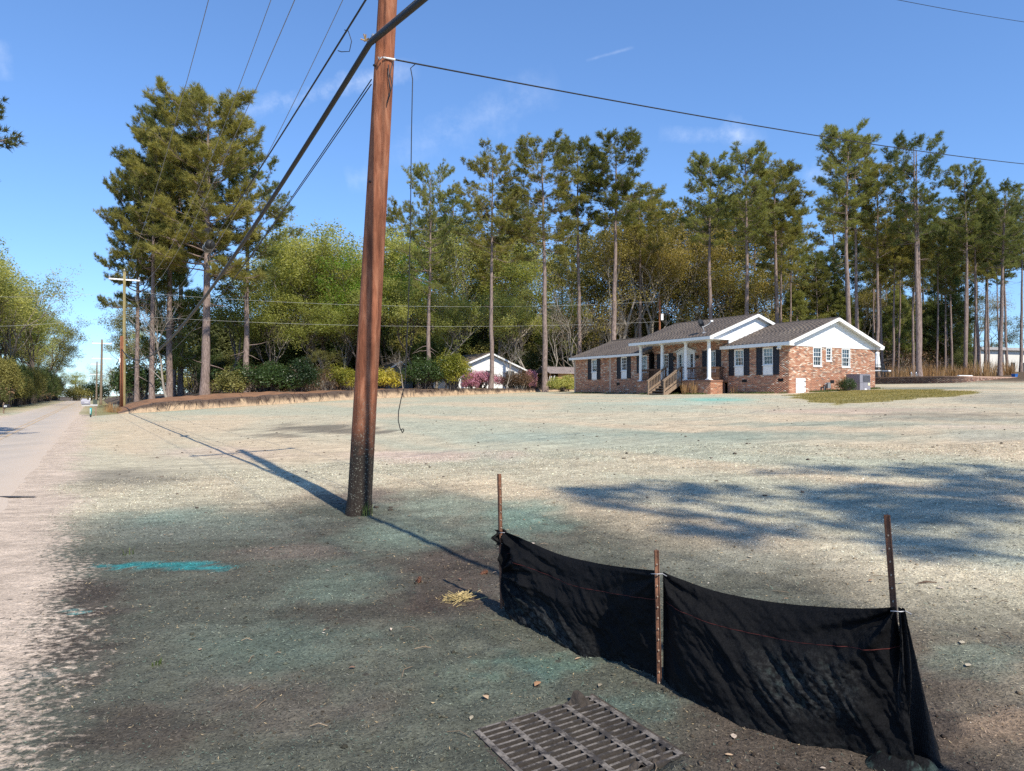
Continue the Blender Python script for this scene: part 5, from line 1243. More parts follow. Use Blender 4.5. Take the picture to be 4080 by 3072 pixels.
def patio_chair(px, Y, rz, label):
    q = at(px, 1500, Y); e = empty('patio_chair', (q.x, q.y, ZD), rz, label, 'chair', 'black patio chairs by the pool')
    for x in (-.27, .27):
        for y in (-.25, .25): MB().box(x - .02, x + .02, y - .02, y + .02, 0, .44 if y < 0 else .44).build('leg', BLK, e)
        MB().tube([(x, -.25, .44), (x, -.25, .64), (x, .25, .66)], .02, 6).build('armrest', BLK, e)
    MB().box(-.27, .27, -.27, .27, .441, .47).build('seat', BLK, e); MB().box(-.25, .25, -.26, .22, .472, .56).build('cushion', WHITE, e)
    m = MB()
    for x in (-.27, -.14, 0, .14, .27): m.box(x - .015, x + .015, .24, .27, .475, 1.05)
    for z in (.62, .78, .94, 1.03): m.box(-.284, .284, .235, .275, z, z + .025)
    m.build('back_lattice', BLK, e)
patio_chair(3532, 57.5, .7, 'black lattice patio chair with white cushion right of the closed umbrella'); patio_chair(3497, 56.8, -.6, 'black patio chair under the closed white umbrella')
STEEL = plain('polished_steel', (.62, .63, .64), .25, .05, 5, spec=.6, metal=.8)
q_ = at(3642, 1497, 57); ld = empty('pool_ladder', (q_.x, q_.y, ZD), 0.2, 'pair of shiny pool ladder handrails on the deck', 'pool ladder')
for x in (-.22, .22): MB().tube([(x - .12, -.1, -.05), (x - .12, -.1, .30), (x - .08, -.06, .40), (x, 0, .42), (x + .12, .1, .34), (x + .40, .3, .0)], .022, 8).build('handrail', STEEL, ld, True)
q_ = at(4043, 1490, 58); bb = empty('blue_bin', (q_.x, q_.y, ZD), .4, 'small blue plastic bin on the end of the pool wall', 'bin')
MB().hexa([(-.15, -.12, 0), (.15, -.12, 0), (.15, .12, 0), (-.15, .12, 0), (-.19, -.15, .26), (.19, -.15, .26), (.19, .15, .26), (-.19, .15, .26)]).build('tub', plain('blue_plastic', (.03, .14, .42), .4), bb); MB().box(-.2, .2, -.16, .16, .261, .29).build('rim', bpy.data.materials['blue_plastic'], bb)
q_ = at(3845, 1488, 55.5); wb_ = tag(MB().box(-.75, .75, -.1, .1, 0, .07).box(-.72, .72, -.08, .08, .075, .10).build('white_board', WHITE, None, False, (q_.x, q_.y, ZD + .01), .35), 'long white board lying on the pool wall', 'board')
# far white building through the pines
q_ = at(3985, 1462, 92); fb = empty('far_building', (q_.x, q_.y, q_.z - 2), .35, 'long low white building seen through the pine trunks', 'building')
MB().box(-3.6, 8, 0, 8, -1, 4.15).build('wall', plain('far_white', (.62, .60, .55), .8, .1, .6), fb); MB().box(-4.0, 8.5, -.5, 8.5, 4.152, 4.5).build('roof', plain('far_roof', (.36, .34, .33), .8), fb)
for i in range(5): MB().box(-2.6 + i * 2.3, -1.8 + i * 2.3, -.03, -.002, 1.4, 2.6).build('window', SCREEN, fb)

# ------------------------------------------------------------------ utility poles
pm, nt, b = newmat('creosote_pole'); v = objvec(nt, (7, 7, .8)); v2 = objvec(nt)
g = noise(nt, 2.2, 6, .7, v, .6); kn = noise(nt, 1.1, 3, .6, objvec(nt, (3, 3, 2)))
c = ramp(nt, g, [(.28, (.115, .038, .020)), (.5, (.29, .108, .056)), (.72, (.44, .205, .118))])
c = mixc(nt, c, ramp(nt, kn, [(.35, .7), (.65, 1.12)]), 1.0, 'MULTIPLY')
sx_ = nnode(nt, 'ShaderNodeSeparateXYZ'); nt.links.new(v2, sx_.inputs[0])
zz_ = mathn(nt, 'ADD', sx_.outputs[2], mathn(nt, 'MULTIPLY', mathn(nt, 'SUBTRACT', noise(nt, 3.2, 3, .6, v2), .5), .9))
wet = nnode(nt, 'ShaderNodeMapRange'); nt.links.new(zz_, wet.inputs[0]); wet.inputs[1].default_value = 1.35; wet.inputs[2].default_value = .75
c = mixc(nt, c, (.032, .024, .019), wet.outputs[0])
sp = ramp(nt, noise(nt, 60, 2, .5, v2), [(.60, 0.0), (.68, 1.0)])
wet2 = nnode(nt, 'ShaderNodeMapRange'); nt.links.new(zz_, wet2.inputs[0]); wet2.inputs[1].default_value = 1.9; wet2.inputs[2].default_value = .9
c = mixc(nt, c, (.30, .30, .24), mathn(nt, 'MULTIPLY', sp, mathn(nt, 'MULTIPLY', wet2.outputs[0], .55)))    # overspray of mulch
nt.links.new(c, b.inputs['Base Color']); b.inputs['Roughness'].default_value = .85; b.inputs['Specular IOR Level'].default_value = .2
bump(nt, b, g, 1.0, .02)
OLDPOLE = plain('grey_pole', (.20, .155, .115), .9, .35, 3, .5, 20, stretch=(6, 6, .4)); NEWPOLE = plain('tan_treated_pole', (.31, .25, .115), .9, .3, 3, .5, 20, stretch=(6, 6, .4)); REDPOLE = plain('red_brown_pole', (.25, .10, .05), .9, .4, 3, .5, 20, stretch=(6, 6, .4))
P0 = ray(1431, 2044); P0.z = float(surf(P0.x, P0.y)); LEAN = Vector((.054, 0.0, 1.0))
def on_pole(z, ang=None, r=.16):
    p = P0 + LEAN * (z - P0.z)
    if ang is not None: p = p + Vector((math.cos(ang), math.sin(ang), 0)) * r
    return p
ROADSIDE = math.atan2(-VY, -VX)
up_ = empty('utility_pole', P0, 0, 'leaning reddish-brown wooden utility pole with the cables, closest to the silt fence', 'utility pole')
def L0(p): return Vector(p) - P0
m = MB(); zs = np.linspace(-.4, 11.6, 60); rng = np.random.default_rng(9)
m.tube([LEAN * z for z in zs], [.150 - .0052 * max(z, 0) + (.02 if z < .05 else 0) for z in zs], 28)
pole_o = m.build('pole', pm, up_, True)
# ground wire stapled down the shaft
pts = []
for z in np.linspace(.0, 11, 40):
    a_ = ROADSIDE - .75 + .10 * math.sin(z * .9) + .05 * math.sin(z * 2.7); pts.append(L0(on_pole(P0.z + z, a_, .153 - .0052 * z)) + Vector((0, 0, 0)))
MB().tube(pts, .0045, 6).build('ground_wire', plain('bare_copper', (.33, .27, .20), .5, .2, 9), up_, True)
m = MB(); ca = on_pole(10.9); m.beam(L0(ca) - Vector((VX, VY, 0)) * 1.25, L0(ca) + Vector((VX, VY, 0)) * 1.25, .1, .12); m.build('crossarm', OLDPOLE, up_)
for k, s_ in enumerate((-1.15, 1.15)): MB().lathe([(.03, 0), (.03, .08), (.06, .1), (.05, .15), (.06, .18), (.03, .22)], L0(ca) + Vector((VX, VY, 0)) * s_ + Vector((0, 0, .06)), 10).build('insulator', plain('insulator_grey', (.45, .45, .47), .3) if not k else bpy.data.materials['insulator_grey'], up_)
cl_p = on_pole(6.0, ROADSIDE - .35, .16)
m = MB(); m.tube([L0(on_pole(6.08, ROADSIDE - .3, .10)), L0(cl_p)], .014, 8); m.tube([L0(cl_p) + Vector((-.02, 0, -.05)), L0(cl_p) + Vector((.02, 0, .06))], .03, 8); m.build('cable_clamp', GREYM, up_)
m = MB()
for i in range(7): a_ = rng.uniform(0, 6.28); m.tube([L0(cl_p) + Vector((-.10, .06, .02)), L0(cl_p) + Vector((-.10 + .07 * math.cos(a_), .06 + .03 * math.sin(a_), .02 + .07 * math.sin(a_ * 1.7)))], .009, 5)
m.build('lashing_ends', plain('tan_tape', (.42, .28, .13), .7), up_)
for z_, a_ in ((5.65, ROADSIDE + .2), (6.55, ROADSIDE - .8), (4.2, ROADSIDE + .5), (7.1, ROADSIDE)): MB().tube([L0(on_pole(z_, a_, .11)), L0(on_pole(z_, a_, .15))], .014, 6).build('bolt', BLK, up_)
eye_p = on_pole(5.72, ROADSIDE + .75, .16)
MB().tube([L0(on_pole(5.74, ROADSIDE + .75, .10)), L0(eye_p), L0(eye_p) + Vector((.02, -.02, -.04)), L0(eye_p) + Vector((.05, -.01, 0))], .009, 6).build('eye_bolt', GREYM, up_, True)
m = MB(); e0 = L0(eye_p)
m.tube([e0 + Vector((.18, .02, -.03)), e0 + Vector((.14, .02, -.2)), e0 + Vector((.17, .02, -.34)), e0 + Vector((.12, .02, -.48)), e0 + Vector((.11, .02, -.55)), e0 + Vector((.15, .02, -.40)), e0 + Vector((.12, .02, -.22)), e0 + Vector((.12, .02, -.08))], .007, 6); m.build('coiled_drop_wire', BLK, up_, True)

def simple_pole(P, h, r, mat, name, label, arms=(), top=None, lean=0.0):
    e = empty(name, P, 0, label, 'utility pole')
    MB().tube([(lean * z, 0, z) for z in np.linspace(-.4, h, 12)], [r * (1 - .32 * max(z, 0) / h) for z in np.linspace(-.4, h, 12)], 14).build('pole', mat, e, True)
    for (z, half, m_) in arms:
        MB().beam((-VX * half + lean * z, -VY * half, z), (VX * half + lean * z, VY * half, z), .12, .13).build('crossarm', m_, e)
        for s in (-1, 1): MB().lathe([(.03, 0), (.03, .06), (.07, .09), (.05, .14), (.07, .17), (.03, .22)], (VX * half * .95 * s + lean * z, VY * half * .95 * s, z + .066), 8).build('insulator', bpy.data.materials['insulator_grey'], e)
    return e
PF = ray(493, 1633); FH = 1.6 + (HY - 1082) * PF.y / F - PF.z
fp_ = simple_pole(PF, FH, .165, NEWPOLE, 'utility_pole', 'tan wooden utility pole with white crossarm at the end of the earth bank', ((FH - .72, 1.25, WHITE),))
MB().lathe([(.03, 0), (.03, .1), (.08, .13), (.06, .2), (.03, .26)], (0, 0, FH), 8).build('top_insulator', bpy.data.materials['insulator_grey'], fp_)
MB().tube([(-.10, -.18, -.3), (-.10, -.18, 6.7)], [.165, .135], 14).build('old_pole_stub', REDPOLE, fp_, True); MB().box(-.26, -.14, -.36, -.24, 4.3, 4.7).build('white_box', WHITE, fp_)
for (px, Y, yt, lb, arms) in ((402, 96, 1352, 'weathered pole with two crossarms, next after the white crossarm pole down the road', True), (384, 142, 1440, 'distant pole with a crossarm far down the road', True), (300, 240, 1497, 'tiny far pole standing where the road ends', False)):
    x = (px - CX) / F * Y; z0 = float(ground_z(x, Y)); h = 1.6 + (HY - yt) * Y / F - z0
    simple_pole(Vector((x, Y, z0)), h, .17, OLDPOLE, 'utility_pole', lb, ((h - .55, 1.15, WHITE), (h - 2.6, 1.15, WHITE)) if arms else ((h - .4, .9, OLDPOLE),), lean=.012 if arms else 0)
pb_ = at(2629, 1199, 78); z0 = float(land_z(pb_.x, pb_.y)); sp2 = simple_pole(Vector((pb_.x, pb_.y, z0)), pb_.z - z0 + .15, .14, REDPOLE, 'service_pole', 'brown service pole with white meter box rising behind the roof of the house')
hm = at(2640, 1262, 77.7).z - z0; MB().box(.10, .36, -.25, -.12, hm - .35, hm + .35).build('meter_box', WHITE, sp2)

# ------------------------------------------------------------------ overhead lines
CAB = plain('black_cable', (.018, .017, .016), .55, .2, 5, spec=.35); ALU = plain('grey_conductor', (.22, .22, .23), .5, .1, 3, spec=.4); LIT = plain('pale_wire', (.50, .50, .47), .5, .1, 3)
def sagline(a, b, sag, n=60): return [Vector(a).lerp(Vector(b), t) - Vector((0, 0, 4 * sag * t * (1 - t))) for t in np.linspace(0, 1, n)]
def cable(name, runs, r, mat, label, n=6):
    """one wire, run after run; its parts are clamps added by the caller"""
    pts = []
    for (a, b, s) in runs:
        q = sagline(a, b, s); pts += q if not pts else q[1:]
    o = Vector(pts[0]); e = MB().tube([p - o for p in pts], r, n).build(name, mat, None, True, o)
    tag(e, label, 'cable', 'overhead lines along the road'); return e, pts
BACK = lambda p, d, z: Vector((p.x - UX * d, p.y - UY * d, z))
FP = lambda z, s=0.0: Vector((PF.x + VX * s, PF.y + VY * s, PF.z + z))
cross_l, cross_r, ctop = ca + Vector((-VX, -VY, 0)) * 1.15 + Vector((0, 0, .28)), ca + Vector((VX, VY, 0)) * 1.15 + Vector((0, 0, .28)), on_pole(11.65)
cable('power_line', [(FP(FH - .45, -1.19), cross_l, 3.05), (cross_l, BACK(cross_l, 45, 10.9), 1.0)], .0085, ALU, 'thin power line farthest left, from the crossarm end')
cable('power_line', [(FP(FH + .2), ctop, 4.1), (ctop, BACK(ctop, 45, 11.5), 1.0)], .0085, ALU, 'thin power line running up from the top of the crossarm pole')
cable('power_line', [(FP(FH - .45, 1.19), cross_r, 4.5), (cross_r, BACK(cross_r, 45, 10.9), 1.0)], .0085, ALU, 'thin power line from the right end of the white crossarm')
neu = on_pole(9.2, ROADSIDE, .17); cable('power_line', [(FP(FH - 1.9, -.15), neu, 2.9), (neu, BACK(neu, 45, 9.2), 1.0)], .0085, ALU, 'neutral wire hanging below the crossarm lines')
sec = on_pole(6.6, ROADSIDE, .2)
ce_, cpts = cable('twisted_cable', [(FP(7.0, -.2), sec, 1.45), (sec, BACK(sec, 45, 7.2), .9)], .014, CAB, 'twisted service cable with a wire loop left of the brown pole top')
e_, tp = cable('trunk_cable', [(FP(5.55, -.2), cl_p + Vector((-.03, -.02, -.06)), 2.25), (cl_p + Vector((-.03, -.02, -.06)), BACK(cl_p, 42, 5.8), 1.6)], .036, CAB, 'thickest black cable crossing in front of the brown pole', 10)
cable('support_strand', [(FP(5.63, -.2), cl_p + Vector((-.03, -.02, .0)), 2.22), (cl_p + Vector((-.03, -.02, .0)), BACK(cl_p, 42, 5.88), 1.58)], .007, ALU, 'steel strand running just above the thick black cable')
for k_, z_ in enumerate((5.46, 5.52)):
    a_ = on_pole(z_, ROADSIDE - .6, .15); cable('phone_wire', [(FP(5.05 + .12 * k_, -.2), a_, 2.25 + .1 * k_)], .0075, CAB, ('lower' if k_ == 0 else 'upper') + ' of two thin wires below the thick cable')
drop_end = at(4400, 676, 24); drp = eye_p + Vector((.06, 0, 0))
de, dpts = cable('service_drop', [(drp, drop_end, .22)], .010, CAB, 'single wire running from the brown pole across the sky to the right edge')
MB().tube([Vector((0, 0, 0)) + (dpts[0] - dpts[0]), (dpts[1] - dpts[0]).normalized() * .16], [.010, .014], 8).build('wedge_clamp', WHITE, de)
cable('overhead_wire', [(at(3300, -70, 20), at(4500, 130, 27), .15)], .008, CAB, 'short piece of wire in the top right corner of the sky')
for nm, y0, y1, yl, s_ in (('upper', 1161, 1200, 1166, .95), ('lower', 1257, 1281, 1290, .75)):
    a_ = at(493, y0, PF.y); b_ = at(2629, y1, 78); l_ = at(-250, yl + (10 if nm == 'lower' else 6), PF.y - 4)
    cable('pale_cross_wire', [(l_, a_, .35), (a_, b_, s_)], .008, LIT, nm + ' of the two pale wires crossing to the pole behind the house')
# loop, splice case, hanging wire
lp = min(cpts, key=lambda p: abs(HY - F * (p.z - EYE) / p.y - 60) + (1e3 if p.y < 2 else 0))
lo = lp; MB().tube([Vector((0, 0, .06)), Vector((.06, -.03, .03)), Vector((.11, -.05, -.12)), Vector((.08, -.05, -.26)), Vector((-.04, 0, -.24)), Vector((-.10, .05, -.20))], .006, 6).build('wire_loop', CAB, ce_, True, lo - Vector(cpts[0]))
k = min(range(60), key=lambda i: abs(CX + F * cpts[i].x / cpts[i].y - 838)); bp = cpts[k]; bd_ = (cpts[k + 1] - cpts[k]).normalized()
sc_ = empty('splice_case', bp, 0, 'black cable splice case hanging on a wire before the broad pine', 'splice case')
MB().tube([bd_ * -.36, bd_ * -.30, bd_ * .30, bd_ * .36], [.07, .13, .13, .07], 12).build('case', CAB, sc_, True)
for t_ in (-.2, .15): MB().tube([bd_ * (t_ - .02), bd_ * (t_ + .02)], .136, 12).build('band', GREYM, sc_)
h0 = min(dpts, key=lambda p: abs(CX + F * p.x / p.y - 1637)); Yh = h0.y
hp_ = [h0] + [at(px, py, Yh - .02 * i) for i, (px, py) in enumerate(((1634, 265), (1642, 310), (1638, 520), (1634, 900), (1626, 1250), (1614, 1530), (1598, 1590), (1588, 1640), (1587, 1675), (1594, 1706), (1604, 1724), (1609, 1716), (1606, 1708), (1597, 1712)))]
tag(MB().tube([p - h0 for p in hp_], .006, 6).build('hanging_wire', CAB, None, True, h0), 'loose wire dangling beside the brown pole with a hooked end', 'wire')

# ------------------------------------------------------------------ roadside boxes
MBX = plain('mailbox_grey', (.26, .25, .29), .45, .1, 6, spec=.5); BLKM = plain('mailbox_black', (.03, .03, .035), .5, .1, 6)
def mailbox_body(e, x, y, z, w, h, l, mat, nm='box'):
    pr = [(-w / 2, 0), (w / 2, 0), (w / 2, h * .55)] + [(w / 2 * math.cos(t), h * .55 + h * .45 * math.sin(t)) for t in np.linspace(0, math.pi, 9)[1:-1]] + [(-w / 2, h * .55)]
    return MB().prism(pr, lambda a, b, d: (x + d, y + a, z + b), 0, l).build(nm, mat, e)
q_ = ray(362, 1662); mk = empty('marker_post', q_, 0, 'turquoise buried cable marker post under the grey mailboxes', 'marker post')
MB().tube([(0, 0, -.1), (0, 0, .16)], .045, 10).build('base', BLKM, mk); MB().tube([(0, 0, .161), (0, 0, .62)], .06, 12).build('sleeve', plain('turquoise_plastic', (.02, .33, .32), .4), mk, True)
MB().box(-.018, .018, -.066, -.0605, .24, .54).build('lettering', WHITE, mk)
q_ = ray(352, 1659) + Vector((-.1, .6, 0)); mb_ = empty('mailbox', q_, math.atan2(UY, UX) - math.pi / 2, 'grey metal mailbox pair on a white plank beside the turquoise marker', 'mailbox')
MB().box(-.62, .35, -.08, .08, .70, .84).build('plank', plain('weathered_plank', (.42, .41, .39), .8, .15, 4), mb_); MB().box(.18, .29, -.055, .055, -.2, .70).build('post', GREYWOOD, mb_)
mailbox_body(mb_, -.66, -.02, .842, .22, .30, .56, MBX); mailbox_body(mb_, -.60, .26, .842, .2, .38, .3, MBX); MB().box(.06, .32, -.1, .1, .842, 1.16).build('paper_box', plain('dark_green_box', (.06, .075, .06), .6), mb_)
MB().box(-.45, -.2, -.14, -.132, .96, .99).build('flag', WHITE, mb_); MB().box(-.15, -.09, -.02, .04, 1.142, 1.27).build('cap', WHITE, mb_)
q_ = ray(15, 1648); bm = empty('mailbox', q_, -.12, 'black mailbox with white number plate on a wooden post across the road', 'mailbox')
MB().box(-.04, .04, -.04, .04, -.2, .78).build('post', GREYWOOD, bm); MB().lathe([(.03, 0), (.05, .03), (.045, .07), (0, .1)], (0, 0, .78), 8).build('finial', GREYWOOD, bm)
MB().beam((.03, 0, .34), (.17, 0, .44), .05, .05).build('brace', GREYWOOD, bm); mailbox_body(bm, .05, 0, .46, .2, .26, .44, BLKM); MB().box(.12, .36, -.108, -.102, .52, .64).build('number_plate', WHITE, bm)
ft = bpy.data.curves.new('house_number', 'FONT'); ft.body = '1365'; ft.size = .105; ft.extrude = .001; ft.materials.append(BLKM); fo = link('number_text', ft); fm = bpy.data.meshes.new_from_object(fo); bpy.data.objects.remove(fo); fo = link('house_number', fm, bm, (.13, -.110, .545)); fo.rotation_euler = (math.pi / 2, 0, 0)
q_ = ray(462, 1640); bx = empty('utility_box', q_, .2, 'small green-grey utility box at the foot of the crossarm pole', 'utility box')
MB().box(-.2, .2, -.2, .2, -.1, .62).build('cabinet', plain('box_green', (.16, .2, .17), .6, .2, 5), bx); MB().box(-.22, .22, -.22, .22, .622, .68).build('lid', BLKM, bx)
# ------------------------------------------------------------------ silt fence
RUST = plain('rusty_steel', (.115, .055, .036), .8, .5, 9, .4, 60, col2=(.20, .095, .055)); RUSTL = plain('worn_stud', (.42, .34, .26), .7)
FP1, FP2, FP3 = ray(2005, 2424), ray(2628, 2724), ray(3594, 3008)
fence = empty('silt_fence', FP1, 0, 'sagging black silt fence on three rusty steel stakes', 'fence')
def L1(p): return Vector(p) - FP1
def tpost(base, top, face, label=None):
    """T-section steel stake with studs"""
    a, b = L1(base) + Vector((0, 0, -.25)), L1(top); d = (b - a).normalized(); fx_ = Vector((math.cos(face), math.sin(face), 0)); sy = d.cross(fx_).normalized(); fx_ = sy.cross(d)
    m = MB()
    def sl(p, q, r, s):   # box in the cross section
        m.hexa([a + sy * p + fx_ * r, a + sy * q + fx_ * r, a + sy * q + fx_ * s, a + sy * p + fx_ * s, b + sy * p + fx_ * r, b + sy * q + fx_ * r, b + sy * q + fx_ * s, b + sy * p + fx_ * s])
    sl(-.0125, .0125, 0, .0035); sl(-.002, .002, -.024, -.0002)
    m.hexa([a + sy * -.0125 + fx_ * .0037, a + sy * -.0090 + fx_ * .0037, a + sy * -.009 + fx_ * .009, a + sy * -.0097 + fx_ * .009, b + sy * -.0125 + fx_ * .0037, b + sy * -.0090 + fx_ * .0037, b + sy * -.009 + fx_ * .009, b + sy * -.0097 + fx_ * .009])
    m.hexa([a + sy * .0090 + fx_ * .0037, a + sy * .0125 + fx_ * .0037, a + sy * .0097 + fx_ * .009, a + sy * .009 + fx_ * .009, b + sy * .0090 + fx_ * .0037, b + sy * .0125 + fx_ * .0037, b + sy * .0097 + fx_ * .009, b + sy * .009 + fx_ * .009])
    o = m.build('stake', RUST, fence); n = int((b - a).length / .055)
    for i in range(5, n):
        c = a + d * (i * .055 - .01); MB().tube([c + fx_ * .003, c + fx_ * .012], [.0042, .003], 6).build('stud', RUSTL, o)
    return o
def at_dist(px, py, p):    # the point above plan position p (same depth) seen at a pixel
    return at(px, py, p.y)
T1, T2, T3 = at_dist(1990, 1888, FP1), at_dist(2614, 2190, FP2), at_dist(3513, 2060, FP3)
FACE = math.atan2(-FP2.y, -FP2.x) 
tpost(FP1, T1, FACE + .9); tpost(FP2, T2, FACE + .1); SH = Vector((.05, .06, 0)); tpost(FP3 + SH, T3 + SH, FACE - .35)
def lerp_path(pts, s):
    s = min(max(s, 0), 1) * (len(pts) - 1); i = min(int(s), len(pts) - 2); f = s - i
    p0 = pts[max(i - 1, 0)]; p1 = pts[i]; p2 = pts[i + 1]; p3 = pts[min(i + 2, len(pts) - 1)]
    return .5 * ((2 * p1) + (p2 - p0) * f + (2 * p0 - 5 * p1 + 4 * p2 - p3) * f * f + (3 * p1 - p0 - 3 * p2 + p3) * f ** 3)
nf2 = Vector((-.75, -.66, 0))           # faces the camera side
def top_pts(A, B, pix, bulge, fwd=0.0):
    out = []
    for (f, px, py) in pix:
        p = A.lerp(B, f) - nf2 * (.02 + bulge * math.sin(math.pi * f) - fwd * f); out.append(at(px, py, p.y))
    return out
top1 = top_pts(FP1, FP2, ((0, 2004, 2112), (.14, 2075, 2142), (.36, 2225, 2205), (.6, 2375, 2241), (.8, 2495, 2259), (1, 2612, 2271)), .03, 0)
top2 = top_pts(FP2, FP3, ((0, 2640, 2276), (.08, 2712, 2305), (.25, 2860, 2355), (.5, 3080, 2396), (.75, 3300, 2416), (.93, 3470, 2420), (1, 3562, 2414)), .05, .07)
g_ = lambda px, py: (lambda q: Vector((q.x, q.y, float(surf(q.x, q.y)) - .02)))(ray(px, py))
bot1 = [g_(2012, 2432), g_(2060, 2478), g_(2188, 2540), g_(2308, 2600), g_(2418, 2622), g_(2510, 2655), g_(2630, 2708)]
bot2 = [g_(2640, 2712), g_(2720, 2772), g_(2893, 2864), g_(3040, 2915), g_(3180, 2958), g_(3343, 2986), g_(3490, 3026), g_(3645, 3066)]
def fabric(tops, bots, nu, nv, seed, pins, panel):
    rng = np.random.default_rng(seed); Vv = np.zeros((nv + 1, nu + 1, 3)); spray = np.zeros((nv + 1, nu + 1))
    for i in range(nu + 1):
        s = i / nu; a = lerp_path(tops, s); b = lerp_path(bots, s)
        for j in range(nv + 1):
            t = j / nv; p = a.lerp(b, t ** 1.0); Vv[j, i] = p
    S_, T_ = np.meshgrid(np.linspace(0, 1, nu + 1), np.linspace(0, 1, nv + 1))
    disp = np.zeros_like(S_)
    # belly of the cloth
    disp += .05 * np.sin(np.pi * S_) * np.sin(np.pi * T_ ** .8)
    # folds fanning out of the tied corners
    for (cs_, ct, n_, amp, ph, reach) in pins:
        dx, dy = (S_ - cs_) * 2.2, (T_ - ct); ang = np.arctan2(dy, dx * np.sign(.5 - cs_ + 1e-6)); r = np.hypot(dx, dy)
        disp += amp * (np.cos(ang * n_ + ph + 1.5 * np.sin(ang * 3)) ** 3) * np.exp(-r / reach) * sstep(.02, .25, r)
    # diagonal drag wrinkles
    ax_ = S_ * 2.2 * .62 + T_ * .78; ay_ = -S_ * 2.2 * .78 + T_ * .62
    wr = fbm(ay_ * 9 + 3, ax_ * 1.6, 4, seed + 5) - .5; msk = sstep(.2, .42, T_) * sstep(1.0, .6, T_) * sstep(.04, .3, S_) * sstep(1, .85, S_)
    disp += .058 * wr * (.35 + msk)
    disp += .012 * (fbm(S_ * 40, T_ * 30, 3, seed + 9) - .5) + .03 * (fbm(S_ * 5, T_ * 4, 3, seed + 2) - .5) * sstep(0, .1, T_)
    disp *= sstep(0, .035, T_) * .9 + .1
    fade = np.minimum(1, np.minimum(S_, 1 - S_) / .015); disp *= fade * .9 + .1
    Vv[..., 0] += disp * nf2.x; Vv[..., 1] += disp * nf2.y
    if panel == 0: w = np.exp(-((ay_ - (-.15)) / .4) ** 2) * sstep(.45, .95, T_) * sstep(.75, .15, S_) * 1.0
    else: w = sstep(.2, .55, T_) * sstep(.35, .55, S_) * sstep(.85, .70, S_) * sstep(.85, .65, T_) * .42
    w = np.clip(w + .18 * sstep(.8, 1.0, T_), 0, 1); nzs = fbm(S_ * 95, T_ * 60, 3, seed + 20)
    sp_ = w * sstep(.38, .62, nzs)
    col = np.array((.0065, .0065, .0072)) + sp_[..., None] * (np.array((.062, .064, .060)) - .0065) + (sp_ * sstep(.62, .72, fbm(S_ * 22, T_ * 16, 3, seed + 30)))[..., None] * np.array((.0, .018, .014))
    ii = np.arange((nu + 1) * (nv + 1)).reshape(nv + 1, nu + 1)
    Fq = np.stack([ii[:-1, :-1].ravel(), ii[1:, :-1].ravel(), ii[1:, 1:].ravel(), ii[:-1, 1:].ravel()], 1)
    return Vv, Fq, col
FAB, nt, b = newmat('woven_black_fabric'); a = nnode(nt, 'ShaderNodeAttribute', attribute_name='col'); v = objvec(nt)
wv = nnode(nt, 'ShaderNodeTexWave'); wv.inputs['Scale'].default_value = 95; wv.inputs['Distortion'].default_value = .6; nt.links.new(v, wv.inputs['Vector'])
sp_n = ramp(nt, noise(nt, 140, 2, .6, v), [(.4, .75), (.7, 1.6)])
nt.links.new(mixc(nt, a.outputs['Color'], sp_n, 1.0, 'MULTIPLY'), b.inputs['Base Color']); b.inputs['Roughness'].default_value = .72; b.inputs['Specular IOR Level'].default_value = .10
bump(nt, b, mathn(nt, 'ADD', mathn(nt, 'MULTIPLY', wv.outputs['Fac'], .25), noise(nt, 45, 3, .6, v)), .5, .008)
REDT = plain('red_thread', (.10, .022, .018), .8, .4, 30)
pins1 = ((0.0, 0.0, 9, .06, .4, .50), (0.0, .52, 11, .065, 1.3, .45), (1.0, .05, 8, .03, .2, .3)); pins2 = ((0.0, .02, 7, .04, .9, .4), (1.0, 0.0, 8, .075, .3, .5))
for k_, (tp_, bt_, seed, pins) in enumerate(((top1, bot1, 3, pins1), (top2, bot2, 8, pins2))):
    nu, nv = 170, 84; Vv, Fq, col = fabric(tp_, bt_, nu, nv, seed, pins, k_)
    V = Vv.reshape(-1, 3) - np.array(FP1)
    fb_ = link('fabric', np_mesh('fabric', V, Fq, FAB, True, {'col': col.reshape(-1, 3)}), fence)
    # red tracer thread woven in a fifth of the way down
    j = int(nv * (.27 if k_ == 0 else .25)); row = Vv[j] - np.array(FP1) + np.array(nf2) * .004; i0 = 10 if k_ == 0 else 6
    rr = row[i0:]; n = len(rr); Vr = np.concatenate([rr, rr + np.array((0, 0, -.003))]); i = np.arange(n - 1)
    link('tracer_thread', np_mesh('tracer_thread', Vr, np.stack([i, i + n, i + n + 1, i + 1], 1), REDT), fb_)
# end of the cloth: folded round the last stake and bunched on the ground
m = MB(); ns = 22; rows = []
for j in range(26):
    t = j / 25; py = 2412 + (3030 - 2412) * t; cx_ = 3556 + 26 * t; w = .02 + .16 * t ** 1.2
    c = at(cx_ + 10 + 22 * t, py, FP3.y - .02 + .04 * t); ring = []
    for k in range(ns + 1):
        s = k / ns; x = (s - .38) * w * 1.3; fold = .030 * math.sin(s * 9.5 + 1.0 + .8 * t) * (.3 + t) + .012 * math.sin(s * 23 + t * 9)
        ring.append(tuple(L1(c) + Vector((x, -.03 - fold - .05 * t * math.sin(math.pi * s), 0))))
    rows.append(ring)
vs = [p for r_ in rows for p in r_]; m.add(vs, [(j * (ns + 1) + k, (j + 1) * (ns + 1) + k, (j + 1) * (ns + 1) + k + 1, j * (ns + 1) + k + 1) for j in range(25) for k in range(ns)])
me = m.mesh('folded_end', FAB, True); at_ = me.attributes.new('col', 'FLOAT_COLOR', 'POINT'); at_.data.foreach_set('color', np.tile(np.array((.016, .016, .017, 1), np.float32), len(me.vertices))); link('folded_end', me, fence)
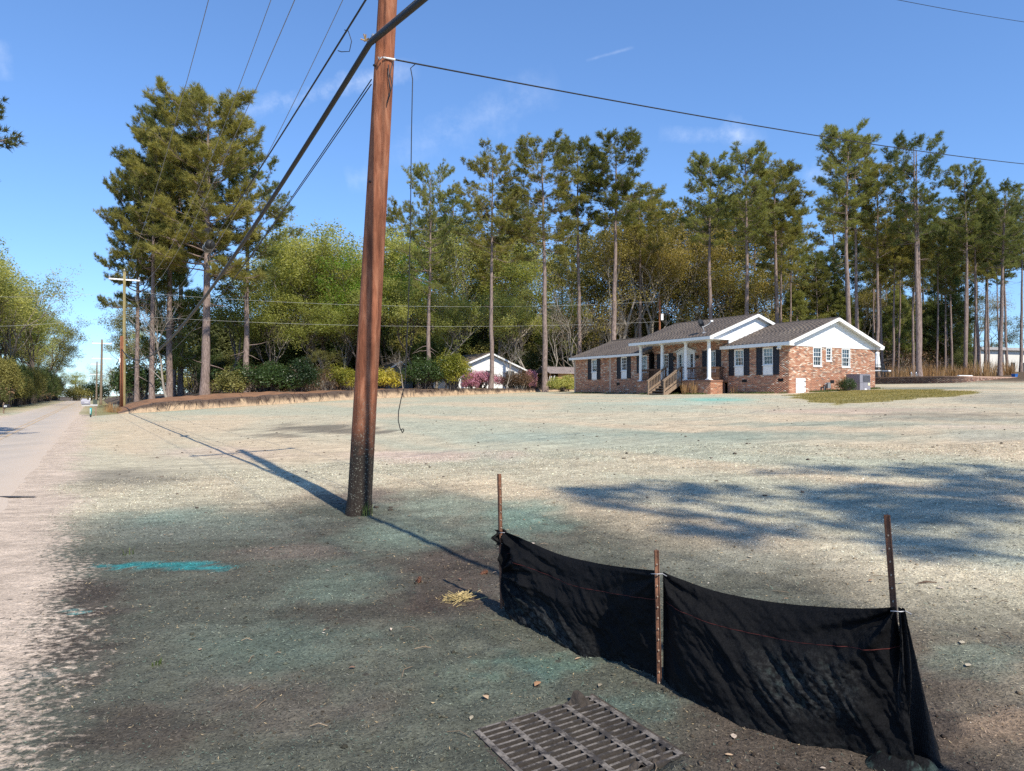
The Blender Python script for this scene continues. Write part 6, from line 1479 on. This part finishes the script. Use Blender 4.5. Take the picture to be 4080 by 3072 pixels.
gx, gy = np.meshgrid(np.linspace(-1, 1, 40), np.linspace(-1, 1, 30)); r_ = np.hypot(gx, gy); cb_ = ray(3600, 3045)
zz = .035 * np.clip(1 - r_ ** 2, 0, 1) ** .5 * (.6 + .8 * fbm(gx * 2.2, gy * 3.1, 3, 400)) + .05 * np.abs(np.sin(gx * 5 + gy * 3 + 2 * fbm(gx * 2, gy * 2, 2, 401))) * sstep(1.1, .5, r_) - .03
V = np.stack([cb_.x - FP1.x + gx.ravel() * .17, cb_.y - FP1.y + gy.ravel() * .12, float(surf(cb_.x, cb_.y)) - FP1.z + zz.ravel()], 1); ii = np.arange(V.shape[0]).reshape(gx.shape)
Fq = np.stack([ii[:-1, :-1].ravel(), ii[:-1, 1:].ravel(), ii[1:, 1:].ravel(), ii[1:, :-1].ravel()], 1)
nzc = fbm(gx * 7, gy * 6, 3, 402); link('bunched_hem', np_mesh('bunched_hem', V, Fq, FAB, True, {'col': (np.array((.009, .009, .0095)) + sstep(.60, .68, nzc)[..., None] * np.array((.02, .035, .03))).reshape(-1, 3)}), fence)
gx, gy = np.meshgrid(np.linspace(-1, 1, 10), np.linspace(0, 1, 16)); V = np.stack([np.full(gx.size, -.03) + gx.ravel() * .035 + .02 * np.sin(gy.ravel() * 9), gx.ravel() * .02 + .01 * np.sin(gx.ravel() * 6), L1(top1[0]).z + .0 - gy.ravel() * .11 + .01], 1); ii = np.arange(V.shape[0]).reshape(gx.shape)
link('torn_flap', np_mesh('torn_flap', V, np.stack([ii[:-1, :-1].ravel(), ii[:-1, 1:].ravel(), ii[1:, 1:].ravel(), ii[1:, :-1].ravel()], 1), FAB, True, {'col': np.full((V.shape[0], 3), .013)}), fence)
for p in (top1[-1], top1[0], top2[-1]): c = L1(p) + Vector((0, -.02, -.012)); MB().tube([c + Vector((-.03, 0, 0)), c + Vector((0, -.022, .004)), c + Vector((.03, 0, 0)), c + Vector((.05, -.01, -.01))], .0025, 5).build('tie_wire', GREYM, fence, True)

# ------------------------------------------------------------------ storm drain grate
gA, gB, gC = ray(1897, 2906), ray(2351, 2772), ray(2748, 2990)
gu, gv = (gB - gA), (gC - gB); gu.z = gv.z = 0; Lu, Lv = gu.length, gv.length; gu.normalize(); gv.normalize(); gv = (gv - gu * gv.dot(gu)).normalized()
zA, zB, zC = (float(surf(p.x, p.y)) for p in (gA, gB, gC)); gz = zA - .006
IRON, nt, b = newmat('cast_iron_caked'); v = objvec(nt); n1 = noise(nt, 14, 5, .75, v); n2 = noise(nt, 60, 3, .7, v)
gn = nnode(nt, 'ShaderNodeNewGeometry'); gs = nnode(nt, 'ShaderNodeSeparateXYZ'); nt.links.new(gn.outputs['True Normal'], gs.inputs[0])
c = mixc(nt, (.040, .033, .028), (.185, .16, .135), mathn(nt, 'MULTIPLY', ramp(nt, n1, [(.44, 0.0), (.56, 1.0)]), mathn(nt, 'GREATER_THAN', gs.outputs[2], .7)))   # dried silt lies on the upper faces
nt.links.new(mixc(nt, c, ramp(nt, n2, [(.3, .7), (.7, 1.25)]), 1.0, 'MULTIPLY'), b.inputs['Base Color']); b.inputs['Roughness'].default_value = .85; bump(nt, b, n2, .6, .006)
MUDM = plain('wet_mud', (.028, .023, .019), .7, .4, 20, .8, 40)
grate = empty('drain_grate', (gA.x, gA.y, gz), math.atan2(gu.y, gu.x), 'mud-caked iron storm drain grate set in the ground before the silt fence', 'drain grate')
sg = -1 if (Matrix.Rotation(-math.atan2(gu.y, gu.x), 3, 'Z') @ gv).y < 0 else 1
grate.rotation_euler = (math.atan2((zC - zB), Lv) * sg, -math.atan2(zB - zA, Lu), math.atan2(gu.y, gu.x))
def gb_(x0, x1, y0, y1, z0, z1): return MB().box(x0, x1, min(sg * y0, sg * y1), max(sg * y0, sg * y1), z0, z1)
gb_(.0, Lu, 0, Lv, -.06, -.030).build('silt_bed', MUDM, grate)
for i in range(5):
    x = Lu * i / 4; gb_(x - .014, x + .014, 0.0, Lv, -.030, .013).build('cross_rib', IRON, grate)
nb_ = 15
for i in range(nb_ + 1):
    y = Lv * i / nb_
    for k in range(4): gb_(Lu * k / 4 + .0142, Lu * (k + 1) / 4 - .0142, y - .0065, y + .0065, -.030, .014).build('bar', IRON, grate)
gx, gy = np.meshgrid(np.linspace(.0, Lu, 70), np.linspace(0, Lv, 80)); hz = -.034 + .085 * sstep(.50, .80, fbm(gx * 5.5 + 1, gy * 5.5, 4, 801)) + .010 * fbm(gx * 40, gy * 40, 3, 802) + .03 * sstep(.12, .0, np.minimum(np.minimum(gx, Lu - gx), np.minimum(gy, Lv - gy))) * fbm(gx * 14, gy * 14, 3, 803)
ii = np.arange(gx.size).reshape(gx.shape); V = np.stack([gx.ravel(), sg * gy.ravel(), hz.ravel()], 1); fq = np.stack([ii[:-1, :-1].ravel(), ii[:-1, 1:].ravel(), ii[1:, 1:].ravel(), ii[1:, :-1].ravel()], 1)
link('packed_silt', np_mesh('packed_silt', V, fq if sg > 0 else fq[:, ::-1], plain('packed_silt', (.062, .05, .040), .95, .4, 18, .9, 60), True), grate)
for (x0, x1, y0, y1) in ((-.035, -.0145, -.03, Lv + .03), (Lu + .0145, Lu + .035, -.03, Lv + .03)): gb_(x0, x1, y0, y1, -.05, .006).build('frame_edge', bpy.data.materials['packed_silt'], grate)

# ------------------------------------------------------------------ loose mulch fibres, crumbs and litter on the ground
rng = np.random.default_rng(100)
def near_points(n, r0, r1, p=1.0):
    r = (r0 ** (2 - p) + rng.random(n) * (r1 ** (2 - p) - r0 ** (2 - p))) ** (1 / (2 - p)); a = rng.uniform(-.80, .80, n); return np.sin(a) * r, np.cos(a) * r
n = 270000; x, y = near_points(n, 1.6, 15, 1.35); u, v_ = xy2uv(x, y)
keep = rng.random(n) > dust_cover(x, y) * 2.0 - .45
gq = np.stack([x - gA.x, y - gA.y], 1); ga_ = gq @ np.array((gu.x, gu.y)); gb2 = gq @ np.array((gv.x, gv.y))
keep &= ~((ga_ > -.03) & (ga_ < Lu + .03) & (gb2 > -.03) & (gb2 < Lv + .03) & (rng.random(n) > .12))
x, y = x[keep], y[keep]; n = len(x); r = np.hypot(x, y)
z = surf(x, y); c = ground_color(x, y)
l = rng.uniform(.010, .030, n) * np.interp(r, [2, 6, 15], [.62, 1.0, 1.9]); w = l * rng.uniform(.16, .42, n); a = rng.uniform(0, 6.283, n); tilt = rng.normal(0, .35, n); lift = rng.uniform(.001, .007, n)
d = np.stack([np.cos(a) * np.cos(tilt), np.sin(a) * np.cos(tilt), np.sin(tilt)], 1); s = np.stack([-np.sin(a), np.cos(a), rng.normal(0, .5, n)], 1) * (w * .5)[:, None]
o = np.stack([x, y, z + lift], 1); V = np.stack([o - d * (l * .5)[:, None], o + s, o + d * (l * .5)[:, None] + np.array((0, 0, .002))], 1)
V = V.reshape(-1, 3); k = rng.random(n); col = c * rng.uniform(.35, 2.3, (n, 1))
col[k < .055] = np.array((.34, .26, .15)) * rng.uniform(.6, 1.3, ((k < .055).sum(), 1)); sel = (k > .055) & (k < .20); col[sel] = c[sel] * .35
sel = k > .90; col[sel] = c[sel] * .6 + np.array((.055, .10, .078)); col[k > .998] = (.5, .46, .4)
kind(link('mulch_fibres', np_mesh('mulch_fibres', V, np.arange(len(V)).reshape(-1, 3), attrmat('mulch_fibre', 'col', .9, .1, 50), False, {'col': np.repeat(np.clip(col, .005, .8), 3, 0)})), 'stuff')
# crumbs and clods
t_ = (1 + 5 ** .5) / 2; ico = unit(np.array([(-1, t_, 0), (1, t_, 0), (-1, -t_, 0), (1, -t_, 0), (0, -1, t_), (0, 1, t_), (0, -1, -t_), (0, 1, -t_), (t_, 0, -1), (t_, 0, 1), (-t_, 0, -1), (-t_, 0, 1)], float))
icf = np.array([(0, 11, 5), (0, 5, 1), (0, 1, 7), (0, 7, 10), (0, 10, 11), (1, 5, 9), (5, 11, 4), (11, 10, 2), (10, 7, 6), (7, 1, 8), (3, 9, 4), (3, 4, 2), (3, 2, 6), (3, 6, 8), (3, 8, 9), (4, 9, 5), (2, 4, 11), (6, 2, 10), (8, 6, 7), (9, 8, 1)])
def clods(n, r0, r1, s0, s1, p, colfn, vmin=.4):
    x, y = near_points(n, r0, r1, p); u, v_ = xy2uv(x, y); q_ = (v_ > vmin) & (u < BANK_U - 1) & (v_ < 33); x, y = x[q_], y[q_]; n = len(x)
    sz = s0 * (s1 / s0) ** (rng.random(n) ** 2.2); P = ico[None] * rng.uniform(.65, 1.25, (n, 12, 1)) * sz[:, None, None] * np.array((1, 1, .62)); a = rng.uniform(0, 6.28, n); ca_, sa_ = np.cos(a)[:, None], np.sin(a)[:, None]
    P = np.stack([P[..., 0] * ca_ * 1.3 - P[..., 1] * sa_, P[..., 0] * sa_ * 1.3 + P[..., 1] * ca_, P[..., 2]], -1) + np.stack([x, y, surf(x, y) + sz * .25], 1)[:, None]
    return P.reshape(-1, 3), (icf[None] + (np.arange(n) * 12)[:, None, None]).reshape(-1, 3), np.repeat(colfn(x, y, n), 12, 0)
A1 = clods(2300, 2.0, 9, .004, .015, 1.0, lambda x, y, n: ground_color(x, y) * rng.uniform(.35, 1.1, (n, 1)) * np.array((1.05, .95, .88)))
A2 = clods(2600, 9, 50, .006, .034, .8, lambda x, y, n: np.array((.12, .095, .075)) * rng.uniform(.5, 1.6, (n, 1)))
n1 = len(A1[0]); kind(link('soil_crumbs', np_mesh('soil_crumbs', np.concatenate([A1[0], A2[0]]), np.concatenate([A1[1], A2[1] + n1]), attrmat('soil_crumb', 'col', .95, .3, 90, .8), False, {'col': np.clip(np.concatenate([A1[2], A2[2]]), .01, .6)})), 'stuff')
# dry leaves, twigs and chips
lv, lf, lc = [], [], []
for i in range(120):
    a_ = rng.uniform(-.7, .7); r_ = rng.uniform(2.2, 9); x0, y0 = math.sin(a_) * r_, math.cos(a_) * r_
    if xy2uv(x0, y0)[1] < .5: continue
    z0 = float(surf(x0, y0)) + .008; t = rng.uniform(0, 6.28); l_ = rng.uniform(.010, .032); w_ = l_ * rng.uniform(.3, .6); d_ = np.array((math.cos(t), math.sin(t), 0)); s_ = np.array((-math.sin(t), math.cos(t), 0)); k = len(lv)
    o_ = np.array((x0, y0, z0)); cu = rng.uniform(0, .012)
    lv += [o_ - d_ * l_, o_ - d_ * l_ * .3 + s_ * w_ + (0, 0, cu), o_ + d_ * l_ * .4 + s_ * w_ * .8 + (0, 0, cu), o_ + d_ * l_ + (0, 0, cu * .5), o_ + d_ * l_ * .4 - s_ * w_ * .8 + (0, 0, cu * .8), o_ - d_ * l_ * .3 - s_ * w_ + (0, 0, cu)]
    lf += [(k, k + 1, k + 5), (k + 1, k + 2, k + 5), (k + 2, k + 4, k + 5), (k + 2, k + 3, k + 4)]; cc_ = np.array(((.34, .19, .10), (.46, .32, .2), (.46, .37, .29), (.20, .11, .07), (.40, .34, .24))[int(rng.integers(5))]) * rng.uniform(.7, 1.2); lc += [cc_] * 6
kind(link('leaf_litter', np_mesh('leaf_litter', np.array(lv), np.array(lf), attrmat('dry_leaf', 'col', .8, .2, 30), False, {'col': np.clip(np.array(lc), 0, .8)})), 'stuff')
m = MB()
for i in range(120):
    a_ = rng.uniform(-.7, .7); r_ = rng.uniform(2.2, 8); x0, y0 = math.sin(a_) * r_, math.cos(a_) * r_
    if xy2uv(x0, y0)[1] < .5: continue
    t = rng.uniform(0, 6.28); l_ = rng.uniform(.03, .13); z0 = float(surf(x0, y0)) + .006; b_ = rng.normal(0, .25)
    m.tube([(x0, y0, z0), (x0 + math.cos(t) * l_ / 2, y0 + math.sin(t) * l_ / 2, z0 + rng.uniform(.004, .02)), (x0 + math.cos(t + b_) * l_, y0 + math.sin(t + b_) * l_, z0 + rng.uniform(-.002, .012))], rng.uniform(.0012, .003), 4)
kind(m.build('twigs', plain('dry_twig', (.20, .15, .10), .9, .5, 4)), 'stuff')
# pine cones, straw, chips that stand out
CONE = plain('pine_cone', (.19, .085, .05), .8, .35, 20)
def pine_cone(px, py, size, tilt, label):
    p = ray(px, py); p.z = float(surf(p.x, p.y)) + size * .35; e = empty('pine_cone', p, .7, label, 'pine cone'); ax_ = Vector((math.cos(tilt), 0, math.sin(tilt)))
    MB().tube([ax_ * -size, ax_ * -size * .4, ax_ * size * .4, ax_ * size], [size * .2, size * .42, size * .36, size * .08], 8).build('core', CONE, e, True); m = MB(); rot = ax_.to_track_quat('Z', 'Y')
    for i in range(46):
        t = i / 46; a_ = i * 2.4; rr = size * (.2 + .5 * math.sin(math.pi * (.15 + .8 * t))); z_ = size * (-.95 + 1.85 * t); c = Vector((math.cos(a_), math.sin(a_), 0)); s_ = Vector((-math.sin(a_), math.cos(a_), 0)); w_ = size * .22
        q = [c * rr * .3 + Vector((0, 0, z_)), c * rr + s_ * w_ + Vector((0, 0, z_ + size * .16)), c * rr * 1.12 + Vector((0, 0, z_ + size * .22)), c * rr - s_ * w_ + Vector((0, 0, z_ + size * .16))]; m.add([rot @ k for k in q], [(0, 1, 2, 3)])
    m.build('scales', CONE, e)
pine_cone(1670, 2322, .035, 1.2, 'reddish-brown cone standing upright on the mulch left of the straw tuft'); pine_cone(1928, 2288, .036, .2, 'dark pine cone lying in the cable shadow near the first stake')
STRW = plain('dry_straw', (.50, .38, .17), .8, .3, 20)
p = ray(1828, 2388); stw = MB()
for i in range(190):
    t = rng.uniform(0, 6.28); r_ = abs(rng.normal(0, .055)); x0, y0 = math.cos(t) * r_ * 1.4, math.sin(t) * r_; z0 = float(surf(p.x + x0, p.y + y0)) - p.z; a_ = rng.normal(0, .7) + (0 if rng.random() < .7 else 3.1); l_ = rng.uniform(.03, .09); h_ = rng.uniform(.0, .035) * max(0, 1 - r_ / .15)
    stw.tube([(x0, y0, z0 + h_), (x0 + math.cos(a_) * l_, y0 + math.sin(a_) * l_, z0 + h_ + rng.uniform(-.008, .03))], .0016, 3)
tag(kind(stw.build('straw_tuft', STRW, None, False, p), 'stuff'), 'small tuft of pale dry straw on the mulch left of the first stake', 'straw')
def blades(name, P, n, rad, h, mat, label=None, cat=None, lean=.5, w=.006):
    m = MB()
    for i in range(n):
        t = rng.uniform(0, 6.28); r_ = rad * rng.random() ** .5; x0, y0 = math.cos(t) * r_, math.sin(t) * r_; z0 = float(surf(P.x + x0, P.y + y0)) - P.z - .01; a_ = rng.uniform(0, 6.28); hh = h * rng.uniform(.45, 1.1); b_ = lean * rng.uniform(.2, 1) * hh; s_ = Vector((-math.sin(a_), math.cos(a_), 0)) * w
        d_ = Vector((math.cos(a_), math.sin(a_), 0)); p0 = Vector((x0, y0, z0)); p1 = p0 + Vector((0, 0, hh * .6)) + d_ * b_ * .35; p2 = p0 + Vector((0, 0, hh * .92)) + d_ * b_
        k = len(m.v); m.v += [tuple(p0 - s_), tuple(p0 + s_), tuple(p1 + s_ * .8), tuple(p1 - s_ * .8), tuple(p2)]; m.f += [(k, k + 1, k + 2, k + 3), (k + 3, k + 2, k + 4)]
    o = m.build(name, mat, None, False, P)
    return tag(o, label, cat) if label else o
GRN = leafmat('grass_green', (.10, .135, .045), (.20, .225, .085), .4, 6.0)
for (px, py, n_, r_, h_, lb) in ((1462, 2052, 26, .07, .20, 'green grass tuft at the right foot of the brown pole'), (1395, 2046, 9, .05, .13, 'few grass blades at the left foot of the brown pole'), (630, 2640, 8, .03, .05, 'tiny green seedling in the mulch far left of the grate'), (515, 2205, 8, .06, .09, 'thin grass wisps beyond the turquoise spill')):
    q = ray(px, py); q.z = float(surf(q.x, q.y)); blades('grass_tuft', q, n_, r_, h_, GRN, lb, 'grass')
q = ray(3465, 2330); q.z = float(surf(q.x, q.y)) + .01
tag(MB().tube([(-.09, 0, 0), (-.02, .01, .012), (.05, 0, .008)], [.006, .008, .003], 5).build('stick', plain('brown_stick', (.12, .08, .055), .9), None, True, ray(3700, 2330) + Vector((0, 0, .012))), 'short brown stick on the mulch right of the last stake', 'stick')
# mud clod on the grate
q = ray(2165, 2845); gx, gy = np.meshgrid(np.linspace(-1, 1, 26), np.linspace(-1, 1, 20)); P_ = np.stack([gx.ravel() * .075, gy.ravel() * .05, (np.clip(1.05 - np.hypot(gx, gy), -.2, 1) * .035 * (.4 + 1.3 * fbm(gx * 2.6, gy * 2.6, 4, 77))).ravel() - .006], 1); ii = np.arange(P_.shape[0]).reshape(gx.shape)
tag(link('mud_clod', np_mesh('mud_clod', P_, np.stack([ii[:-1, :-1].ravel(), ii[:-1, 1:].ravel(), ii[1:, 1:].ravel(), ii[1:, :-1].ravel()], 1), MUDM, True), None, (q.x, q.y, float(surf(q.x, q.y)) + .018)), 'lump of wet mud and debris sitting on the drain grate', 'mud clod')

# ------------------------------------------------------------------ lawn, weeds and tall dry grass
def grass_field(name, pts, h, mat, w=.008, lean=.5):
    x, y = pts[:, 0], pts[:, 1]; n = len(x); z = surf(x, y) - .01; a = rng.uniform(0, 6.28, n); hh = h * rng.uniform(.5, 1.25, n); d = np.stack([np.cos(a), np.sin(a), np.zeros(n)], 1); s = np.stack([-np.sin(a), np.cos(a), np.zeros(n)], 1) * w
    o = np.stack([x, y, z], 1); tip = o + d * (lean * hh * rng.random(n))[:, None] + np.array((0, 0, 1)) * hh[:, None]; V = np.stack([o - s, o + s, tip], 1).reshape(-1, 3)
    return kind(link(name, np_mesh(name, V, np.arange(len(V)).reshape(-1, 3), mat)), 'stuff')
lp_ = np.array([tuple(p) for p in LAWN_POLY]); lo_, hi_ = lp_.min(0), lp_.max(0); q = rng.uniform(lo_ - 1, hi_ + 1, (90000, 2))
q = q[in_poly(q[:, 0] + 1.6 * (fbm(q[:, 0] * .9, q[:, 1] * .9, 4, 21) - .5), q[:, 1] + 2.2 * (fbm(q[:, 0] * .7, q[:, 1] * .7, 4, 66) - .5), LAWN_POLY)]
hl = np.array([tuple((HM.inverted() @ Vector((a_, b_, 0))).xy) for a_, b_ in q]); q = q[~((hl[:, 0] < LX + .1) & (hl[:, 1] > -.1))]
grass_field('lawn_grass', q, .055, leafmat('dormant_lawn', (.16, .145, .04), (.40, .315, .11), .4, .9), .011, .9)
wl_ = []
for i in range(5200):
    s = rng.uniform(0, 21.4); yy = -.12 - abs(rng.normal(0, .3)); yy -= .35 if 11.8 < 21.4 - (21.4 - s) < 0 else 0
    if 9.5 < s < 16.8: yy -= 1.5
    elif 5.2 < s < 9.6: yy -= .35
    if float(vnoise(np.array(s * 1.3), np.array(0.), 3)) < .42: continue
    p = HW(s, yy, 0); wl_.append((p.x, p.y))
for i in range(2600): p = HW(LX + .1 + abs(rng.normal(0, .25)), rng.uniform(1.6, 8.3), 0); wl_.append((p.x, p.y))
grass_field('foundation_weeds', np.array(wl_), .13, GRN, .012, .7)
DRY = leafmat('broom_sedge', (.33, .185, .085), (.50, .33, .17), .35, 1.5)
def sedge(P, n, rad, h, label):
    m = MB(); zb_ = P.z
    for i in range(n):
        t = rng.uniform(0, 6.28); r_ = rad * rng.random(); x0, y0 = math.cos(t) * r_, math.sin(t) * r_; hh = h * rng.uniform(.5, 1.1); a_ = t + rng.normal(0, .5); b_ = hh * rng.uniform(.05, .4); s_ = Vector((-math.sin(a_), math.cos(a_), 0)) * .012; d_ = Vector((math.cos(a_), math.sin(a_), 0)); p0 = Vector((x0, y0, -.03)); p1 = p0 + Vector((0, 0, hh * .6)) + d_ * b_ * .4; p2 = p0 + Vector((0, 0, hh)) + d_ * b_; k = len(m.v)
        m.v += [tuple(p0 - s_), tuple(p0 + s_), tuple(p1 + s_), tuple(p1 - s_), tuple(p2)]; m.f += [(k, k + 1, k + 2, k + 3), (k + 3, k + 2, k + 4)]
    return tag(m.build('broom_sedge', DRY, None, False, P), label, 'dry grass', 'dry broom sedge clumps')
for (xl, yl, h_, n_, lb) in ((14.75, -1.85, .85, 60, 'tan dry grass clump against the porch wall right of the stairs'), (15.5, -1.75, .95, 50, 'second tan grass clump against the porch wall, nearer the corner pier'), (17.6, -.35, .6, 26, 'thin dry weed at the brick wall just past the porch')):
    p = HW(xl, yl, 0); p.z = float(surf(p.x, p.y)); sedge(p, n_, .22, h_, lb)
for i in range(22):
    px = 3530 + i * 24 + rw.uniform(-10, 10); p = stand(px, rw.uniform(60.5, 64)); p.z = max(p.z, 2.75); sedge(p, 70, .7, rw.uniform(1.1, 1.7), 'tall rusty dry grass along the wood edge behind the pool, ' + ORD[i] + ' clump')
for i in range(7):
    u = 64 + i * 1.6; x, y = uv2xy(u, 1.2 + rw.uniform(-.3, .6)); sedge(Vector((x, y, float(land_z(x, y)))), 60, .45, rw.uniform(.5, .9), 'tan dry grass on the verge by the crossarm pole, ' + ORD[i] + ' clump down the road')
